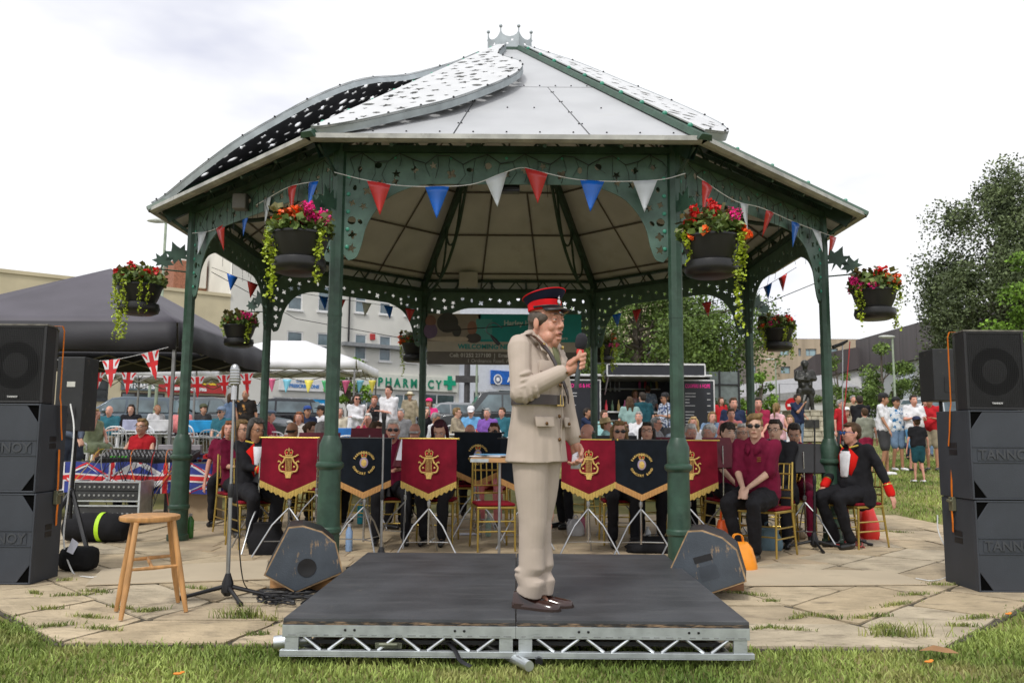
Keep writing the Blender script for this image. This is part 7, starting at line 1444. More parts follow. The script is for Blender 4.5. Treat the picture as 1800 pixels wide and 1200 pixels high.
# ---------------------------------------------------------------- gazebos
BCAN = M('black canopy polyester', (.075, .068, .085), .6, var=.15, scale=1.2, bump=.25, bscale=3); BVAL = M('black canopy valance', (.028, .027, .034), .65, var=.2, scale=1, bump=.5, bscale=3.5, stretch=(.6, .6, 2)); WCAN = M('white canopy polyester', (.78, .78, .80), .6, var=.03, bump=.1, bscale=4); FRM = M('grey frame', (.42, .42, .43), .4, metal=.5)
def gazebo(label, x0, x1, y0, y1, ze, zp, val, mat, matv, gz0, hip=None, posts=True):
    t = thing('gazebo', label, 'gazebo', ((x0+x1)/2, (y0+y1)/2, gz0)); w_, d = (x1-x0)/2, (y1-y0)/2; hr = hip if hip is not None else 0
    c = [(-w_, -d), (w_, -d), (w_, d), (-w_, d)]; top = [(-hr, -hr*.5), (hr, -hr*.5), (hr, hr*.5), (-hr, hr*.5)] if hr else [(0, 0)]*4
    for i in range(4):
        a, b = c[i], c[(i+1) % 4]; ta, tb = top[i], top[(i+1) % 4]; K = 8; vs = []
        for j in range(K+1):
            u = j/K
            for e in range(K+1):
                v = e/K; p = ((a[0]+(b[0]-a[0])*v)*(1-u)+(ta[0]+(tb[0]-ta[0])*v)*u, (a[1]+(b[1]-a[1])*v)*(1-u)+(ta[1]+(tb[1]-ta[1])*v)*u); sagv = -.22*math.sin(math.pi*v)*math.sin(math.pi*min(1, u*1.0))*(.6 if i % 2 else 1)
                vs.append((p[0], p[1], ze+(zp-ze)*u+sagv*.22))
        m = MB(); m.add(vs, [(j*(K+1)+e, j*(K+1)+e+1, (j+1)*(K+1)+e+1, (j+1)*(K+1)+e) for j in range(K) for e in range(K)]); o = m.obj('canopy_panel', mat, t, True, 80); o.modifiers.new('s', 'SOLIDIFY').thickness = .01
        m = MB(); q = random.Random(i); n = 24; vs = []
        nx, ny = (b[1]-a[1]), -(b[0]-a[0]); L_ = math.hypot(nx, ny); nx /= L_; ny /= L_
        for zf in (0, .5, 1):
            for e in range(n+1): v = e/n; w2 = .02+.03*zf*math.sin(v*31+i)*1; vs.append((a[0]+(b[0]-a[0])*v+nx*w2, a[1]+(b[1]-a[1])*v+ny*w2, ze-val*zf+.02*math.sin(v*math.pi*2)*zf))
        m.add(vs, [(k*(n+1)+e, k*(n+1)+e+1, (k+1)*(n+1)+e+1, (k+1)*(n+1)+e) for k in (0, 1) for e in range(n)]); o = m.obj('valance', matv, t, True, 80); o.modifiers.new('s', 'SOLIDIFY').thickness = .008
    if posts:
        for (px_, py_) in c: m = MB(); m.b2((px_*.985-.022, py_*.985-.022, 0), (px_*.985+.022, py_*.985+.022, ze-.06)); m.b2((px_*.985-.05, py_*.985-.05, 0), (px_*.985+.05, py_*.985+.05, .01)); m.obj('post', FRM, t, False, bev=.003)
        for i in range(4):
            a, b = c[i], c[(i+1) % 4]; m = MB()
            for s_ in range(4):
                u0, u1 = s_/4, (s_+1)/4; p = lambda u, z: (a[0]*.98+(b[0]-a[0])*.98*u, a[1]*.98+(b[1]-a[1])*.98*u, z)
                m.tube([p(u0, ze-.08), p(u1, ze-.38)], .013, 4); m.tube([p(u0, ze-.38), p(u1, ze-.08)], .013, 4)
            m.obj('scissor_truss', M('tan truss', (.26, .24, .2), .5), t, False)
        m = MB(); [m.tube([(a[0]*.98, a[1]*.98, ze-.1), (top[0][0]*0, 0, zp-.12)], .014, 4) for a in c]; m.tube([(0, 0, zp-.6), (0, 0, zp-.05)], .02, 6); m.obj('peak_truss', MATS['tan truss'], t, False)
    return t
gx_ = lambda px, Y, h: gx(px, Y, h)
ze_ = at(300, 566, 11.9).z
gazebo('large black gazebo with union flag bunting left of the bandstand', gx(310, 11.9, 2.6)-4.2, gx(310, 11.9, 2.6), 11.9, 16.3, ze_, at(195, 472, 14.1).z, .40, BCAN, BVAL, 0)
zw = at(640, 650, 25).z-gz(22); gazebo('white gazebo behind the left columns in front of the pharmacy', gx(330, 21.5, 3.2), gx(664, 25, 3.2), 21.5, 25.0, zw, at(520, 600, 23.2).z-gz(22), .24, WCAN, WCAN, gz(22), hip=.5)
zw2 = at(260, 644, 20).z-gz(20.5); gazebo('white gazebo seen underneath the black gazebo', gx(140, 20, 2.6), gx(345, 20, 2.6), 20, 23.2, zw2, zw2+.55, .22, WCAN, WCAN, gz(20.5))
# ---------------------------------------------------------------- sound desk under the black gazebo
gl = 11.2; t = thing('mixing_table', 'trestle table draped with union flag cloth under the black gazebo', 'table', (gx(205, gl, .8), gl, 0)); W2 = 1.75
zt_ = .77; m = MB(); m.b2((-W2, -.02, zt_-.03), (W2, .75, zt_)); m.obj('table_top', DARKR, t, False)
for x in (-W2+.08, W2-.08): m = MB(); m.tube([(x, .1, 0), (x, .1, zt_-.03)], .02, 6); m.tube([(x, .65, 0), (x, .65, zt_-.03)], .02, 6); m.obj('leg', BLACKM, t)
def flagcloth(t, x0, x1, ztop, h, y, n):
    w_ = (x1-x0)/n; m = MB()
    for i in range(n):
        cx = x0+w_*(i+.5)
        for mi, ly, pl in ujpolys(w_*1.0, h):
            bx = [(-w_/2, -h/2), (w_/2, -h/2), (w_/2, h/2), (-w_/2, h/2)]; pc = pl
            for e in range(4):     # clip to the tile
                a_, b_ = bx[e], bx[(e+1) % 4]; o = []; f_ = lambda p: (b_[0]-a_[0])*(p[1]-a_[1])-(b_[1]-a_[1])*(p[0]-a_[0])
                for j in range(len(pc)):
                    p, q_ = pc[j], pc[(j+1) % len(pc)]; sp, sq = f_(p), f_(q_)
                    if sp >= -1e-9: o.append(p)
                    if sp*sq < -1e-12: k = sp/(sp-sq); o.append((p[0]+(q_[0]-p[0])*k, p[1]+(q_[1]-p[1])*k))
                pc = o
                if len(pc) < 3: break
            if len(pc) >= 3: m.mi = mi; m.add([(cx+x, y-ly*.0016, ztop-h/2+z) for x, z in pc], [tuple(range(len(pc)))])
    me = m.mesh('flag_cloth'); bm = bmesh.new(); bm.from_mesh(me); bmesh.ops.triangulate(bm, faces=bm.faces[:]); bmesh.ops.subdivide_edges(bm, edges=[e for e in bm.edges if e.calc_length() > .12], cuts=3, use_grid_fill=True); 
    for v in bm.verts: v.co.y += .022*math.sin(v.co.x*17)*min(1, (ztop-v.co.z)/h+.2)+.01*math.sin(v.co.x*41); v.co.z += .012*math.sin(v.co.x*9)
    bm.to_mesh(me); bm.free(); return link(me, 'flag_cloth', [UJB, UJW, UJR], t, False)
flagcloth(t, -W2, W2, zt_+.005, .40, -.05, 5)
t = thing('mixing_console', 'black mixing console with green lights and many cables on the flag-draped table', 'mixing console', (gx(250, gl, .9), gl+.25, zt_)); m = MB(RX(12)); m.b2((-.62, -.25, .03), (.62, .25, .12)); m.obj('console_body', BLACK, t, False, bev=.01)
m = MB(RX(12)); q = random.Random(8)
for i in range(22):
    for j in range(4): m.b2((-.58+i*.052, -.18+j*.09, .12), (-.56+i*.052, -.16+j*.09, .145))
m.obj('knobs', M('grey knobs', (.35, .35, .36), .5), t, False)['kind'] = 'stuff'
m = MB(); m.b2((.0, .26, .12), (.60, .34, .24)); m.obj('meter_bridge', M('grey keyboard', (.28, .26, .28), .5), t, False, bev=.01); m = MB(RX(12)); [m.b2((-.42+i*.05, -.23, .121), (-.395+i*.05, -.20, .135)) for i in range(5)]; m.obj('green_lights', M('green key', (.1, .5, .06), .5), t, False)
CC = [BLACK, BLACK, BLACK, BLACK, BLACK, BLACK, BLACK, M('grey cable', (.3, .3, .3), .5), RC_, M('yellow cable', (.6, .4, .03), .5), M('orange cable', (.7, .18, .03), .5)]
t = thing('cable_bunch', 'bunch of cables hanging from the mixing console over the flag cloth', 'cables', (gx(250, gl, .9), gl, 0))
for i in range(26):
    m = MB(); x = q.uniform(-.6, .75); x2 = x+q.uniform(-.35, .2); m.tube(bez([(x, .25, zt_+.17), (x, .0, zt_+.16), (x+(x2-x)*.3, -.13, zt_-.05), (x2, -.10+q.uniform(-.1, 0), .45), (x2+q.uniform(-.1, .1), -.2, q.uniform(.05, .3))], 5), .0055, 4); m.obj('cable', CC[i % 11], t)
t = thing('equipment_rack', 'open steel rack of amplifiers and wiring under the sound table', 'equipment rack', (gx(205, gl-.3, .4), gl-.35, 0)); 
m = MB(); [m.b2((x-.012, -.2, .05), (x+.012, .2, .56)) for x in (-.42, .42)]; [m.b2((-.42, -.205, z), (.42, -.185, z+.018)) for z in (.05, .24, .30, .54)]; m.obj('rack_frame', ALU, t, False)
for z, h in ((.07, .16), (.33, .10), (.44, .09)):
    m = MB(); m.b2((-.40, -.19, z), (.40, .18, z+h)); a_ = m.obj('amplifier', M('rack unit', (.05, .052, .055), .4, metal=.4), t, False); m = MB(); [m.tube([(-.34+i*.062, -.20, z+h*.5), (-.34+i*.062, -.185, z+h*.5)], .014, 8) for i in range(12)]; m.obj('sockets', STEEL, a_)['kind'] = 'stuff'
t = thing('kit_bag', 'black holdall with a lime green stripe on the paving by the stool', 'bag', flat(168, 952, 0)); m = MB(); m.tube([(-.33, 0, .155), (-.30, 0, .155), (-.1, 0, .16), (.2, 0, .155), (.33, 0, .15), (.36, 0, .14)], [.10, .15, .16, .16, .14, .06], 18, True, .95); m.obj('bag_body', NB, t, True, 60); m = MB(); m.tube([(.05, 0, .158), (.095, 0, .158)], .166, 20, False, .95); m.obj('green_stripe', M('lime stripe', (.45, .75, .02), .6), t)
t = thing('cardboard_box', 'tan cardboard sheet box standing on the paving behind the left outer column', 'box', (gx(356, 11.3, .3), 11.3, 0)); m = MB(); m.b2((-.2, 0, 0), (.2, .25, .42)); m.obj('carton', M('cardboard', (.40, .30, .19), .85, var=.06), t, False); m = MB(); m.b2((-.2, -.003, .20), (.2, 0, .205)); m.obj('flap', M('cardboard', (0, 0, 0)), t, False)
t = thing('side_table', 'small table with flag cloth and leaflets behind the left outer column', 'table', (gx(357, 11.9, .8), 11.9, 0)); m = MB(); m.b2((-.42, -.02, .78), (.42, .6, .80)); m.obj('table_top', DARKR, t, False); [ (lambda m: (m.tube([(x, .1, 0), (x, .1, .78)], .02, 6), m.obj('leg', BLACKM, t)))(MB()) for x in (-.35, .35)]; flagcloth(t, -.43, .43, .80, .42, -.05, 1)
for i, (dx, l_) in enumerate([(-.2, 'stack of blue leaflets at the left of the small flag table'), (.12, 'pile of blue and red leaflets at the right of the small flag table')]): m = MB(T(gx(357, 11.9, .8)+dx, 12.05, .81)); m.b2((-.13, -.1, 0), (.13, .1, .05)); m.b2((-.10, -.12, .052), (.15, .08, .07)); tag(m.obj('leaflets', [M('blue leaflet', (.03, .10, .35), .5), UJR][i], None, False), l_, 'leaflets')
# ---------------------------------------------------------------- plastic chairs and tables
def wchair():
    t = thing('plastic_chair', 'x', 'chair'); 
    m = MB(); m.b2((-.21, -.22, .425), (.21, .2, .445)); m.obj('seat', WHITEPL, t, False, bev=.01)
    m = MB(); m.tube(bez([(-.21, .2, .44), (-.23, .24, .62), (-.20, .29, .80), (-.10, .31, .88), (.10, .31, .88), (.20, .29, .80), (.23, .24, .62), (.21, .2, .44)], 4), .022, 6, True, .6)
    [m.tube([(x, .21, .45), (x*1.05, .26, .66), (x*.95, .30, .87)], .013, 5, True, .5) for x in (-.13, -.065, 0, .065, .13)]; m.obj('backrest', WHITEPL, t)
    for k in (-1, 1):
        m = MB(); m.tube(bez([(k*.235, .24, .64), (k*.26, .0, .66), (k*.25, -.2, .63), (k*.24, -.22, .5)], 4), .02, 6, True, .6); m.obj('armrest', WHITEPL, t)
        for y0, y1 in ((-.2, -.24), (.19, .26)): m = MB(); m.tube([(k*.2, y0, .44), (k*.24, y1, 0)], [.035, .022], 6); m.obj('leg', WHITEPL, t)
    return t
WCH = wchair(); wn = [0]
def wc(px, Y, rz, label, x=None):
    x = gx(px, Y) if x is None else x; L0 = (x, Y, gz(Y))
    if wn[0] == 0: WCH.location = L0; WCH.rotation_euler = (0, 0, R(rz)); WCH['label'] = label; WCH['group'] = 'white plastic garden chairs'
    else: dup(WCH, L0, rz, label, group='white plastic garden chairs')
    wn[0] += 1
def wtable():
    t = thing('plastic_table', 'x', 'table'); m = MB(); m.lathe([(.50, .70), (.53, .71), (.53, .735), (.51, .74)], 20, xf=Matrix.Diagonal((1.25, 1, 1, 1))); m.obj('table_top', WHITEPL, t, False)
    for x in (-.45, .45):
        for y in (-.32, .32): m = MB(); m.tube([(x*.9, y*.9, .7), (x, y, 0)], [.04, .025], 6); m.obj('leg', WHITEPL, t)
    return t
WT = wtable(); tn = [0]
def wt(px, Y, label, rz=0):
    L0 = (gx(px, Y), Y, gz(Y))
    if tn[0] == 0: WT.location = L0; WT.rotation_euler = (0, 0, R(rz)); WT['label'] = label; WT['group'] = 'white plastic garden tables'
    else: dup(WT, L0, rz, label, group='white plastic garden tables')
    tn[0] += 1
for px, Y, rz, l in [(207, 18.2, 190, 'white plastic chair with its back to the sound desk, left of the post'), (266, 18.6, 170, 'white plastic chair beside the gazebo post'), (374, 17.4, 185, 'white plastic chair with its back turned beside the left outer column'), (340, 19.0, 160, 'white plastic chair behind the left outer column under a blue cloth'), (478, 17.0, 200, 'white plastic chair between the two left columns'), (600, 16.2, 210, 'white plastic chair with a blue cloth behind the left front column'), (840, 15.9, 150, 'white plastic chair left of the officer\'s elbow'), (800, 20, 180, 'white plastic chair behind the orange drink table'), (1020, 16.5, 200, 'white plastic chair just right of the officer'), (1168, 16.3, 90, 'white plastic chair beside the seated man in front of the food trailer')]: wc(px, Y, rz, l)
for px, Y, l in [(240, 19.6, 'white plastic table behind the woman at the sound desk'), (345, 17.6, 'white plastic table right beside the left outer column'), (465, 16.3, 'white plastic table between the left columns'), (545, 18, 'white plastic table in front of the striped-top woman'), (648, 14.6, 'white plastic table in front of the seated man in dark red'), (800, 16.6, 'white plastic table with an orange drink'), (835, 19, 'white plastic table of the man in blue shirt and white cap'), (1060, 17.5, 'white plastic table right of the officer'), (1200, 17.2, 'white plastic table behind the right front column'), (250, 18.5, 'white plastic table under the distant white canopy')]: wt(px, Y, l)
for px, Y, c, l in [(802, 16.5, (.85, .30, .02), 'glass of orange juice on the plastic table'), (470, 16.2, (.6, .65, .7), 'clear bottle on the table between the left columns'), (840, 18.9, (.6, .05, .05), 'red cup on the far plastic table'), (550, 17.9, (.7, .7, .7), 'white cup on the table of the striped-top woman')]:
    m = MB(T(gx(px, Y), Y, gz(Y)+.74)); m.lathe([(.03, 0), (.038, .12), (.03, .125)], 12); tag(m.obj('cup', M('cup %s' % str(c), c, .3), None), l, 'cup')
for px, Y, z, w_, c, l in [(357, 18.9, .80, .55, (.01, .28, .60), 'bright blue cloth draped on a chair behind the left column'), (590, 16.6, .80, .4, (.02, .16, .48), 'blue and white bag on a chair behind the left front column'), (233, 19.5, .78, .25, (.30, .31, .42), 'lilac grey cool box on the far white table'), (275, 19.7, .78, .35, (.5, .5, .5), 'white storage box on the far white table')]:
    m = MB(T(gx(px, Y), Y, gz(Y)+z-.05)); q = random.Random(px); m.b2((-w_, -.06, -.02), (w_, .06, .26)); tag(m.obj('cloth_or_box', M('item %s' % str(c), c, .7, bump=.3, bscale=5), None, False, bev=.02), l, 'cloth' if z > .79 else 'box')
# ---------------------------------------------------------------- the audience
hats = {n: M('hat '+n, c, .8) for n, c in dict(navy=(.015, .02, .06), black=(.015, .015, .017), bluegrey=(.16, .22, .32), white=(.7, .7, .72), straw=(.50, .38, .20), hotpink=(.8, .02, .2), cream=(.6, .55, .42), flat=(.16, .22, .32)).items()}
POLKA = cloth('black polka dress', (.02, .02, .022)); wear(POLKA, (.6, .6, .6), .64, .66, 40, 1); STRIPE = cloth('striped top', (.65, .60, .56)); wear(STRIPE, (.65, .12, .05), .55, .57, 3, 1, (.1, .1, 7)); HAW = cloth('hawaiian shirt', (.62, .66, .70)); wear(HAW, (.03, .16, .35), .54, .57, 12, 1); CHK = cloth('checked shirt', (.5, .54, .62)); wear(CHK, (.05, .08, .18), .5, .53, 16, 1); PATT = cloth('patterned shirt', (.25, .32, .42)); wear(PATT, (.55, .6, .65), .52, .56, 14, 1); TEEP = cloth('tee with print', (.70, .70, .73)); wear(TEEP, (.10, .08, .2), .66, .68, 6, 1); BPR = cloth('black tee with tan print', (.02, .017, .015)); wear(BPR, (.45, .22, .06), .60, .63, 4, 1)
def aud(label, px, Y, rz, pose, **k):
    k.setdefault('vox', .021); k.setdefault('small', Y > 20); k.setdefault('H', 1.72)
    gr = k.pop('hh', 1.3+gz(Y)); ch = k.pop('chair', pose == 'sit')
    P = person(label, gx(px, Y, gr), Y, rz, pose, **k)
    if ch:
        wc(px, Y, rz, 'white plastic chair under the '+' '.join(label.replace('seated ', '').split()[:10]), x=P['E'].location.x)
    return P
S_, U_ = 'sit', 'stand'
aud('dark-suited figure with pink shirt half hidden behind the left tripod loudspeaker', 120, 11.9, 60, U_, top='slate', bot='slate', sleeve='long', jacket=True, hair=('short', 'grey'), arms='clasp', H=1.80)
aud('blonde woman in pale green sleeveless dress holding her hands to her mouth', 168, 17.0, 55, S_, top='green', dress=True, sleeve='none', hair=('bob', 'blond'), sk=1, arms='face', vox=.018)
aud('bald man in teal shirt seated facing the bandstand on the far left', 194, 18.6, 5, S_, top='teal', hair=('ring', 'white'), sk=1, arms='table', fat=1.15, bot='stone', legs='shorts')
aud('grey-blonde woman in red vest with glasses and headset at the sound desk', 252, 12.1, -4, S_, chair=False, top='red', sleeve='none', hair=('short', 'light'), glasses='clear', sk=0, arms='table', seat=.50, vox=.014)
aud('bald man in pale shirt seated under the far canopy beside the gazebo post', 277, 20.5, 60, S_, top='white', hair=('ring', 'ginger'), sk=2)
aud('man in camouflage cap and brown shirt seated left of the outer column', 358, 20.5, 50, S_, top='darkgrey', hair=('short', 'brown'), sk=0, hat=('cap', M('hat olive', (.10, .11, .06), .8)))
aud('man in blue-grey cap, sunglasses and slate tee seated beside the column', 391, 18.0, -12, S_, top='teal', hair=('short', 'grey'), sk=0, hat=('cap', hats['bluegrey']), glasses='sun', arms='lap', bot='stone')
aud('small ginger-haired woman in dark sunglasses seated behind the man in the cap', 418, 19.0, -5, S_, top='cream', hair=('bob', 'light'), sk=1, glasses='sun')
aud('standing woman in sleeveless denim dress facing away between the left columns', 406, 18.8, 150, U_, top='denim', dress=True, sleeve='none', hair=('bob', 'brown'), sk=2, H=1.66)
aud('standing bald man in black printed tee between the left columns', 432, 18.8, 0, U_, topmat=BPR, bot='darkgrey', hair=('ring', 'dark'), sk=2, fat=1.15, H=1.74)
aud('man in flat blue-grey cap and pink top seated in profile by the second column', 474, 16.8, 95, S_, top='redtee', hair=('short', 'grey'), sk=1, hat=('flat', hats['flat']), arms='table')
aud('woman in striped top seated facing the bandstand near the white gazebo', 527, 16.4, 0, S_, topmat=STRIPE, hair=('bob', 'ginger'), sk=1, arms='table')
aud('seated person in blue cap behind the striped-top woman', 541, 19.0, 30, S_, top='navy', hat=('cap', M('hat blue', (.02, .06, .25), .8)), hair=('short', 'dark'), sk=2)
aud('person in white top and dark cap seated left of the left front column', 566, 19.5, -40, S_, top='white', hat=('cap', hats['black']), hair=('short', 'dark'), sk=2)
aud('standing woman in white blouse with folded arms and sunglasses', 627, 18.2, 25, U_, top='white', sleeve='long', bot='cream', hair=('bob', 'dark'), sk=1, glasses='sun', arms='crossed', H=1.66)
aud('standing woman in black polka dot dress raising a phone', 659, 18.4, -5, U_, topmat=POLKA, dress=True, sleeve='none', hair=('bun', 'ginger'), sk=1, arms='phone', H=1.62)
aud('tall dark-haired man in white polo with folded arms left of the rear column', 684, 18.2, -22, U_, top='white', bot='jean', hair=('short', 'dark'), sk=1, arms='crossed', H=1.86)
aud('seated man in dark red tee drinking with a raised hand', 648, 16.0, 0, S_, top='redtee', hair=('short', 'white'), sk=1, arms='face', glasses='clear', bot='stone')
aud('standing man in straw hat and stone clothes in front of the pharmacy', 721, 26, 5, U_, top='stone', bot='stone', hair=('short', 'grey'), sk=0, hat=('sun', hats['cream']), sleeve='long', fat=1.1)
aud('woman in bright pink cap and pink top near the pharmacy', 755, 22, -6, S_, top='hotpink', hat=('cap', hats['hotpink']), hair=('bob', 'brown'), sk=1, seat=.62)
aud('seated grey-haired person in black top just right of the rear left column', 750, 19.5, 20, S_, top='black', hair=('bob', 'grey'), sk=0, arms='face')
aud('grey-bearded man in white polo seated in profile at the drinks table', 765, 16.4, 70, S_, top='white', hair=('short', 'grey'), sk=2, moust='white', arms='table', head=(0, 22), fat=1.1)
aud('fair-haired person in beige and sunglasses leaning on the white table', 803, 19.0, 75, S_, top='stone', hair=('short', 'light'), glasses='sun', sk=0, arms='table', sleeve='long')
aud('man in white cap and pale blue shirt bent over the white table', 829, 19.6, -3, S_, top='blue', hair=('short', 'grey'), hat=('cap', hats['white']), arms='table', head=(0, 25), fat=1.1)
aud('grey-haired woman in purple top smiling left of the officer', 858, 18.4, -25, S_, top='purple', hair=('short', 'grey'), sk=1, fat=1.1)
aud('dark-jacketed person with hand to face seated right of the officer', 1032, 19.5, 60, S_, top='navy', sleeve='long', hair=('short', 'dark'), sk=2, arms='face')
aud('man in straw hat and aqua shirt seated leaning right of the officer', 1080, 15.0, 70, S_, top='aqua', hair=('short', 'light'), hat=('sun', hats['straw']), sk=1, lean=14)
aud('ginger-haired child in sunglasses and patterned tee seated near the straw hat', 1098, 15.6, 5, S_, topmat=TEEP, hair=('bob', 'ginger'), glasses='sun', sk=0, H=1.5)
aud('grey-haired man in grey polo seated in profile before the food trailer', 1153, 15.4, 60, S_, top='grey', hair=('short', 'grey'), glasses='sun', sk=1, arms='lap', bot='olive')
aud('blonde woman in floral top seated left of the right front column', 1188, 14.6, 20, S_, topmat=PATT, sleeve='none', hair=('bob', 'light'), sk=1)
aud('blonde woman in white and green top seated right of the right front column', 1220, 15.6, -15, S_, top='white', sleeve='none', hair=('long', 'blond'), sk=1, arms='face')
aud('woman in sage tee and jeans standing at the trailer, seen from behind', 1108, 18.4, 175, U_, top='sage', bot='jean', hair=('long', 'brown'), sk=1, H=1.64)
aud('man in navy shirt standing at the trailer counter, seen from behind', 1131, 18.6, 200, U_, top='darkteal', bot='black', hair=('short', 'dark'), sk=0, H=1.74)
aud('man in blue checked shirt standing before the trailer, facing left', 1171, 19.0, -65, U_, topmat=CHK, bot='darkgrey', hair=('short', 'brown'), glasses='sun', sk=2, hat=('backcap', hats['black']), fat=1.15, arms='hold', H=1.72)
aud('large man in navy polo standing behind the pink shirts on the right', 1290, 15.8, 5, U_, top='navy', bot='darkgrey', hair=('short', 'brown'), sk=1, fat=1.3, H=1.72)
aud('man in pink polo standing in front of the navy polo man', 1286, 14.6, -4, U_, top='pink', bot='stone', hair=('short', 'brown'), sk=1, fat=1.1, H=1.56)
aud('small girl in pink dress standing before the man in pink', 1291, 13.8, -4, U_, top='palepink', dress=True, hair=('bob', 'light'), sk=4, H=1.32, kid=1.1)
aud('man in crimson tee standing right of the rear right column', 1334, 15.9, -8, U_, top='redtee', bot='darkgrey', hair=('short', 'dark'), sk=1, arms='clasp', fat=1.1, H=1.72)
aud('woman with fair ponytail in pale pink top facing away', 1366, 16.4, 140, U_, top='palepink', sleeve='none', bot='jean', hair=('pony', 'light'), sk=1, H=1.60)
aud('man in blue tee holding a phone near the no entry sign', 1402, 22, 30, U_, top='navy', bot='jean', hair=('short', 'dark'), sk=2, arms='phone')
aud('small blond child in white beside the stone plinth', 1389, 17.2, -20, U_, top='white', bot='jean', hair=('bob', 'light'), sk=0, H=1.30, kid=1.15)
aud('person in red top partly hidden behind the right outer column', 1478, 19.5, 40, U_, top='red', bot='darkgrey', hair=('short', 'grey'), sk=1, H=1.6)
aud('woman in white cap seated behind the woman with blue mirrored glasses', 1488, 22, 0, S_, top='stone', hat=('cap', hats['white']), hair=('bob', 'brown'), sk=1)
aud('dark-haired man in black tee seen from behind near the round tree', 1513, 19.2, 165, U_, top='black', bot='darkgrey', hair=('short', 'dark'), sk=2, H=1.70, arms='clasp')
aud('boy in olive tee and rust shorts standing with his back to the stage', 1521, 18.2, 175, U_, top='olive', bot='redtee', legs='shorts', hair=('short', 'brown'), sk=1, H=1.42, kid=1.1)
aud('man in white tee, grey shorts and black cap standing on the right', 1553, 17.9, 50, U_, top='white', bot='darkgrey', legs='shorts', hair=('short', 'dark'), hat=('cap', hats['black']), sk=2, arms=((.24, -.18, -.50), (.26, -.02, -.58)), H=1.76, fat=1.12, head=(20, 8), vox=.016, shoe=WHT_SHOE)
aud('man in blue and white hawaiian shirt with sunglasses on his cap', 1576, 18.8, 10, U_, topmat=HAW, bot='jean', legs='shorts', hair=('short', 'dark'), hat=('cap', hats['black']), sk=2, H=1.66, arms='hip', shoe=WHT_SHOE)
aud('man in white printed tee and pale shorts behind the navy-capped boy', 1607, 18.6, 0, U_, topmat=TEEP, bot='blue', legs='shorts', hair=('short', 'dark'), sk=1, H=1.72, fat=1.15, arms='hold')
aud('boy in navy cap, black tee and teal shorts seen from behind', 1612, 16.8, 178, U_, top='black', bot='darkteal', legs='shorts', hair=('short', 'brown'), hat=('backcap', hats['navy']), sk=1, H=1.30, kid=1.1, shoe=WHT_SHOE)
aud('man in red polo, khaki shorts and navy cap nearest the right stack', 1636, 18.9, -40, U_, top='red', bot='stone', legs='shorts', hair=('short', 'dark'), hat=('cap', hats['navy']), sk=2, fat=1.15, H=1.70, arms='hold')
for a in [('woman in aqua top seated behind the straw hat man', 1062, 18, 30, S_, dict(top='aqua', hair=('bob', 'brown'), sk=1)), ('man in white shirt seated low behind the dark-haired player', 1124, 17.4, -20, S_, dict(top='white', hair=('short', 'grey'), sk=1)), ('person in denim seated beyond the white curly-haired player', 1252, 17.6, 10, S_, dict(top='jean', hair=('bob', 'light'), sk=1)), ('woman in orange-red top standing far behind near the shrub', 1268, 24, 20, U_, dict(top='red', bot='jean', hair=('long', 'brown'), sk=1, H=1.62)), ('man in grey shirt seated beyond the red banners', 706, 18.0, -15, S_, dict(top='grey', hair=('short', 'grey'), sk=1)), ('woman in cream top seated beyond the left front column', 598, 19, 20, S_, dict(top='cream', hair=('bob', 'grey'), sk=1)), ('person in pink top seated under the distant canopy', 322, 20, 0, S_, dict(top='pink', hair=('bob', 'light'), sk=1)), ('man in blue shirt seated at the far left behind the green dress', 150, 19.5, 20, S_, dict(top='blue', hair=('short', 'grey'), sk=1)), ('man in stone shirt standing far behind by the round tree', 1500, 26, 10, U_, dict(top='stone', bot='jean', hair=('short', 'grey'), sk=1)), ('woman in white top standing beyond the red polo man', 1628, 23, -20, U_, dict(top='white', bot='jean', hair=('bob', 'brown'), sk=1, H=1.62)), ('child in lime top crouching low beyond the shorts-wearing men', 1590, 22, 0, S_, dict(top='green', bot='navy', hair=('short', 'brown'), sk=1, H=1.3, chair=False, seat=.25)), ('woman in black top seated at the table behind the sound desk', 232, 19.9, 10, S_, dict(top='black', hair=('bob', 'dark'), sk=0)), ('person in teal top seated right of the purple top', 884, 19.4, -30, S_, dict(top='teal', hair=('short', 'brown'), sk=1))]: aud(*a[:5], **a[5])
# ---------------------------------------------------------------- food trailer
TB = M('charcoal trailer panel', (.018, .020, .028), .45, var=.1); TWH = M('white trailer trim', (.62, .62, .63), .4); PK = M('magenta lettering', (.85, .02, .30), .5); CHK_ = M('chalk print', (.5, .5, .52), .6)
Yt = 20.6; g0 = gz(Yt)
t = thing('food_trailer', 'black and white drinks trailer with open hatch and tall menu boards', 'trailer', (gx(1140, Yt, 1.8), Yt, g0)); Lx = lambda px: gx(px, Yt, 1.8)-t.location.x; Lz = lambda py: at(1140, py, Yt).z-g0
x0, x1, xm0, xm1 = Lx(985), Lx(1250), Lx(1057), Lx(1190); zt1 = Lz(658); zc_ = Lz(722); zo = Lz(670)
m = MB(); m.b2((x0, 1.9, .35), (x1, 2.1, zt1-.05)); m.b2((x0, 0, .35), (x0+.06, 1.9, zt1-.05)); m.b2((x1-.06, 0, .35), (x1, 1.9, zt1-.05)); m.obj('rear_shell', TB, t, False); m = MB(); m.b2((x0-.05, -.05, zt1-.06), (x1+.05, 2.15, zt1)); m.obj('roof', TWH, t, False, bev=.02)
m = MB(); m.b2((xm0, -.0, .35), (xm1, .05, zc_-.06)); m.obj('counter_front', TB, t, False); m = MB(); m.b2((xm0-.03, -.28, zc_-.06), (xm1+.03, .3, zc_-.02)); m.obj('counter', TWH, t, False, bev=.01); m = MB(); m.b2((xm0, .1, .35), (xm1, 1.9, .40)); m.obj('floor', DARKR, t, False)
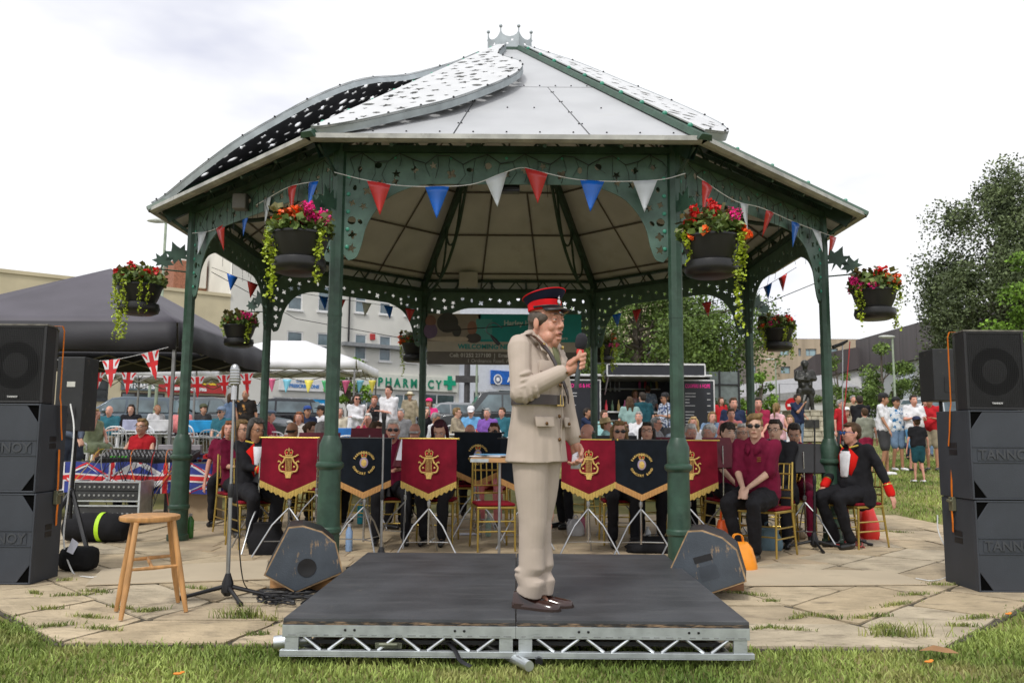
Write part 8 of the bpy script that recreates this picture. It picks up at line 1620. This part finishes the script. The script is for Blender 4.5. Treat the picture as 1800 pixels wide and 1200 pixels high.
m = MB(RX(0)); m.b2((xm0+.05, -1.1, zt1-.02), (xm1+.45, 0, zt1+.06)); m.b2((xm0+.05, -1.12, zt1-.10), (xm1+.45, -1.09, zt1+.14)); h_ = m.obj('raised_hatch', TB, t, False); m = MB(); m.b2((xm0+.03, -1.14, zt1+.14), (xm1+.47, -1.07, zt1+.18)); m.b2((xm0+.03, -1.14, zt1-.13), (xm1+.47, -1.07, zt1-.10)); m.b2((xm0+.02, -1.14, zt1-.1), (xm0+.05, -1.07, zt1+.14)); m.b2((xm1+.45, -1.14, zt1-.1), (xm1+.48, -1.07, zt1+.14)); m.obj('hatch_trim', TWH, h_, False)
m = MB(); [m.tube([(x, 0, zt1-.5), (x, -1.0, zt1-.02)], .018, 6) for x in (xm0+.1, xm1-.05)]; m.obj('hatch_strut', STEEL, t)
for a, b, yy in ((x0+.02, xm0-.04, -.10), (Lx(1196), Lx(1251), -.25)):
    m = MB(); m.b2((a, yy-.02, .45), (b, yy+.02, zo)); mb_ = m.obj('menu_board', TB, t, False); m = MB(); [m.b2(p, q_) for p, q_ in (((a-.03, yy-.03, .42), (a, yy+.03, zo+.03)), ((b, yy-.03, .42), (b+.03, yy+.03, zo+.03)), ((a, yy-.03, zo), (b, yy+.03, zo+.03)))]; m.obj('board_frame', TWH, mb_, False)
    text('COOPERS & HOPE', .13, T((a+b)/2, yy-.024, zo-.13) @ RX(90) @ Matrix.Diagonal((min(1, (b-a)/1.35), 1, 1, 1)), 'lettering', PK, mb_, .003, .002); q = random.Random(2); m = MB()
    for i in range(22):
        z = zo-.32-i*.075
        if z < .55 or i % 6 == 5: continue
        l = q.uniform(.12, .34)*(b-a); m.b2((a+.08, yy-.024, z), (a+.08+l, yy-.021, z+.022)); 
        if i % 2 == 0: m.b2((b-.16, yy-.024, z), (b-.08, yy-.021, z+.022))
    m.obj('menu_print', CHK_, mb_, False)['kind'] = 'stuff'
    m = MB(); m.b2((a+.1, yy-.024, .50), (b-.1, yy-.021, .53)); m.obj('pink_line', PK, mb_, False)
m = MB(); q = random.Random(6)
m.b2((xm0+.1, 1.6, zc_+.62), (xm1-.1, 1.88, zc_+.65)); m.obj('shelf', TWH, t, False)
q = random.Random(6)
for i in range(11):
    x = xm0+.15+i*.155; z = zc_-.02 if i < 7 else zc_+.65; m = MB(T(x, .12 if i < 7 else 1.7, z)); m.lathe([(.035, 0), (.038, .15), (.014, .22), (.014, .29)], 8); m.obj('bottle', M('bar bottle %d' % (i % 4), [(.5, .04, .06), (.06, .12, .06), (.5, .35, .1), (.6, .1, .3)][i % 4], .2), t)
for i in range(4): m = MB(); m.tube([(xm0+.3+i*.12, 1.5, zt1-.25), (xm0+.3+i*.12, 1.5, zt1-.06)], .012, 5); m.ell((xm0+.3+i*.12, 1.5, zt1-.3), (.04, .04, .06)); m.obj('hanging_glass', M('pale glass', (.5, .52, .55), .1), t)
m = MB(); q = random.Random(2); [m.b2((xm0+.2, -.004, zc_-.25-i*.09), (xm0+.2+q.uniform(.3, .7), -.001, zc_-.225-i*.09)) for i in range(5)]; m.obj('chalk_menu', CHK_, t, False)['kind'] = 'stuff'
for x in (x0+.9, x1-.9): m = MB(T(x, .3, .3) @ RX(90)); m.lathe([(.28, -.1), (.30, -.08), (.30, .08), (.28, .1)], 18); m.obj('wheel', BLACK, t)
person('blonde woman serving inside the drinks trailer', gx(1117, Yt+1, 1.8), Yt+1.0, 10, 'stand', top='palepink', hair=('bob', 'light'), sk=1, vox=.022, z=g0+.35, H=1.5, small=True)
person('man in patterned shirt working inside the drinks trailer', gx(1140, Yt+.9, 1.8), Yt+.9, 170, 'stand', topmat=PATT, hair=('short', 'brown'), sk=1, vox=.022, z=g0+.35, H=1.62, small=True, fat=1.15)
t = thing('notice_board', 'grey-backed notice board on posts right of the menu board', 'notice board', gp(1268, 30)); m = MB(); m.b2((-.75, 0, .9), (.75, .05, 2.6)); m.obj('board', M('board back', (.16, .19, .19), .6), t, False); m = MB(); [m.b2((x-.03, -.04, 0), (x+.03, -.005, 2.65)) for x in (-.7, 0, .7)]; [m.b2((-.75, -.045, z), (.75, -.01, z+.05)) for z in (1.3, 2.1)]; m.obj('frame', BLACKM, t, False)
t = thing('flag_pole', 'leaning fishing-rod thin pole with a small union flag near the trailer', 'flag', gp(1182, 17)); m = MB(); m.tube([(0, 0, 0), (-.08, 0, 1.75)], .01, 5); m.obj('pole', BLACKM, t)
# ---------------------------------------------------------------- cars
def car(label, px, Y, rz, col, kind='hatch', L_=4.2, group='cars parked in front of the shops'):
    t = thing('parked_car', label, 'car', (gx(px, Y, 1.6), Y, gz(Y)+.03), rz, group); pm = M('car paint %s' % str(col), col, .22, metal=.3, var=.05, coat=.6); h2 = L_/2; H = 1.45 if kind == 'hatch' else 1.78; W_ = .86
    low = [(-h2, .30), (-h2, .62), (-h2+.15, .78), (-h2+1.0, .92), (h2-.1, .95), (h2, .70), (h2, .30)]
    top = [(-h2+.95, .90), (-h2+1.65, H-.05), (-h2+2.0, H), (h2-.9, H-.02), (h2-.15, .93)] if kind == 'hatch' else [(-h2+1.05, .98), (-h2+1.5, H-.05), (-h2+1.8, H), (h2-.5, H), (h2-.12, 1.0)]
    if kind != 'hatch': low = [(-h2, .35), (-h2, .80), (-h2+.15, .92), (-h2+1.05, 1.02), (h2-.05, 1.05), (h2, .8), (h2, .35)]
    m = MB(RX(90)); m.prism(low, -W_, W_); b = m.obj('body', pm, t, True, 30, bev=.06)
    m = MB(); n = len(top); vs = [(x, -W_+(.04 if z < H*.75 else .16), z) for x, z in top]+[(x, W_-(.04 if z < H*.75 else .16), z) for x, z in top]; m.add(vs, [tuple(range(n-1, -1, -1)), tuple(range(n, 2*n))]+[(i, (i+1) % n, n+(i+1) % n, n+i) for i in range(n)]); m.obj('cabin', pm, t, True, 30, bev=.03)
    zb, zt = (.97, H-.10) if kind == 'hatch' else (1.05, H-.12); xa, xb = top[0][0], top[-1][0]
    for s_ in (-1, 1):
        yy = lambda z: s_*(W_-.035-(.12)*(z-zb)/(zt-zb)+.012)
        for (p, q_, r_, u) in ((xa+.22, -.05, xa+.72, -.05), (.02, xb-.75, .02, xb-.85), (xb-.70, xb-.22, xb-.80, xb-.55)):
            m = MB(); m.add([(p, yy(zb), zb), (q_, yy(zb), zb), (u, yy(zt), zt), (r_, yy(zt), zt)], [(0, 1, 2, 3)]); o = m.obj('side_window', GLASS, t, False); o.modifiers.new('s', 'SOLIDIFY').thickness = .01
    for (a, b_) in (((top[0][0]+.06, .96), (top[1][0]-.02, H-.12)), ((top[-1][0]+.0, 1.0), (top[-2][0]+.08, H-.1))):
        sg = -1 if a[0] < 0 else 1; m = MB(); m.add([(a[0]+sg*.02, -W_+.14, a[1]), (a[0]+sg*.02, W_-.14, a[1]), (b_[0]+sg*.02, W_-.24, b_[1]), (b_[0]+sg*.02, -W_+.24, b_[1])], [(0, 1, 2, 3)]); o = m.obj('windscreen', GLASS, t, False); o.modifiers.new('s', 'SOLIDIFY').thickness = .012
    for x in (-h2+.85, h2-.8):
        for s_ in (-1, 1):
            m = MB(T(x, s_*(W_-.08), .32) @ RX(90)); m.lathe([(.24, -.1), (.32, -.09), (.32, .09), (.24, .1)], 20); wh = m.obj('wheel', BLACK, t); m = MB(T(x, s_*(W_-.08), .32) @ RX(90)); m.lathe([(.2, -.105), (.2, .105)], 12); m.obj('rim', STEEL, wh)
    for s_ in (-1, 1):
        m = MB(); m.ell((-h2+.06, s_*.62, .68), (.08, .16, .07)); m.obj('headlight', M('lamp glass', (.6, .6, .6), .1), t); m = MB(); m.ell((h2-.05, s_*.66, .80), (.07, .12, .09)); m.obj('tail_light', M('tail light', (.5, .02, .02), .2), t); m = MB(); m.ell((xa+.55, s_*(W_+.08), 1.0 if kind == 'hatch' else 1.1), (.09, .09, .07)); m.obj('wing_mirror', pm, t)
    if kind != 'hatch': m = MB(); [m.tube([(-.6, s_*.62, H+.05), (h2-.7, s_*.62, H+.05)], .02, 6) for s_ in (-1, 1)]; m.obj('roof_rail', STEEL, t)
    return t
car('grey hatchback parked behind the black gazebo', 232, 26, 14, (.10, .13, .16)); car('dark car facing left behind the left outer column', 330, 27.5, 190, (.03, .035, .04)); car('dark grey car with sloping bonnet between the two left columns', 395, 26.5, 160, (.10, .115, .13))
car('black car parked in front of the teal shop window', 488, 29, 12, (.012, .014, .018)); car('dark grey off-road car with roof rails left of the officer', 880, 31, 8, (.045, .05, .055), 'suv', 4.6); car('silver car half hidden behind the drinks table', 785, 36, 20, (.35, .36, .38))
car('white van-like car roof behind the group on the far right', 1640, 34, 10, (.6, .62, .64), 'suv', 4.6)
